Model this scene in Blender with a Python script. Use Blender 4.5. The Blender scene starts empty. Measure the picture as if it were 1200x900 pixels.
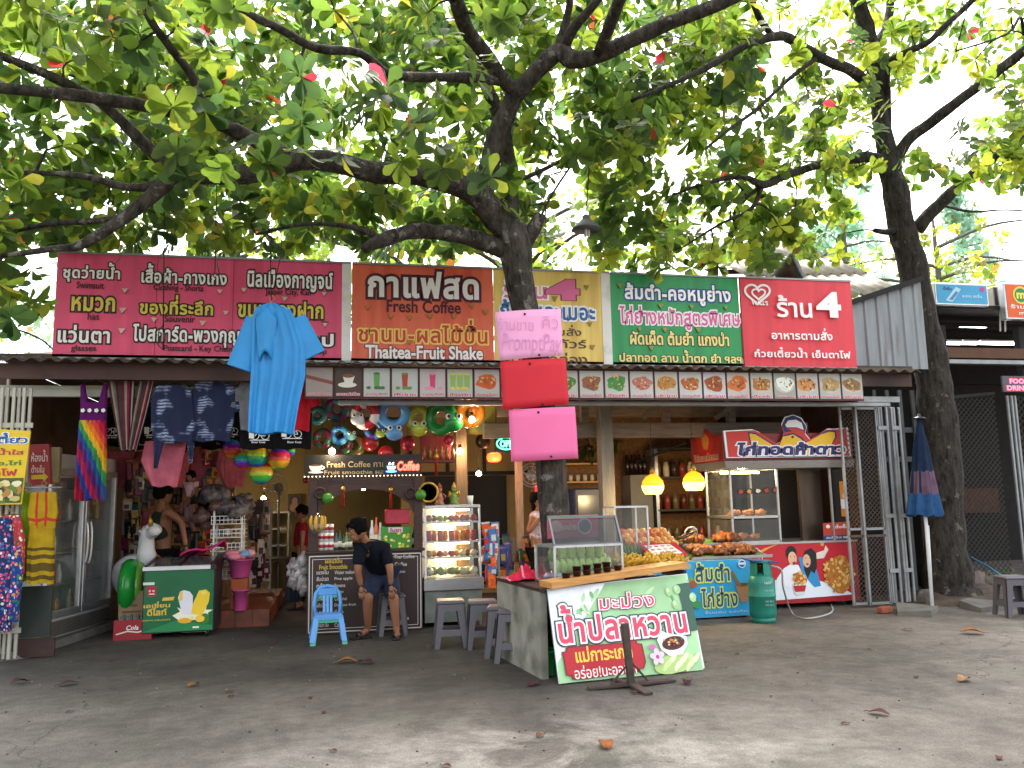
import bpy, math, random
import numpy as np
from mathutils import Vector, Matrix, noise
from mathutils.geometry import delaunay_2d_cdt

random.seed(7)
R = math.radians
PI = math.pi
sc = bpy.context.scene
col = sc.collection

# ---------------------------------------------------------------- camera
CAM = Vector((0, 0, 1.45))
FPX = 971.0                      # focal length, in pixels of the 1200 px wide photo
tilt, yaw, roll = R(8), R(12), R(1.2)
f0 = Vector((math.sin(yaw), math.cos(yaw), 0)); r0 = Vector((math.cos(yaw), -math.sin(yaw), 0))
FWD = f0 * math.cos(tilt) + Vector((0, 0, math.sin(tilt)))
u0 = r0.cross(FWD)
RGT = r0 * math.cos(roll) - u0 * math.sin(roll)
UPV = u0 * math.cos(roll) + r0 * math.sin(roll)
cd = bpy.data.cameras.new('camera'); cam = bpy.data.objects.new('camera', cd); col.objects.link(cam)
cd.sensor_width = 36; cd.lens = 36 * FPX / 1200; cd.clip_end = 500; cd.clip_start = 0.05
cam.matrix_world = Matrix.Translation(CAM) @ Matrix((RGT, UPV, -FWD)).transposed().to_4x4()
sc.camera = cam

# ---------------------------------------------------------------- sky, sun, exposure
SUN_EL, SUN_AZ = R(58), R(20)    # high, slightly right of straight ahead, softened by cloud
world = bpy.data.worlds.new('World'); sc.world = world; world.use_nodes = True
wn = world.node_tree; wn.nodes.clear()
sky = wn.nodes.new('ShaderNodeTexSky'); sky.sky_type = 'NISHITA'; sky.sun_disc = False
sky.sun_elevation = SUN_EL; sky.sun_rotation = SUN_AZ; sky.dust_density = 4; sky.air_density = 1.2; sky.ozone_density = 0.6
hs = wn.nodes.new('ShaderNodeHueSaturation'); hs.inputs['Saturation'].default_value = 0.22; hs.inputs['Value'].default_value = 1.0
bg = wn.nodes.new('ShaderNodeBackground'); bg.inputs['Strength'].default_value = 0.15
wo = wn.nodes.new('ShaderNodeOutputWorld')
wn.links.new(sky.outputs[0], hs.inputs['Color']); wn.links.new(hs.outputs[0], bg.inputs['Color']); wn.links.new(bg.outputs[0], wo.inputs[0])
sl = bpy.data.lights.new('sun', 'SUN'); sl.energy = 1.2; sl.angle = R(28); sl.color = (1, 0.96, 0.88)
so = bpy.data.objects.new('sun', sl); col.objects.link(so)
sd = Vector((math.sin(SUN_AZ) * math.cos(SUN_EL), math.cos(SUN_AZ) * math.cos(SUN_EL), math.sin(SUN_EL)))
so.rotation_euler = sd.to_track_quat('Z', 'Y').to_euler(); so.location = sd * 60
sc.view_settings.view_transform = 'Standard'; sc.view_settings.look = 'None'
sc.view_settings.gamma = 1; sc.view_settings.use_curve_mapping = False
sc.view_settings.exposure = 2.4
sc.render.engine = 'CYCLES'
cy = sc.cycles
cy.use_denoising = True; cy.max_bounces = 7; cy.diffuse_bounces = 4; cy.glossy_bounces = 3; cy.transmission_bounces = 5
cy.transparent_max_bounces = 8; cy.caustics_reflective = False; cy.caustics_refractive = False; cy.sample_clamp_indirect = 6

# ---------------------------------------------------------------- pixel of the photo -> point of the place
def ray(x, y): return FWD + RGT * ((x - 600) / FPX) - UPV * ((y - 450) / FPX)
def at(x, y, Y):                 # on the vertical plane y = Y
    d = ray(x, y); return CAM + d * (Y / d.y)
def gnd(x, y, z=0):              # on the ground
    d = ray(x, y); return CAM + d * ((z - CAM.z) / d.z)
def mpp(x, y, Y):                # metres per photo pixel there
    return (at(x, y, Y) - CAM).dot(FWD) / FPX

# ---------------------------------------------------------------- materials
def lin(h):
    if not isinstance(h, str): return h
    h = h.lstrip('#'); o = []
    for i in (0, 2, 4):
        c = int(h[i:i + 2], 16) / 255
        o.append(c / 12.92 if c <= 0.04045 else ((c + 0.055) / 1.055) ** 2.4)
    return tuple(o)
MATS = {}
def mat(name, c, rough=0.6, metal=0.0, var=0.12, scale=7.0, bump=0.0, bscale=40.0, spec=0.4, dirt=None, dscale=2.5, dthr=0.55, stretch=None):
    """Principled material: base colour broken by noise, optional dirt blotches and bump."""
    if name in MATS: return MATS[name]
    c = lin(c)
    m = bpy.data.materials.new(name); m.use_nodes = True; MATS[name] = m
    nt = m.node_tree; N = nt.nodes; L = nt.links; b = N['Principled BSDF']
    b.inputs['Roughness'].default_value = rough; b.inputs['Metallic'].default_value = metal
    b.inputs['Specular IOR Level'].default_value = spec
    tc = N.new('ShaderNodeTexCoord'); src = tc.outputs['Object']
    if stretch:
        mp = N.new('ShaderNodeMapping'); mp.inputs['Scale'].default_value = stretch; L.new(src, mp.inputs[0]); src = mp.outputs[0]
    nz = N.new('ShaderNodeTexNoise'); nz.inputs['Scale'].default_value = scale; nz.inputs['Detail'].default_value = 5; L.new(src, nz.inputs['Vector'])
    rp = N.new('ShaderNodeValToRGB'); L.new(nz.outputs[0], rp.inputs[0])
    rp.color_ramp.elements[0].position = 0.3; rp.color_ramp.elements[1].position = 0.7
    rp.color_ramp.elements[0].color = tuple(max(0, x * (1 - var)) for x in c) + (1,)
    rp.color_ramp.elements[1].color = tuple(min(1, x * (1 + var)) for x in c) + (1,)
    out = rp.outputs[0]
    if dirt:
        dz = N.new('ShaderNodeTexNoise'); dz.inputs['Scale'].default_value = dscale; dz.inputs['Detail'].default_value = 7; L.new(src, dz.inputs['Vector'])
        dr = N.new('ShaderNodeValToRGB'); dr.color_ramp.elements[0].position = dthr; dr.color_ramp.elements[1].position = dthr + 0.2
        L.new(dz.outputs[0], dr.inputs[0])
        mx = N.new('ShaderNodeMix'); mx.data_type = 'RGBA'; L.new(dr.outputs[0], mx.inputs[0]); L.new(out, mx.inputs[6])
        mx.inputs[7].default_value = lin(dirt) + (1,); out = mx.outputs[2]
    L.new(out, b.inputs['Base Color'])
    if bump:
        bz = N.new('ShaderNodeTexNoise'); bz.inputs['Scale'].default_value = bscale; bz.inputs['Detail'].default_value = 6; L.new(src, bz.inputs['Vector'])
        bp = N.new('ShaderNodeBump'); bp.inputs['Strength'].default_value = bump; bp.inputs['Distance'].default_value = 0.02
        L.new(bz.outputs[0], bp.inputs['Height']); L.new(bp.outputs[0], b.inputs['Normal'])
    return m
def ink(h, rough=0.5):           # printed colour on vinyl or paper
    return mat('ink_' + str(h), h, rough, var=0.07, scale=3)
def plastic(h, rough=0.35): return mat('plastic_' + h, h, rough, var=0.05, scale=4)
def cloth(h): return mat('cloth_' + h, h, 0.9, var=0.2, scale=9, bump=0.25, bscale=90, spec=0.15)
def glow(name, c, s):
    if name in MATS: return MATS[name]
    m = bpy.data.materials.new(name); m.use_nodes = True; MATS[name] = m
    b = m.node_tree.nodes['Principled BSDF']; b.inputs['Base Color'].default_value = lin(c) + (1,)
    b.inputs['Emission Color'].default_value = lin(c) + (1,); b.inputs['Emission Strength'].default_value = s
    return m
def glass(name='glass', c=(0.95, 0.97, 0.97), refl=0.12, op=0.06):
    if name in MATS: return MATS[name]
    m = bpy.data.materials.new(name); m.use_nodes = True; MATS[name] = m
    nt = m.node_tree; N = nt.nodes; L = nt.links; N.clear()
    o = N.new('ShaderNodeOutputMaterial'); t = N.new('ShaderNodeBsdfTransparent'); t.inputs[0].default_value = c + (1,)
    g = N.new('ShaderNodeBsdfGlossy'); g.inputs['Roughness'].default_value = 0.04
    d = N.new('ShaderNodeBsdfDiffuse'); d.inputs[0].default_value = (0.7, 0.72, 0.7, 1)
    fr = N.new('ShaderNodeFresnel'); fr.inputs[0].default_value = 1.45
    ad = N.new('ShaderNodeMath'); ad.operation = 'MULTIPLY_ADD'; ad.inputs[1].default_value = 0.4; ad.inputs[2].default_value = refl * 0.1
    L.new(fr.outputs[0], ad.inputs[0])
    nz = N.new('ShaderNodeTexNoise'); nz.inputs['Scale'].default_value = 6
    m1 = N.new('ShaderNodeMixShader'); m1.inputs[0].default_value = op; L.new(t.outputs[0], m1.inputs[1]); L.new(d.outputs[0], m1.inputs[2])
    ml = N.new('ShaderNodeMath'); ml.operation = 'MULTIPLY'; ml.inputs[1].default_value = op * 1.2; L.new(nz.outputs[0], ml.inputs[0]); L.new(ml.outputs[0], m1.inputs[0])
    m2 = N.new('ShaderNodeMixShader'); L.new(ad.outputs[0], m2.inputs[0]); L.new(m1.outputs[0], m2.inputs[1]); L.new(g.outputs[0], m2.inputs[2])
    L.new(m2.outputs[0], o.inputs[0])
    return m

# ---------------------------------------------------------------- mesh builder
class MB:
    def __init__(s): s.v = []; s.f = []; s.m = []; s.s = []; s.mats = []
    def mi(s, m):
        if m not in s.mats: s.mats.append(m)
        return s.mats.index(m)
    def add(s, vs, fs, m, smooth=False, M=None):
        b = len(s.v); k = s.mi(m)
        s.v.extend([(M @ Vector(p)) if M is not None else Vector(p) for p in vs])
        for f in fs: s.f.append(tuple(i + b for i in f)); s.m.append(k); s.s.append(smooth)
        return s
    def box(s, c, d, m, M=None, bev=0.0):
        x, y, z = c; a, b, e = d[0] / 2, d[1] / 2, d[2] / 2
        if bev <= 0:
            vs = [(x + i * a, y + j * b, z + k * e) for i in (-1, 1) for j in (-1, 1) for k in (-1, 1)]
            fs = [(0, 1, 3, 2), (4, 6, 7, 5), (0, 4, 5, 1), (2, 3, 7, 6), (0, 2, 6, 4), (1, 5, 7, 3)]
            return s.add(vs, fs, m, False, M)
        bev = min(bev, a * .9, b * .9, e * .9)
        vs = []; idx = {}
        for i in (-1, 1):
            for j in (-1, 1):
                for k in (-1, 1):
                    for ax in range(3):
                        p = [i * a, j * b, k * e]
                        for q in range(3):
                            if q != ax: p[q] -= (i, j, k)[q] * bev
                        idx[(i, j, k, ax)] = len(vs); vs.append((x + p[0], y + p[1], z + p[2]))
        fs = []
        for ax in range(3):
            o1, o2 = [q for q in range(3) if q != ax]
            for sg in (-1, 1):
                f = []
                for p, q in ((-1, -1), (1, -1), (1, 1), (-1, 1)):
                    k = [0, 0, 0]; k[ax] = sg; k[o1] = p; k[o2] = q; f.append(idx[tuple(k) + (ax,)])
                fs.append(tuple(f))
            for p in (-1, 1):
                for q in (-1, 1):
                    k0 = [0, 0, 0]; k0[ax] = -1; k0[o1] = p; k0[o2] = q; k1 = list(k0); k1[ax] = 1
                    fs.append((idx[tuple(k0) + (o1,)], idx[tuple(k0) + (o2,)], idx[tuple(k1) + (o2,)], idx[tuple(k1) + (o1,)]))
        for i in (-1, 1):
            for j in (-1, 1):
                for k in (-1, 1): fs.append(tuple(idx[(i, j, k, ax)] for ax in range(3)))
        return s.add(vs, fs, m, False, M)
    def hexa(s, p, m, M=None):       # bottom ring of 4 points, then top ring of 4
        return s.add(p, [(3, 2, 1, 0), (4, 5, 6, 7), (0, 1, 5, 4), (1, 2, 6, 5), (2, 3, 7, 6), (3, 0, 4, 7)], m, False, M)
    def beam(s, p, q, w, h, m, upv=(0, 0, 1)):   # rectangular bar from p to q
        p, q = Vector(p), Vector(q); d = (q - p).normalized(); uv = Vector(upv)
        if abs(d.dot(uv)) > .97: uv = Vector((0, 1, 0))
        sd = d.cross(uv).normalized() * (w / 2); uu = sd.cross(d).normalized() * (h / 2)
        return s.hexa([p - sd - uu, p + sd - uu, p + sd + uu, p - sd + uu, q - sd - uu, q + sd - uu, q + sd + uu, q - sd + uu], m)
    def tube(s, pts, r, m, n=8, closed=False, smooth=True, M=None):
        pts = [Vector(p) for p in pts]; k = len(pts); rs = r if isinstance(r, (list, tuple)) else [r] * k
        vs = []; fs = []; prev = None
        for i, p in enumerate(pts):
            if closed: d = pts[(i + 1) % k] - pts[i - 1]
            else: d = pts[min(i + 1, k - 1)] - pts[max(i - 1, 0)]
            if d.length < 1e-9: d = Vector((0, 0, 1))
            d.normalize()
            if prev is None:
                a = d.orthogonal().normalized()
            else:
                a = prev - d * prev.dot(d)
                a = a.normalized() if a.length > 1e-6 else d.orthogonal().normalized()
            prev = a; b = d.cross(a)
            for j in range(n):
                t = 2 * PI * j / n; vs.append(p + (a * math.cos(t) + b * math.sin(t)) * rs[i])
        for i in range(k if closed else k - 1):
            i2 = (i + 1) % k
            for j in range(n): fs.append((i * n + j, i * n + (j + 1) % n, i2 * n + (j + 1) % n, i2 * n + j))
        if not closed: fs += [tuple(range(n - 1, -1, -1)), tuple(range((k - 1) * n, k * n))]
        return s.add(vs, fs, m, smooth, M)
    def lathe(s, prof, m, n=18, M=None, smooth=True):
        vs = []; fs = []
        for r, z in prof:
            for j in range(n): t = 2 * PI * j / n; vs.append((r * math.cos(t), r * math.sin(t), z))
        for i in range(len(prof) - 1):
            for j in range(n): fs.append((i * n + j, i * n + (j + 1) % n, (i + 1) * n + (j + 1) % n, (i + 1) * n + j))
        if prof[0][0] > 1e-5: fs.append(tuple(range(n - 1, -1, -1)))
        if prof[-1][0] > 1e-5: fs.append(tuple(range((len(prof) - 1) * n, len(prof) * n)))
        return s.add(vs, fs, m, smooth, M)
    def ball(s, c, r, m, n=12, k=8, M=None, wob=0.0):
        rx, ry, rz = r if isinstance(r, (list, tuple)) else (r, r, r); vs = []; fs = []; c = Vector(c); sd = random.random() * 99
        for i in range(k + 1):
            ph = PI * i / k
            for j in range(n):
                t = 2 * PI * j / n; p = Vector((math.sin(ph) * math.cos(t), math.sin(ph) * math.sin(t), -math.cos(ph)))
                w = 1 + (wob * noise.noise(p * 1.7 + Vector((sd, 0, 0))) if wob else 0)
                vs.append(c + Vector((p.x * rx * w, p.y * ry * w, p.z * rz * w)))
        for i in range(k):
            for j in range(n): fs.append((i * n + j, i * n + (j + 1) % n, (i + 1) * n + (j + 1) % n, (i + 1) * n + j))
        return s.add(vs, fs, m, True, M)
    def torus(s, c, Rr, r, m, ax=(0, 1, 0), n=24, k=10, mfn=None, sq=1.0):
        c = Vector(c); ax = Vector(ax).normalized(); a = ax.orthogonal().normalized(); b = ax.cross(a); vs = []; fs = []
        for i in range(n):
            t = 2 * PI * i / n; d = a * math.cos(t) + b * math.sin(t)
            for j in range(k):
                p = 2 * PI * j / k; vs.append(c + d * (Rr + r * math.cos(p)) + ax * (r * sq * math.sin(p)))
        for i in range(n):
            for j in range(k): fs.append((i * k + j, ((i + 1) % n) * k + j, ((i + 1) % n) * k + (j + 1) % k, i * k + (j + 1) % k))
        if mfn is None: return s.add(vs, fs, m, True)
        b0 = len(s.v); s.v.extend(vs)
        for q, f in enumerate(fs): s.f.append(tuple(i + b0 for i in f)); s.m.append(s.mi(mfn(q // k))); s.s.append(True)
        return s
    def prism(s, poly, d, m, M=None):   # outline in the x-y plane, extruded to z = d
        n = len(poly); vs = [(p[0], p[1], 0) for p in poly] + [(p[0], p[1], d) for p in poly]
        fs = [tuple(range(n - 1, -1, -1)), tuple(range(n, 2 * n))] + [(i, (i + 1) % n, n + (i + 1) % n, n + i) for i in range(n)]
        return s.add(vs, fs, m, False, M)
    def sheet(s, fn, nu, nv, th, m, mfn=None, smooth=True):
        """closed thin sheet: fn(u, v) -> (point, normal); th thickness"""
        vs = []; fs = []; ms = []
        for sgn in (0, 1):
            for j in range(nv + 1):
                for i in range(nu + 1):
                    p, nn = fn(i / nu, j / nv); vs.append(Vector(p) - Vector(nn) * (th * sgn))
        W = nu + 1; B = W * (nv + 1)
        for j in range(nv):
            for i in range(nu):
                a = j * W + i; q = mfn((i + .5) / nu, (j + .5) / nv) if mfn else m
                fs.append((a, a + 1, a + W + 1, a + W)); ms.append(q)
                fs.append((B + a + W, B + a + W + 1, B + a + 1, B + a)); ms.append(q)
        rim = [j * W for j in range(nv + 1)] + [nv * W + i for i in range(1, W)] + [j * W + nu for j in range(nv - 1, -1, -1)] + [i for i in range(nu - 1, 0, -1)]
        for a, b in zip(rim, rim[1:] + rim[:1]): fs.append((a, b, B + b, B + a)); ms.append(m)
        b0 = len(s.v); s.v.extend(vs)
        for f, q in zip(fs, ms): s.f.append(tuple(i + b0 for i in f)); s.m.append(s.mi(q)); s.s.append(smooth)
        return s
    def build(s, name, parent=None, world=True):
        me = bpy.data.meshes.new(name); inv = None
        if parent is not None and world: inv = TM[parent.name].inverted()
        me.from_pydata([tuple(inv @ p) if inv else tuple(p) for p in s.v], [], s.f)
        for q in s.mats: me.materials.append(q)
        if s.f: me.polygons.foreach_set('material_index', s.m); me.polygons.foreach_set('use_smooth', s.s)
        me.update()
        o = bpy.data.objects.new(name, me); col.objects.link(o)
        if parent is not None: o.parent = parent; TM[o.name] = TM[parent.name].copy()
        else: TM[o.name] = Matrix.Identity(4)
        return o

TM = {}
def tag(o, label=None, cat=None, group=None, kind=None):
    if label: o['label'] = label
    if cat: o['category'] = cat
    if group: o['group'] = group
    if kind: o['kind'] = kind
    return o
def thing(name, label, cat, loc=(0, 0, 0), rz=0.0, group=None):
    o = bpy.data.objects.new(name, None); col.objects.link(o); o.empty_display_size = 0.1
    o.location = loc; o.rotation_euler = (0, 0, rz)
    TM[o.name] = Matrix.Translation(Vector(loc)) @ Matrix.Rotation(rz, 4, 'Z')
    return tag(o, label, cat, group)
def solo(mb, name, label, cat, group=None, base=None):   # a thing that is one mesh, origin moved to its base
    o = mb.build(name)
    if mb.v:
        c = Vector(base) if base else Vector((sum(p.x for p in mb.v) / len(mb.v), sum(p.y for p in mb.v) / len(mb.v), min(p.z for p in mb.v)))
        o.data.transform(Matrix.Translation(-c)); o.location = c; TM[o.name] = Matrix.Translation(c)
    return tag(o, label, cat, group)
def dup(root, loc, rz=None, label=None, group=None, scale=None):
    def cp(o, par):
        c = o.copy(); col.objects.link(c)
        if par is not None: c.parent = par
        for ch in [x for x in o.children]: cp(ch, c)
        return c
    r = cp(root, None); r.location = loc
    if rz is not None: r.rotation_euler = (0, 0, rz)
    if scale: r.scale = (scale,) * 3 if not isinstance(scale, tuple) else scale
    if label: r['label'] = label
    if group: r['group'] = group
    TM[r.name] = Matrix.Translation(Vector(loc)) @ Matrix.Rotation(r.rotation_euler.z, 4, 'Z')
    return r

# ---------------------------------------------------------------- lettering
_gl = {}
def _curves(body):
    c = bpy.data.curves.new('glyph', 'FONT'); c.body = body
    o = bpy.data.objects.new('glyph', c); col.objects.link(o)
    dg = bpy.context.evaluated_depsgraph_get(); cu = o.to_curve(dg); out = []
    for sp in cu.splines:
        bp = sp.bezier_points; n = len(bp); pts = []
        for i in range(n):
            a, b = bp[i], bp[(i + 1) % n]; p0, p1, p2, p3 = a.co, a.handle_right, b.handle_left, b.co
            ch = (p3 - p0).length; ln = (p1 - p0).length + (p2 - p1).length + (p3 - p2).length
            st = 1 if ln < ch * 1.004 + 1e-6 else (2 if ln < .12 else 3)
            for k in range(st):
                t = k / st; q = p0 * (1 - t) ** 3 + p1 * (3 * t * (1 - t) ** 2) + p2 * (3 * t * t * (1 - t)) + p3 * t ** 3
                if not pts or (Vector((q.x, q.y)) - pts[-1]).length > 1e-4: pts.append(Vector((q.x, q.y)))
        while len(pts) > 2 and (pts[0] - pts[-1]).length < 1e-4: pts.pop()
        if len(pts) > 2: out.append(pts)
    o.to_curve_clear(); bpy.data.objects.remove(o); bpy.data.curves.remove(c)
    return out
def _area(p): return sum(p[i - 1].x * p[i].y - p[i].x * p[i - 1].y for i in range(len(p))) / 2
_bar = min(p.x for p in _curves('|')[0])
def contours(ch):
    if ch not in _gl:
        cs = _curves(ch) if ch.strip() else []
        bar = _curves(ch + '|')[-1]; adv = min(p.x for p in bar) - _bar
        _gl[ch] = (cs, adv)
    return _gl[ch]
_fl = {}
def filled(ch, off):
    key = (ch, round(off, 3))
    if key in _fl: return _fl[key]
    cs, adv = contours(ch); vs, ts = [], []
    if cs:
        sg = 1 if _area(max(cs, key=lambda p: abs(_area(p)))) > 0 else -1
        loops = []
        for p in cs:
            n = len(p)
            if off:
                q = []
                for i in range(n):
                    d1 = (p[i] - p[i - 1]).normalized(); d2 = (p[(i + 1) % n] - p[i]).normalized()
                    n1 = Vector((d1.y, -d1.x)) * sg; n2 = Vector((d2.y, -d2.x)) * sg
                    k = max(1 + n1.dot(n2), .55); q.append(p[i] + (n1 + n2) * (off / k))
                loops.append(q)
            else: loops.append(p)
        pv, pe = [], []
        for p in loops:
            b = len(pv); pv += p; pe += [(b + i, b + (i + 1) % len(p)) for i in range(len(p))]
        try:
            r = delaunay_2d_cdt(pv, pe, [], 0, 1e-5)
            V = np.array([(p.x, p.y) for p in r[0]]); T = [t for t in r[2] if len(t) == 3]
            if T:
                C = V[np.array(T)].mean(axis=1); wn_ = np.zeros(len(T))
                for p in loops:
                    A = np.array([(q.x, q.y) for q in p]); Bq = np.roll(A, -1, axis=0)
                    for (x1, y1), (x2, y2) in zip(A, Bq):
                        cr = (x2 - x1) * (C[:, 1] - y1) - (C[:, 0] - x1) * (y2 - y1)
                        wn_ += ((y1 <= C[:, 1]) & (y2 > C[:, 1]) & (cr > 0)).astype(int) - ((y1 > C[:, 1]) & (y2 <= C[:, 1]) & (cr < 0)).astype(int)
                ts = [t for t, w in zip(T, wn_) if w * sg > 0]; vs = [Vector(p) for p in V]
        except Exception as e: print('glyph', ch, e)
    _fl[key] = (vs, ts); return _fl[key]
UPPER = 'ิีึืัํ็'; TONE = '่้๊๋์'; TALL = 'ปฝฟฬ'
def layout(s, sp=0.0):
    x = 0; out = []; base = ''
    for i, ch in enumerate(s):
        dx = dy = 0
        if ch in UPPER or ch in TONE:
            if base in TALL and base: dx = -0.09
            if ch in TONE:
                nx = s[i + 1] if i + 1 < len(s) else ''
                if (i and s[i - 1] in UPPER) or nx == 'ำ': dy = 0.26
                if ch == '์' and not (i and s[i - 1] in UPPER): dy = -0.02
            out.append((ch, x + dx - sp, dy)); continue
        if ch not in 'ุู': base = ch
        out.append((ch, x if ch not in 'ุู' else x - sp, 0))
        if ch not in 'ุู': x += contours(ch)[1] + sp
    return out
def text2d(s, off=0.0, sp=0.0):
    vs, ts = [], []
    for ch, x, y in layout(s, sp):
        v, t = filled(ch, off); b = len(vs)
        vs += [(p.x + x, p.y + y) for p in v]; ts += [tuple(i + b for i in q) for q in t]
    return vs, ts

class Art:
    """flat print on a plane: O origin, U right, V up; shapes may be placed by photo pixel"""
    def __init__(s, O, U, V, lift=0.002, step=0.0005):
        s.O = Vector(O); s.U = Vector(U).normalized(); s.V = Vector(V).normalized(); s.N = s.U.cross(s.V).normalized()
        s.V = s.N.cross(s.U).normalized(); s.n = lift; s.step = step; s.mb = MB()
    def uv(s, x, y):
        d = ray(x, y); t = (s.O - CAM).dot(s.N) / d.dot(s.N); p = CAM + d * t - s.O
        return (p.dot(s.U), p.dot(s.V))
    def w(s, u, v, n=0): return s.O + s.U * u + s.V * v + s.N * n
    def tris(s, vs, fs, m):
        s.mb.add([s.w(u, v, s.n) for u, v in vs], fs, m); s.n += s.step; return s
    def poly(s, pts, m, px=True):
        p = [s.uv(*q) if px else q for q in pts]
        if len(p) > 4 or True:
            r = delaunay_2d_cdt([Vector(q) for q in p], [], [list(range(len(p)))], 1, 1e-6)
            return s.tris([(q.x, q.y) for q in r[0]], [tuple(t) for t in r[2]], m)
    def rect(s, x0, y0, x1, y1, m, px=True): return s.poly([(x0, y1), (x1, y1), (x1, y0), (x0, y0)], m, px)
    def ell(s, x, y, rx, ry, m, px=True, n=18, rot=0, wob=0.0):
        pts = []; sd = random.random() * 50
        for i in range(n):
            t = 2 * PI * i / n; k = 1 + (wob * noise.noise((math.cos(t) * 1.5 + sd, math.sin(t) * 1.5, sd)) if wob else 0)
            a, b = rx * math.cos(t) * k, ry * math.sin(t) * k
            pts.append((x + a * math.cos(rot) - b * math.sin(rot), y + a * math.sin(rot) + b * math.cos(rot)))
        return s.poly(pts, m, px)
    def text(s, t, x0, y0, x1, y1, m, bold=0.015, out=(), px=True, sp=0.0, shear=0.0):
        """fit the lettering's own box into the given box (pixels of its left-top and right-bottom)"""
        base = text2d(t, bold, sp)[0]
        if not base: return s
        if not px: y0, y1 = min(y0, y1), max(y0, y1)
        bx0 = min(p[0] for p in base); bx1 = max(p[0] for p in base); by0 = min(p[1] for p in base); by1 = max(p[1] for p in base)
        if px:
            ym, xm = (y0 + y1) / 2, (x0 + x1) / 2; a = s.uv(x0, ym); b = s.uv(x1, ym); c0 = s.uv(xm, y1); c1 = s.uv(xm, y0)
            o = Vector((a[0], c0[1])); ex = Vector((b[0] - a[0], 0)); ey = Vector((0, c1[1] - c0[1]))
        else: o = Vector((x0, y0)); ex = Vector((x1 - x0, 0)); ey = Vector((0, y1 - y0))
        ex = ex / (bx1 - bx0); ey = ey / max(by1 - by0, 1e-4)
        if px: ex.y = 0; ey.x = 0
        for off, mm in list(out) + [(0, m)]:
            vs, ts = text2d(t, bold + off, sp)
            s.tris([tuple(o + ex * (p[0] - bx0 + shear * p[1]) + ey * (p[1] - by0)) for p in vs], ts, mm)
        return s
    def line(s, pts, wd, m, px=True):
        p = [Vector(s.uv(*q) if px else q) for q in pts]
        for a, b in zip(p, p[1:]):
            d = (b - a).normalized(); n = Vector((-d.y, d.x)) * wd / 2
            s.tris([tuple(a - n), tuple(b - n), tuple(b + n), tuple(a + n)], [(0, 1, 2, 3)], m)
        return s
    def build(s, name, parent): return s.mb.build(name, parent)

def light(name, loc, e, c=(1, .8, .55), r=0.03, parent=None):
    l = bpy.data.lights.new(name, 'POINT'); l.energy = e; l.color = c; l.shadow_soft_size = r
    o = bpy.data.objects.new(name, l); col.objects.link(o)
    if parent is not None: o.parent = parent; o.location = TM[parent.name].inverted() @ Vector(loc)
    else: o.location = loc
    return o

# common materials
STEEL = mat('brushed_steel', (.42, .42, .42), .32, .85, var=.15, scale=12, bump=.05, stretch=(1, 1, 12))
ALU = mat('aluminium', (.5, .51, .52), .38, .8, var=.12, scale=9)
GALV = mat('galvanised_metal', (.27, .28, .285), .5, .45, var=.18, scale=5, dirt='#5c5348', dscale=3, dthr=.6)
BLACKP = plastic('#141416'); WHITEP = plastic('#e6e6e2'); GREYP = plastic('#57545a', .5)
WOOD = mat('worn_wood', '#8a6844', .7, var=.3, scale=6, stretch=(1, 1, 8), bump=.2)
DWOOD = mat('dark_wood', '#3a2520', .55, var=.3, scale=6, stretch=(1, 1, 8))
PINE = mat('pine_plank', '#c08a4c', .55, var=.22, scale=5, stretch=(1, 8, 8))
BROWNF = mat('brown_painted_board', '#4a332d', .7, var=.18, scale=3, dirt='#2c2220', dscale=2)
DARKM = mat('dark_interior_metal', '#3a3836', .7, var=.2)
BLACKI = mat('black_paint', '#111010', .7)
WHITE = ink('#e8e6e4'); BLACK = ink('#1c1418'); GLASS = glass()
def W(p): return tuple(p)
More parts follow.
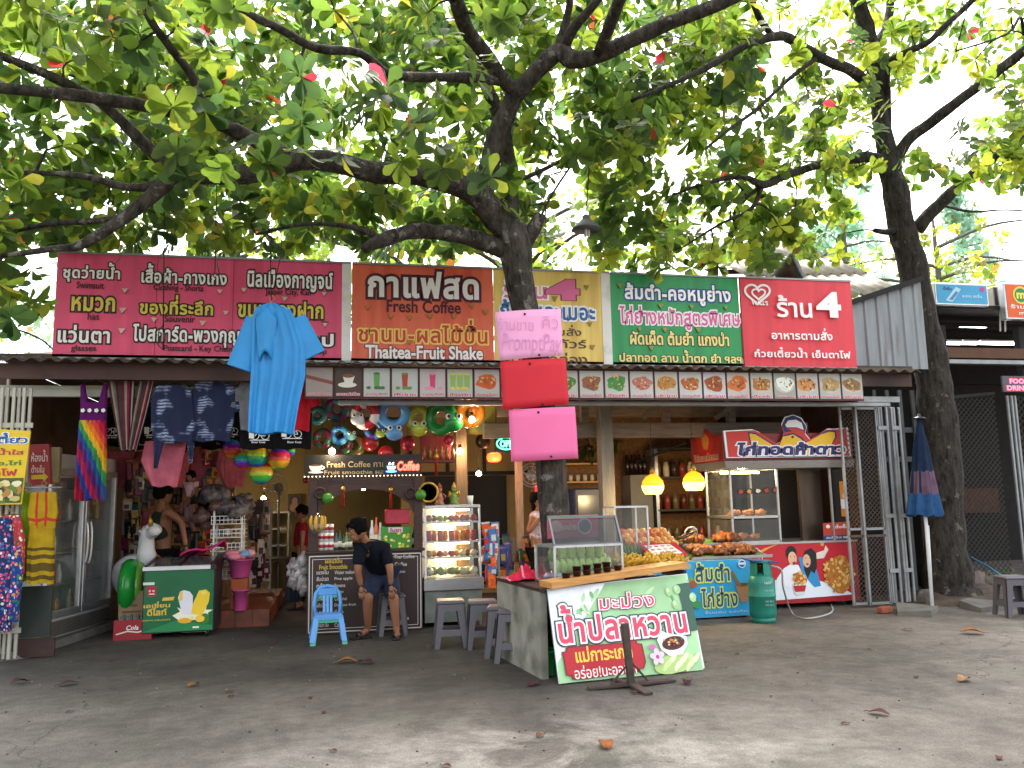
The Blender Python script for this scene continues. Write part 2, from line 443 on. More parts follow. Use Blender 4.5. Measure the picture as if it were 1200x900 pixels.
# ================================================================= ground
def ground_mat():
    m = bpy.data.materials.new('stained_concrete'); m.use_nodes = True; nt = m.node_tree; N = nt.nodes; L = nt.links; b = N['Principled BSDF']
    tc = N.new('ShaderNodeTexCoord'); P = tc.outputs['Object']
    def nz(scale, det=8, rough=.6, vec=P, dist=0):
        n = N.new('ShaderNodeTexNoise'); n.inputs['Scale'].default_value = scale; n.inputs['Detail'].default_value = det
        n.inputs['Roughness'].default_value = rough; n.inputs['Distortion'].default_value = dist; L.new(vec, n.inputs['Vector']); return n.outputs[0]
    def ramp(v, a, c, ca, cb):
        r = N.new('ShaderNodeValToRGB'); r.color_ramp.elements[0].position = a; r.color_ramp.elements[1].position = c
        r.color_ramp.elements[0].color = ca + (1,); r.color_ramp.elements[1].color = cb + (1,); L.new(v, r.inputs[0]); return r.outputs[0]
    def mix(f, a, c, mode='MIX', k=None):
        x = N.new('ShaderNodeMix'); x.data_type = 'RGBA'; x.blend_type = mode
        if k is not None: x.inputs[0].default_value = k
        else: L.new(f, x.inputs[0])
        L.new(a, x.inputs[6])
        if isinstance(c, tuple): x.inputs[7].default_value = c + (1,)
        else: L.new(c, x.inputs[7])
        return x.outputs[2]
    def mth_(a_, b_):
        x = N.new('ShaderNodeMath'); x.operation = 'MULTIPLY_ADD'; L.new(a_, x.inputs[0]); x.inputs[1].default_value = .55
        y = N.new('ShaderNodeMath'); y.operation = 'MULTIPLY'; L.new(b_, y.inputs[0]); y.inputs[1].default_value = .45; L.new(y.outputs[0], x.inputs[2]); return x.outputs[0]
    # old worn concrete and the darker band in front of the shop, both in the base colour
    base = ramp(mth_(nz(.55), nz(2.6, 10, .7)), .38, .62, (.072, .063, .053), (.172, .151, .128))
    sep = N.new('ShaderNodeSeparateXYZ'); L.new(P, sep.inputs[0])
    def mth(op, a, c=None, d=None):
        x = N.new('ShaderNodeMath'); x.operation = op
        for i, v in enumerate((a, c, d)):
            if v is None: continue
            if isinstance(v, (int, float)): x.inputs[i].default_value = v
            else: L.new(v, x.inputs[i])
        return x.outputs[0]
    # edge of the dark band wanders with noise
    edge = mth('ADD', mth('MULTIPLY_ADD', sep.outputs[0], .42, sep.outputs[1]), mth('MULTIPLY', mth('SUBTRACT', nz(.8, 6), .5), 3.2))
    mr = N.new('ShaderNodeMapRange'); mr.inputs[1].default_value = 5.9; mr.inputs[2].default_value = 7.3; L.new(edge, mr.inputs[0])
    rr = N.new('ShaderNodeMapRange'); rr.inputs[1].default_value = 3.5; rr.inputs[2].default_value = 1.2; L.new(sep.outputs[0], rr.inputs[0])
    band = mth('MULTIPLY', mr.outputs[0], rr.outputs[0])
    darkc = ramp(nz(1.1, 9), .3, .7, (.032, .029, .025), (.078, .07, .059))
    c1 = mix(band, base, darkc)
    # pale patch in the foreground, fading outward and broken by noise
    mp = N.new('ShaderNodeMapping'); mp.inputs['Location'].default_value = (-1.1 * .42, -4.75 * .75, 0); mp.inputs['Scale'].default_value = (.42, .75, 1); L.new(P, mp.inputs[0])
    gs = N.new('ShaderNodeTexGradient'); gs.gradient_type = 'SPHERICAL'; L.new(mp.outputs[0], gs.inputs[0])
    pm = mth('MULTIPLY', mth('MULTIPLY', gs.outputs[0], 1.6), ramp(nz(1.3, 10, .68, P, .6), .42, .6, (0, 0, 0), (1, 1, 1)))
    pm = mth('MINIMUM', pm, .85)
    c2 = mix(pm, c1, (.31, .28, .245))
    # greenish algae and grit
    c3 = mix(mth('MULTIPLY', ramp(nz(.7, 6, .6, P, 1.2), .56, .7, (0, 0, 0), (1, 1, 1)), .45), c2, (.085, .088, .06))
    spots = ramp(nz(38, 5, .7), .58, .7, (0, 0, 0), (1, 1, 1))
    c4 = mix(mth('MULTIPLY', spots, .45), c3, (.05, .047, .043))
    vor = N.new('ShaderNodeTexVoronoi'); vor.feature = 'DISTANCE_TO_EDGE'; vor.inputs['Scale'].default_value = .2
    wob = N.new('ShaderNodeTexNoise'); wob.inputs['Scale'].default_value = 1.6; wob.inputs['Detail'].default_value = 6; L.new(P, wob.inputs['Vector'])
    vm = N.new('ShaderNodeVectorMath'); vm.operation = 'ADD'; L.new(P, vm.inputs[0]); L.new(wob.outputs['Color'], vm.inputs[1]); L.new(vm.outputs[0], vor.inputs['Vector'])
    crack = mth('LESS_THAN', vor.outputs[0], .0016)
    c5 = mix(mth('MULTIPLY', crack, .6), c4, (.04, .037, .033))
    gr = N.new('ShaderNodeMapRange'); gr.inputs[1].default_value = .3; gr.inputs[2].default_value = .7; gr.inputs[3].default_value = .62; gr.inputs[4].default_value = 1.38; L.new(nz(70, 4, .75), gr.inputs[0])
    g2 = N.new('ShaderNodeMapRange'); g2.inputs[1].default_value = .3; g2.inputs[2].default_value = .7; g2.inputs[3].default_value = .74; g2.inputs[4].default_value = 1.26; L.new(nz(9, 8, .7), g2.inputs[0])
    vs_ = N.new('ShaderNodeVectorMath'); vs_.operation = 'SCALE'; L.new(c5, vs_.inputs[0]); L.new(mth('MULTIPLY', gr.outputs[0], g2.outputs[0]), vs_.inputs['Scale']); c5 = vs_.outputs[0]
    L.new(c5, b.inputs['Base Color'])
    rg = ramp(nz(1.7), .3, .7, (.72,) * 3, (.95,) * 3); L.new(rg, b.inputs['Roughness']); b.inputs['Specular IOR Level'].default_value = .3
    bp = N.new('ShaderNodeBump'); bp.inputs['Strength'].default_value = .6; bp.inputs['Distance'].default_value = .02
    L.new(mth('ADD', nz(60, 6, .7), mth('MULTIPLY', nz(4, 8), 2.0)), bp.inputs['Height']); L.new(bp.outputs[0], b.inputs['Normal'])
    return m
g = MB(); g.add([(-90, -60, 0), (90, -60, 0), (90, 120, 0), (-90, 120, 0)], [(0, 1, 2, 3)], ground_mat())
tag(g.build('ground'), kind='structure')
# strip the tall fridge stands on, and the soil round the right tree
KERB = mat('kerb_concrete', (.13, .122, .11), .9, var=.25, scale=5, bump=.3)
g = MB(); g.hexa([(-3.45, 9.0, 0), (-2.98, 9.35, 0), (-2.6, 11.5, 0), (-3.45, 11.5, 0), (-3.45, 9.05, .07), (-3.03, 9.38, .07), (-2.65, 11.5, .07), (-3.45, 11.5, .07)], KERB)
tag(g.build('kerb'), kind='structure')
SOIL = mat('soil', (.07, .05, .036), .95, var=.4, scale=9, bump=.6, bscale=25)
def mound(cx, cy, rx, ry, h, m, n=26, k=7, seed=0):
    mb = MB(); vs = [(cx, cy, h)]; fs = []
    for i in range(1, k + 1):
        q = i / k
        for j in range(n):
            t = 2 * PI * j / n; w = 1 + .25 * noise.noise((math.cos(t) * 1.4, math.sin(t) * 1.4, seed)); z = h * (1 - q ** 2) + .06 * h * noise.noise((i * 2.1, j * 1.3, seed))
            vs.append((cx + rx * q * w * math.cos(t), cy + ry * q * w * math.sin(t), z if i < k else -.03))
    for j in range(n): fs.append((0, 1 + j, 1 + (j + 1) % n))
    for i in range(k - 1):
        for j in range(n): fs.append((1 + i * n + j, 1 + (i + 1) * n + j, 1 + (i + 1) * n + (j + 1) % n, 1 + i * n + (j + 1) % n))
    mb.add(vs, fs, m, True); return mb
tag(mound(8.35, 10.2, 1.35, .9, .2, SOIL).build('terrain'), kind='structure')

# ================================================================= the shop building
CREAM = mat('cream_plaster', '#94804f', .85, var=.12, scale=2, dirt='#8d7a52', dscale=1.5)
OSB = mat('chipboard', '#6f4f2e', .8, var=.35, scale=22)
CEIL = mat('sooty_ceiling', '#4b443d', .85, var=.2, scale=3)
ROOFM = mat('rusty_corrugated_roof', '#5a4c40', .75, .3, var=.35, scale=4, dirt='#2a2320', dscale=3)
BEAMG = mat('old_timber_beam', '#75695c', .8, var=.25, scale=4, stretch=(1, 8, 8))
RAILM = mat('cream_painted_steel', '#a9a89c', .5, .2, var=.1, scale=4, dirt='#6d6555', dscale=4, dthr=.6)
shop = thing('shop_building', 'long open fronted market shop with brown fascia under a corrugated roof', 'shop', (1.8, 9.3, 0))
def corr(x0, x1, p0, p1, pitch, amp, m, th=.012):
    """corrugated sheet from line p0=(y,z) to p1"""
    mb = MB(); n = int((x1 - x0) / pitch * 6)
    a, b = Vector((0, p0[0], p0[1])), Vector((0, p1[0], p1[1])); d = (b - a).normalized(); nn = Vector((1, 0, 0)).cross(d)
    def fn(u, v):
        x = x0 + (x1 - x0) * u; p = a.lerp(b, v) + nn * (amp * math.sin(2 * PI * x / pitch)); return (x, p.y, p.z), nn
    mb.sheet(fn, n, 2, th, m); return mb
corr(-3.5, 7.15, (8.98, 2.955), (15.6, 4.3), .16, .02, ROOFM).build('roof', shop)
m = MB(); m.box((1.8, 9.16, 2.855), (10.66, .035, .16), BROWNF); m.build('fascia', shop)
m = MB(); m.box((-1.62, 9.47, 2.69), (3.66, .06, .12), RAILM, bev=.006); m.box((-1.62, 9.44, 2.73), (3.66, .02, .03), RAILM)
m.build('top_rail', shop)
m = MB(); m.box((3.46, 9.33, 2.565), (6.9, .08, .05), GALV, bev=.006); m.box((6.75, 9.33, 2.63), (.6, .07, .07), GALV); m.build('top_rail', shop)
m = MB(); m.box((1.8, 15.55, 1.9), (10.7, .1, 3.9), CREAM); m.build('back_wall', shop)
m = MB(); m.box((-3.46, 12.55, 1.5), (.08, 5.9, 3.0), mat('dark_plank_wall', '#4a3628', .8, var=.3, scale=4, stretch=(8, 8, 1))); m.build('side_wall', shop)
m = MB(); m.box((7.3, 13.0, 1.5), (.08, 5.0, 3.0), mat('dark_plank_wall', '#4a3628', .8, var=.3, scale=4, stretch=(8, 8, 1))); m.build('side_wall', shop)
m = MB(); m.box((1.9, 12.3, 3.02), (10.6, 6.2, .05), CEIL)
m.build('ceiling', shop)
# chipboard partition behind the food counters
m = MB(); m.box((4.55, 12.7, 1.45), (3.2, .06, 2.9), OSB); m.build('partition_wall', shop)
m = MB(); m.box((2.05, 13.4, 1.45), (2.1, .06, 2.9), CREAM)
for x in (1.15, 1.75, 2.35): m.box((x, 13.35, 2.2), (.05, .05, .62), BLACKI)
m.box((2.05, 13.34, 1.9), (2.1, .05, .06), BLACKI); m.box((2.05, 13.34, 1.0), (1.3, .05, 1.72), BLACKI)
m.build('partition_wall', shop)
m = MB(); p0, p1 = at(566, 503, 10.5), at(945, 508, 10.5); m.box(((p0.x + p1.x) / 2, 10.5, p0.z - .02), (p1.x - p0.x, .12, .2), BEAMG, bev=.01); m.build('beam', shop)
m = MB(); m.box((2, 11.6, 2.72), (10, .12, .16), BEAMG); m.build('beam', shop)
for xa in (3.2, 4.35, 5.3):
    m = MB(); m.box((xa, 10.5, 2.72), (.1, .1, .55), BEAMG); m.build('strut', shop)
for xa, dx in ((4.0, .55), (5.05, .7)):
    m = MB(); m.beam((xa, 10.45, 2.5), (xa + dx, 10.45, 2.97), .06, .06, BEAMG); m.build('strut', shop)
def post(px0, px1, Y, zt, m_):
    x0, x1 = at(px0, 560, Y).x, at(px1, 560, Y).x; mb = MB(); mb.box(((x0 + x1) / 2, Y, zt / 2), (x1 - x0, x1 - x0, zt), m_, bev=.008); mb.build('post', shop)
post(534, 547, 10.5, 3.0, mat('tan_timber_post', '#86694a', .75, var=.2, scale=5, stretch=(8, 8, 1)))
post(604, 612, 11.4, 3.0, mat('pale_timber_post', '#9c8b72', .8, var=.25, scale=5, stretch=(8, 8, 1)))
post(703, 718, 10.35, 3.0, mat('grey_post', '#6e6a62', .7, var=.2, scale=5, stretch=(8, 8, 1)))
post(264, 276, 12.5, 3.0, mat('tan_timber_post', '#86694a'))
post(1, 5, 9.6, 3.0, RAILM)
# tiled step inside the left doorway
TILE = mat('brick_red_tile', '#7a3f2a', .55, var=.2, scale=9, dirt='#4c2a1e')
stp = MB(); x0 = at(255, 735, 10.8).x; x1 = -1.02
for i in range(5): stp.box((x0 - .3 + i * .2, 10.8, .1), (.194, .02, .2), TILE)
stp.box((x0 + .1, 12.1, .1), (1.0, 2.58, .196), TILE)
solo(stp, 'tiled_step', 'low step faced with brick red tiles inside the left doorway', 'step')

# ================================================================= the row of sign boards on the roof edge
SY = 9.2
SZ0, SZ1 = at(60, 418, SY).z, at(67, 296, SY).z
VWHITE = mat('vinyl_white', '#dad6d2', .5, var=.06, scale=2, dirt='#b0aaa0', dscale=3)
def vinyl(name, h, d): return mat(name, h, .45, var=.09, scale=2.2, dirt=d, dscale=1.6, dthr=.45, stretch=(4, 1, .35), bump=.12, bscale=2.5)
def signboard(name, label, px0, px1, m, strips=(), dy=0.0, cat='sign'):
    x0, x1 = at(px0, 365, SY).x, at(px1, 375, SY).x
    t = thing(name, label, cat, ((x0 + x1) / 2, SY, SZ0), group='roof edge sign boards')
    mb = MB(); mb.box(((x0 + x1) / 2, SY + .02 - dy, (SZ0 + SZ1) / 2), (x1 - x0 - .004, .04, SZ1 - SZ0), m); mb.build('panel', t)
    for s0, s1 in strips:
        a, b = at(s0, 370, SY).x, at(s1, 370, SY).x
        mb = MB(); mb.box(((a + b) / 2, SY - .004 - dy, (SZ0 + SZ1) / 2), (b - a, .006, SZ1 - SZ0 - .004), VWHITE); mb.build('white_strip', t)
    for z in (SZ0 - .012, SZ1 + .008): mb = MB(); mb.box(((x0 + x1) / 2, SY + .015 - dy, z), (x1 - x0 - .004, .06, .022), GALV); mb.build('edge_frame', t)
    for k in range(int((x1 - x0) / .9) + 1):
        mb = MB(); xx = x0 + .25 + k * .85
        if xx < x1 - .05: mb.beam((xx, SY + .07, SZ0 - .02), (xx, SY + .07, SZ1 - .1), .03, .03, DARKM); mb.beam((xx, SY + .07, SZ1 - .15), (xx, SY + .95, SZ0 + .12), .025, .025, DARKM); mb.build('support_strut', t)
    return t, Art((0, SY - dy, 0), (1, 0, 0), (0, 0, 1), lift=.003)
BK = ink('#2c0f1a')
def slits(t, pts, hole):
    """wind slits: small triangular flaps cut in the vinyl and folded up, the dark hole behind"""
    a = Art((0, SY, 0), (1, 0, 0), (0, 0, 1), lift=.011)
    for x, y in pts:
        s = .036 * random.uniform(.85, 1.15); c = a.uv(x, y)
        a.tris([(c[0] - s, c[1] + s * .7), (c[0], c[1] - s), (c[0] + s, c[1] + s * .7)], [(0, 1, 2)], BK)
        u, v = c; k = random.uniform(.5, .95) * s; mb = MB()
        mb.hexa([a.w(u - s, v + s * .7, .011), a.w(u - s * .96, v + s * .72, .014), a.w(u + s * .96, v + s * .72, .014), a.w(u + s, v + s * .7, .011),
                 a.w(u - .003 - k * .2, v - s * .75, .02), a.w(u - .003 - k * .2, v - s * .73, .023), a.w(u + .003, v - s * .73, .023), a.w(u + .003, v - s * .75, .02)], hole); mb.build('wind_flap', t)
    a.build('wind_slits', t)

PINK = vinyl('faded_pink_vinyl', '#de4f74', '#cf4669')
t, a = signboard('souvenir_sign', 'wide faded pink sign listing swimsuit, hat and souvenir in Thai and English', 63.5, 411.5, PINK, [(400.5, 411.5)])
cw, cyl_ = ink('#e9e4de'), ink('#d8c04c')
O = [(.075, BK)]
for s, bx, c in (('ชุดว่ายน้ำ', (74, 307, 141, 331), cw), ('หมวก', (84, 348, 135, 365), cyl_), ('แว่นตา', (68, 381, 129, 402), cw),
                 ('เสื้อผ้า-กางเกง', (166, 310, 266, 333), cw), ('ของที่ระลึก', (164, 346, 250, 369), cyl_), ('โปสการ์ด-พวงกุญแจ', (156, 381, 300, 407), cw),
                 ('นิลเมืองกาญจน์', (290, 317, 390, 342), cw), ('ขนมของฝาก', (279, 353, 379, 373), cyl_), ('กิ๊ฟช็อป', (306, 384, 391, 406), cw)):
    a.text(s, *bx, c, .03, [(.085, BK)], sp=.04)
for s, bx in (('Swimsuit', (90, 330.5, 122, 338.5)), ('hat', (103, 367.5, 117, 375)), ('glasses', (83.5, 404.5, 113, 413.5)), ('Clothing - Shorts', (180, 334, 238.5, 343)),
              ('Souvenir', (193, 370, 229, 378)), ('Postcard - Key Chain', (192, 405, 272, 414)), ('Jasper City, Kan', (311, 339, 364.5, 348)), ('Gift Shop', (342, 408, 383, 417))):
    a.text(s, *bx, BK, .02)
a.build('lettering', t)
m = MB()
for px in (183, 273): x = at(px, 360, SY).x; m = MB(); m.box((x, SY - .001, (SZ0 + SZ1) / 2), (.006, .004, SZ1 - SZ0 - .02), ink('#8e2440')); m.build('panel_seam', t)
slits(t, [(147, 341), (144, 364), (143, 388), (258, 342), (181, 375), (265, 367), (238, 379), (286, 340), (334, 350), (380, 344), (360, 378), (381, 380)], ink('#cfa9a0'))

ORNG = vinyl('faded_orange_vinyl', '#dc6544', '#cc533b')
t, a = signboard('coffee_sign', 'orange sign advertising fresh coffee and fruit shake in Thai and English', 412, 578.5, ORNG)
MAR = ink('#4a1424'); YEL = ink('#e6bd5a')
a.text('กาแฟสด', 431, 318, 561, 350, ink('#e6e2df'), .035, [(.085, MAR)], sp=.05)
a.text('Fresh Coffee', 453, 352, 540, 367, MAR, .025)
a.text('ชานม-ผลไม้ปั่น', 420, 374, 571, 402, ink('#b5392a'), .02, [(.08, YEL)], sp=.05)
a.text('Thaitea-Fruit Shake', 428, 405, 566, 421, ink('#e9e0dc'), .03, [(.05, MAR)])
a.build('lettering', t)
slits(t, [(431, 361), (458, 371), (480, 373), (504, 371), (532, 371), (553, 359), (569, 366), (480, 401)], ink('#a3722e'))

YELV = vinyl('faded_yellow_vinyl', '#e0c263', '#c8a550')
t, a = signboard('restaurant_sign', 'weathered yellow sign half hidden behind the trunk and paper notices', 579, 716, YELV, [(705.5, 716)])
PNK = ink('#d0628f'); BLU = ink('#1f5a9e'); BRN = ink('#4c3323')
a.text('ร้าน', 590, 329, 641, 350, PNK, .03, [(.07, WHITE)], sp=.03); a.text('4', 641, 328, 677, 351, PNK, .05, [(.05, BK), (.03, PNK)])
a.text('ก้อยและเมอะ', 586, 352, 697, 375, BLU, .03, [(.08, WHITE)], sp=.04)
a.text('อาหารตามสั่ง', 592, 380, 681, 393, BRN, .012); a.text('รับกรุ๊ปทัวร์', 592, 396, 687, 411, BRN, .012); a.text('อาหารกล่อง', 592, 413, 688, 427, BRN, .012)
a.build('lettering', t)
slits(t, [(687, 337), (650, 350), (691, 380), (694, 407)], ink('#8f7430'))

GRNV = vinyl('faded_green_vinyl', '#27904f', '#228048')
t, a = signboard('papaya_salad_sign', 'green sign with Thai dish names in white, pink and yellow lettering', 716.5, 867.5, GRNV)
DB = ink('#173f7c'); LY = ink('#e2cf7e'); DG = ink('#10231a')
a.text('ส้มตำ-คอหมูย่าง', 732, 333, 856, 358, WHITE, .03, [(.08, DB)], sp=.03)
a.text('ไก่ย่างหมักสูตรพิเศษ', 726, 360, 867, 387, ink('#cf5b93'), .025, [(.07, WHITE)], sp=.03)
a.text('ผัดเผ็ด ต้มยำ แกงป่า', 738, 388, 854, 405, LY, .03, [(.05, DG)]); a.text('ปลาทอด ลาบ น้ำตก ยำ ฯลฯ', 725.5, 410, 868.5, 425, LY, .03, [(.05, DG)])
a.build('lettering', t)
slits(t, [(726, 335), (774, 359), (810, 360), (850, 361), (749, 386), (779, 387), (818, 387), (763, 408)], ink('#7d8a3a'))

REDV = vinyl('red_vinyl', '#d63a45', '#c8343f')
t, a = signboard('noodle_shop_sign', 'clean red sign with white heart logo and large white numeral 4', 868, 999, REDV, dy=.02)
def heart(a, cx, cy, s, wd, m):
    pts = []
    for i in range(41):
        q = 2 * PI * i / 40; pts.append((cx + s * math.sin(q) ** 3 * 1.06, cy - s * (13 * math.cos(q) - 5 * math.cos(2 * q) - 2 * math.cos(3 * q) - math.cos(4 * q)) / 17))
    a.line(pts, wd, m)
heart(a, 887, 344, 14, .028, WHITE); heart(a, 887.5, 345, 7.5, .022, WHITE)
a.text("WALL'S", 879, 353.5, 898, 358.5, WHITE, .03)
a.text('ร้าน', 908, 347, 949, 373, WHITE, .02); a.text('4', 954, 343, 983, 373, WHITE, .045)
a.text('อาหารตามสั่ง', 902, 385, 973, 399, WHITE, .025, sp=.03); a.text('ก๋วยเตี๋ยวน้ำ เย็นตาโฟ', 882, 408, 994, 420, WHITE, .025, sp=.03)
a.build('lettering', t)

# ================================================================= strip of dish photographs under the eave
t = thing('menu_photo_strip', 'long strip of framed dish photographs hung under the roof edge', 'menu board', (3.2, 9.24, 2.6))
zb, zt = at(388, 468, 9.12).z, at(388, 432, 9.12).z
zb, zt = (zb + at(1008, 469, 9.12).z) / 2, (zt + at(1008, 434, 9.12).z) / 2
x0, x1 = at(357, 450, 9.12).x, at(1011, 450, 9.12).x
m = MB(); m.box(((x0 + x1) / 2, 9.13, (zb + zt) / 2), (x1 - x0, .02, zt - zb), mat('maroon_board', '#4a1f1f', .6)); m.build('backing', t)
n = 22; pitch = (x1 - x0) / n
pal = [['#c7b7b0', '#8a4a3c', '#b9a19a'], ['#5a4434', '#e0d8cc', '#7a4b26'], ['#e2e6de', '#5e9a4a', '#3b6d2c'], ['#dfe3da', '#a23a1c', '#5f8b3b'], ['#e6dcdc', '#d03a6a', '#e08ba0'],
       ['#dfe6d6', '#8fb35a', '#d7c95c'], ['#e0ded8', '#c95f22', '#b3471a'], ['#e5e0da', '#a86a3a', '#5a8a3a'], ['#dadad2', '#a85a2a', '#6a8a2a'], ['#dfdcd4', '#3f7a35', '#c8b05a'],
       ['#e4e0da', '#8a5a3a', '#c6442a'], ['#e2ded8', '#3b8a3a', '#8a5a30'], ['#dfe0dc', '#b06a58', '#c9877a'], ['#e0dacc', '#b87a34', '#5f7a35'], ['#dfe4e2', '#b05a2a', '#7a8a3a'],
       ['#e6e6e8', '#9a4a22', '#3a6a2a'], ['#e2d9cf', '#c4692a', '#a83f1c'], ['#d8d8c8', '#a66a2a', '#3f6a2a'], ['#b8bfae', '#e0e4d8', '#2f5a2f'], ['#dcd8d4', '#c88a4a', '#2a2a2a'], ['#cfd0c8', '#a68a5a', '#4a6a3a'], ['#d4d0c6', '#8d6a42', '#57703c']]
for i in range(n):
    xa = x0 + i * pitch + .013; xb = xa + pitch - .026; za, zc = zb + .022, zt - .02
    m = MB(); m.box(((xa + xb) / 2, 9.116, (za + zc) / 2), (xb - xa, .008, zc - za), ink(tuple(.62 * q for q in lin(pal[i][0])))); ph = m.build('photo', t)
    a = Art((0, 9.112, 0), (1, 0, 0), (0, 0, 1), lift=.001); cx, cz = (xa + xb) / 2, (za + zc) / 2 + .02
    c1, c2 = ink(pal[i][1]), ink(pal[i][2]); w = xb - xa
    if i in (2, 3, 4, 5):
        for k in ([0] if i != 5 else [-.08, 0, .08]):
            a.poly([(cx + k - .035, cz + .08), (cx + k + .035, cz + .08), (cx + k + .026, cz - .08), (cx + k - .026, cz - .08)], c1, False)
            a.ell(cx + k, cz + .08, .036, .012, c2, False)
        for k in range(4): a.ell(cx + random.uniform(-.1, .1), cz - .08, .025, .018, c2, False)
    elif i == 1:
        a.ell(cx - .01, cz - .05, .1, .03, c1, False); a.poly([(cx - .06, cz + .05), (cx + .07, cz + .05), (cx + .04, cz - .05), (cx - .03, cz - .05)], c1, False); a.ell(cx, cz + .05, .064, .022, c2, False)
    elif i > 0:
        a.ell(cx, cz - .005, w * .48, .1, ink('#b9b4a8'), False); a.ell(cx, cz, w * .42, .085, c1, False, wob=.4)
        for k in range(26):
            q = random.uniform(0, 2 * PI); d = random.random() ** .6
            a.ell(cx + math.cos(q) * d * w * .36, cz + math.sin(q) * d * .08, random.uniform(.008, .022), random.uniform(.006, .014), random.choice([c1, c2, ink('#d8a05a'), ink('#7a3a1c'), ink('#c9b48a'), c1]), False, n=7, rot=random.uniform(0, 3), wob=.5)
    else: a.poly([(xa, cz + .02), (xb, cz - .05), (xb, cz - .01), (xa, cz + .06)], c1, False)
    a.text(random.choice(['กาแฟเย็น', 'ผัดไทย', 'ข้าวผัด', 'ต้มยำ']) if i % 2 else 'ลาบหมู ส้มตำ', xa + .02, za + .012, xb - .02, za + .045, ink('#b8324a'), .02, [(.09, ink('#e8c8cc'))], False)
    a.build('dish_picture', ph)
# ================================================================= trees
def bark_mat(name, a, b_, lich, thr=.6):
    m = bpy.data.materials.new(name); m.use_nodes = True; nt = m.node_tree; N = nt.nodes; L = nt.links; b = N['Principled BSDF']; b.inputs['Roughness'].default_value = .9; b.inputs['Specular IOR Level'].default_value = .2
    tc = N.new('ShaderNodeTexCoord')
    def nz(sc_, det, st=(1, 1, 1)):
        mp = N.new('ShaderNodeMapping'); mp.inputs['Scale'].default_value = st; L.new(tc.outputs['Object'], mp.inputs[0])
        n = N.new('ShaderNodeTexNoise'); n.inputs['Scale'].default_value = sc_; n.inputs['Detail'].default_value = det; n.inputs['Roughness'].default_value = .65; L.new(mp.outputs[0], n.inputs['Vector']); return n.outputs[0]
    r = N.new('ShaderNodeValToRGB'); r.color_ramp.elements[0].position = .35; r.color_ramp.elements[1].position = .68; r.color_ramp.elements[0].color = a + (1,); r.color_ramp.elements[1].color = b_ + (1,); L.new(nz(16, 8, (1, 1, .35)), r.inputs[0])
    r2 = N.new('ShaderNodeValToRGB'); r2.color_ramp.elements[0].position = thr; r2.color_ramp.elements[1].position = thr + .06; L.new(nz(7, 7), r2.inputs[0])
    k = N.new('ShaderNodeMath'); k.operation = 'MULTIPLY'; k.inputs[1].default_value = .75; L.new(r2.outputs[0], k.inputs[0])
    mx = N.new('ShaderNodeMix'); mx.data_type = 'RGBA'; L.new(k.outputs[0], mx.inputs[0]); L.new(r.outputs[0], mx.inputs[6]); mx.inputs[7].default_value = lich + (1,); L.new(mx.outputs[2], b.inputs['Base Color'])
    bp = N.new('ShaderNodeBump'); bp.inputs['Strength'].default_value = 1; bp.inputs['Distance'].default_value = .06; L.new(nz(24, 8, (1, 1, .3)), bp.inputs['Height']); L.new(bp.outputs[0], b.inputs['Normal'])
    return m
BARK = bark_mat('almond_bark', (.018, .015, .013), (.1, .085, .07), (.24, .22, .195), .585)
BARKD = bark_mat('dark_bark', (.013, .012, .01), (.066, .057, .047), (.17, .15, .11), .6)
BARKF = bark_mat('pale_bark', (.1, .09, .08), (.2, .18, .16), (.3, .28, .25), .6)

def leaf_mat(name, trans=.56):
    m = bpy.data.materials.new(name); m.use_nodes = True; nt = m.node_tree; N = nt.nodes; L = nt.links; N.clear()
    o = N.new('ShaderNodeOutputMaterial'); at_ = N.new('ShaderNodeAttribute'); at_.attribute_name = 'tint'
    d = N.new('ShaderNodeBsdfPrincipled'); d.inputs['Roughness'].default_value = .5; d.inputs['Specular IOR Level'].default_value = .25
    t = N.new('ShaderNodeBsdfTranslucent'); hsv = N.new('ShaderNodeHueSaturation'); hsv.inputs['Hue'].default_value = .485; hsv.inputs['Saturation'].default_value = 1.0; hsv.inputs['Value'].default_value = 4.2
    nz = N.new('ShaderNodeTexNoise'); nz.inputs['Scale'].default_value = 14; nz.inputs['Detail'].default_value = 3
    tc = N.new('ShaderNodeTexCoord'); L.new(tc.outputs['Object'], nz.inputs['Vector'])
    mr = N.new('ShaderNodeMapRange'); mr.inputs[3].default_value = .75; mr.inputs[4].default_value = 1.25; L.new(nz.outputs[0], mr.inputs[0])
    ml = N.new('ShaderNodeVectorMath'); ml.operation = 'SCALE'; L.new(at_.outputs['Color'], ml.inputs[0]); L.new(mr.outputs[0], ml.inputs['Scale'])
    L.new(ml.outputs[0], d.inputs['Base Color']); L.new(ml.outputs[0], hsv.inputs['Color']); L.new(hsv.outputs[0], t.inputs['Color'])
    mx = N.new('ShaderNodeMixShader'); mx.inputs[0].default_value = trans; L.new(d.outputs[0], mx.inputs[1]); L.new(t.outputs[0], mx.inputs[2]); L.new(mx.outputs[0], o.inputs[0])
    return m
LEAF = leaf_mat('almond_leaf'); LEAFF = leaf_mat('far_leaf', .4)
GREENS = [(.038, .07, .01), (.05, .088, .011), (.031, .06, .012), (.07, .105, .013), (.026, .054, .015)]
YELLOWS = [(.12, .15, .016), (.15, .15, .018), (.09, .125, .014)]
REDS = [(.3, .07, .02), (.27, .03, .02), (.32, .14, .03)]

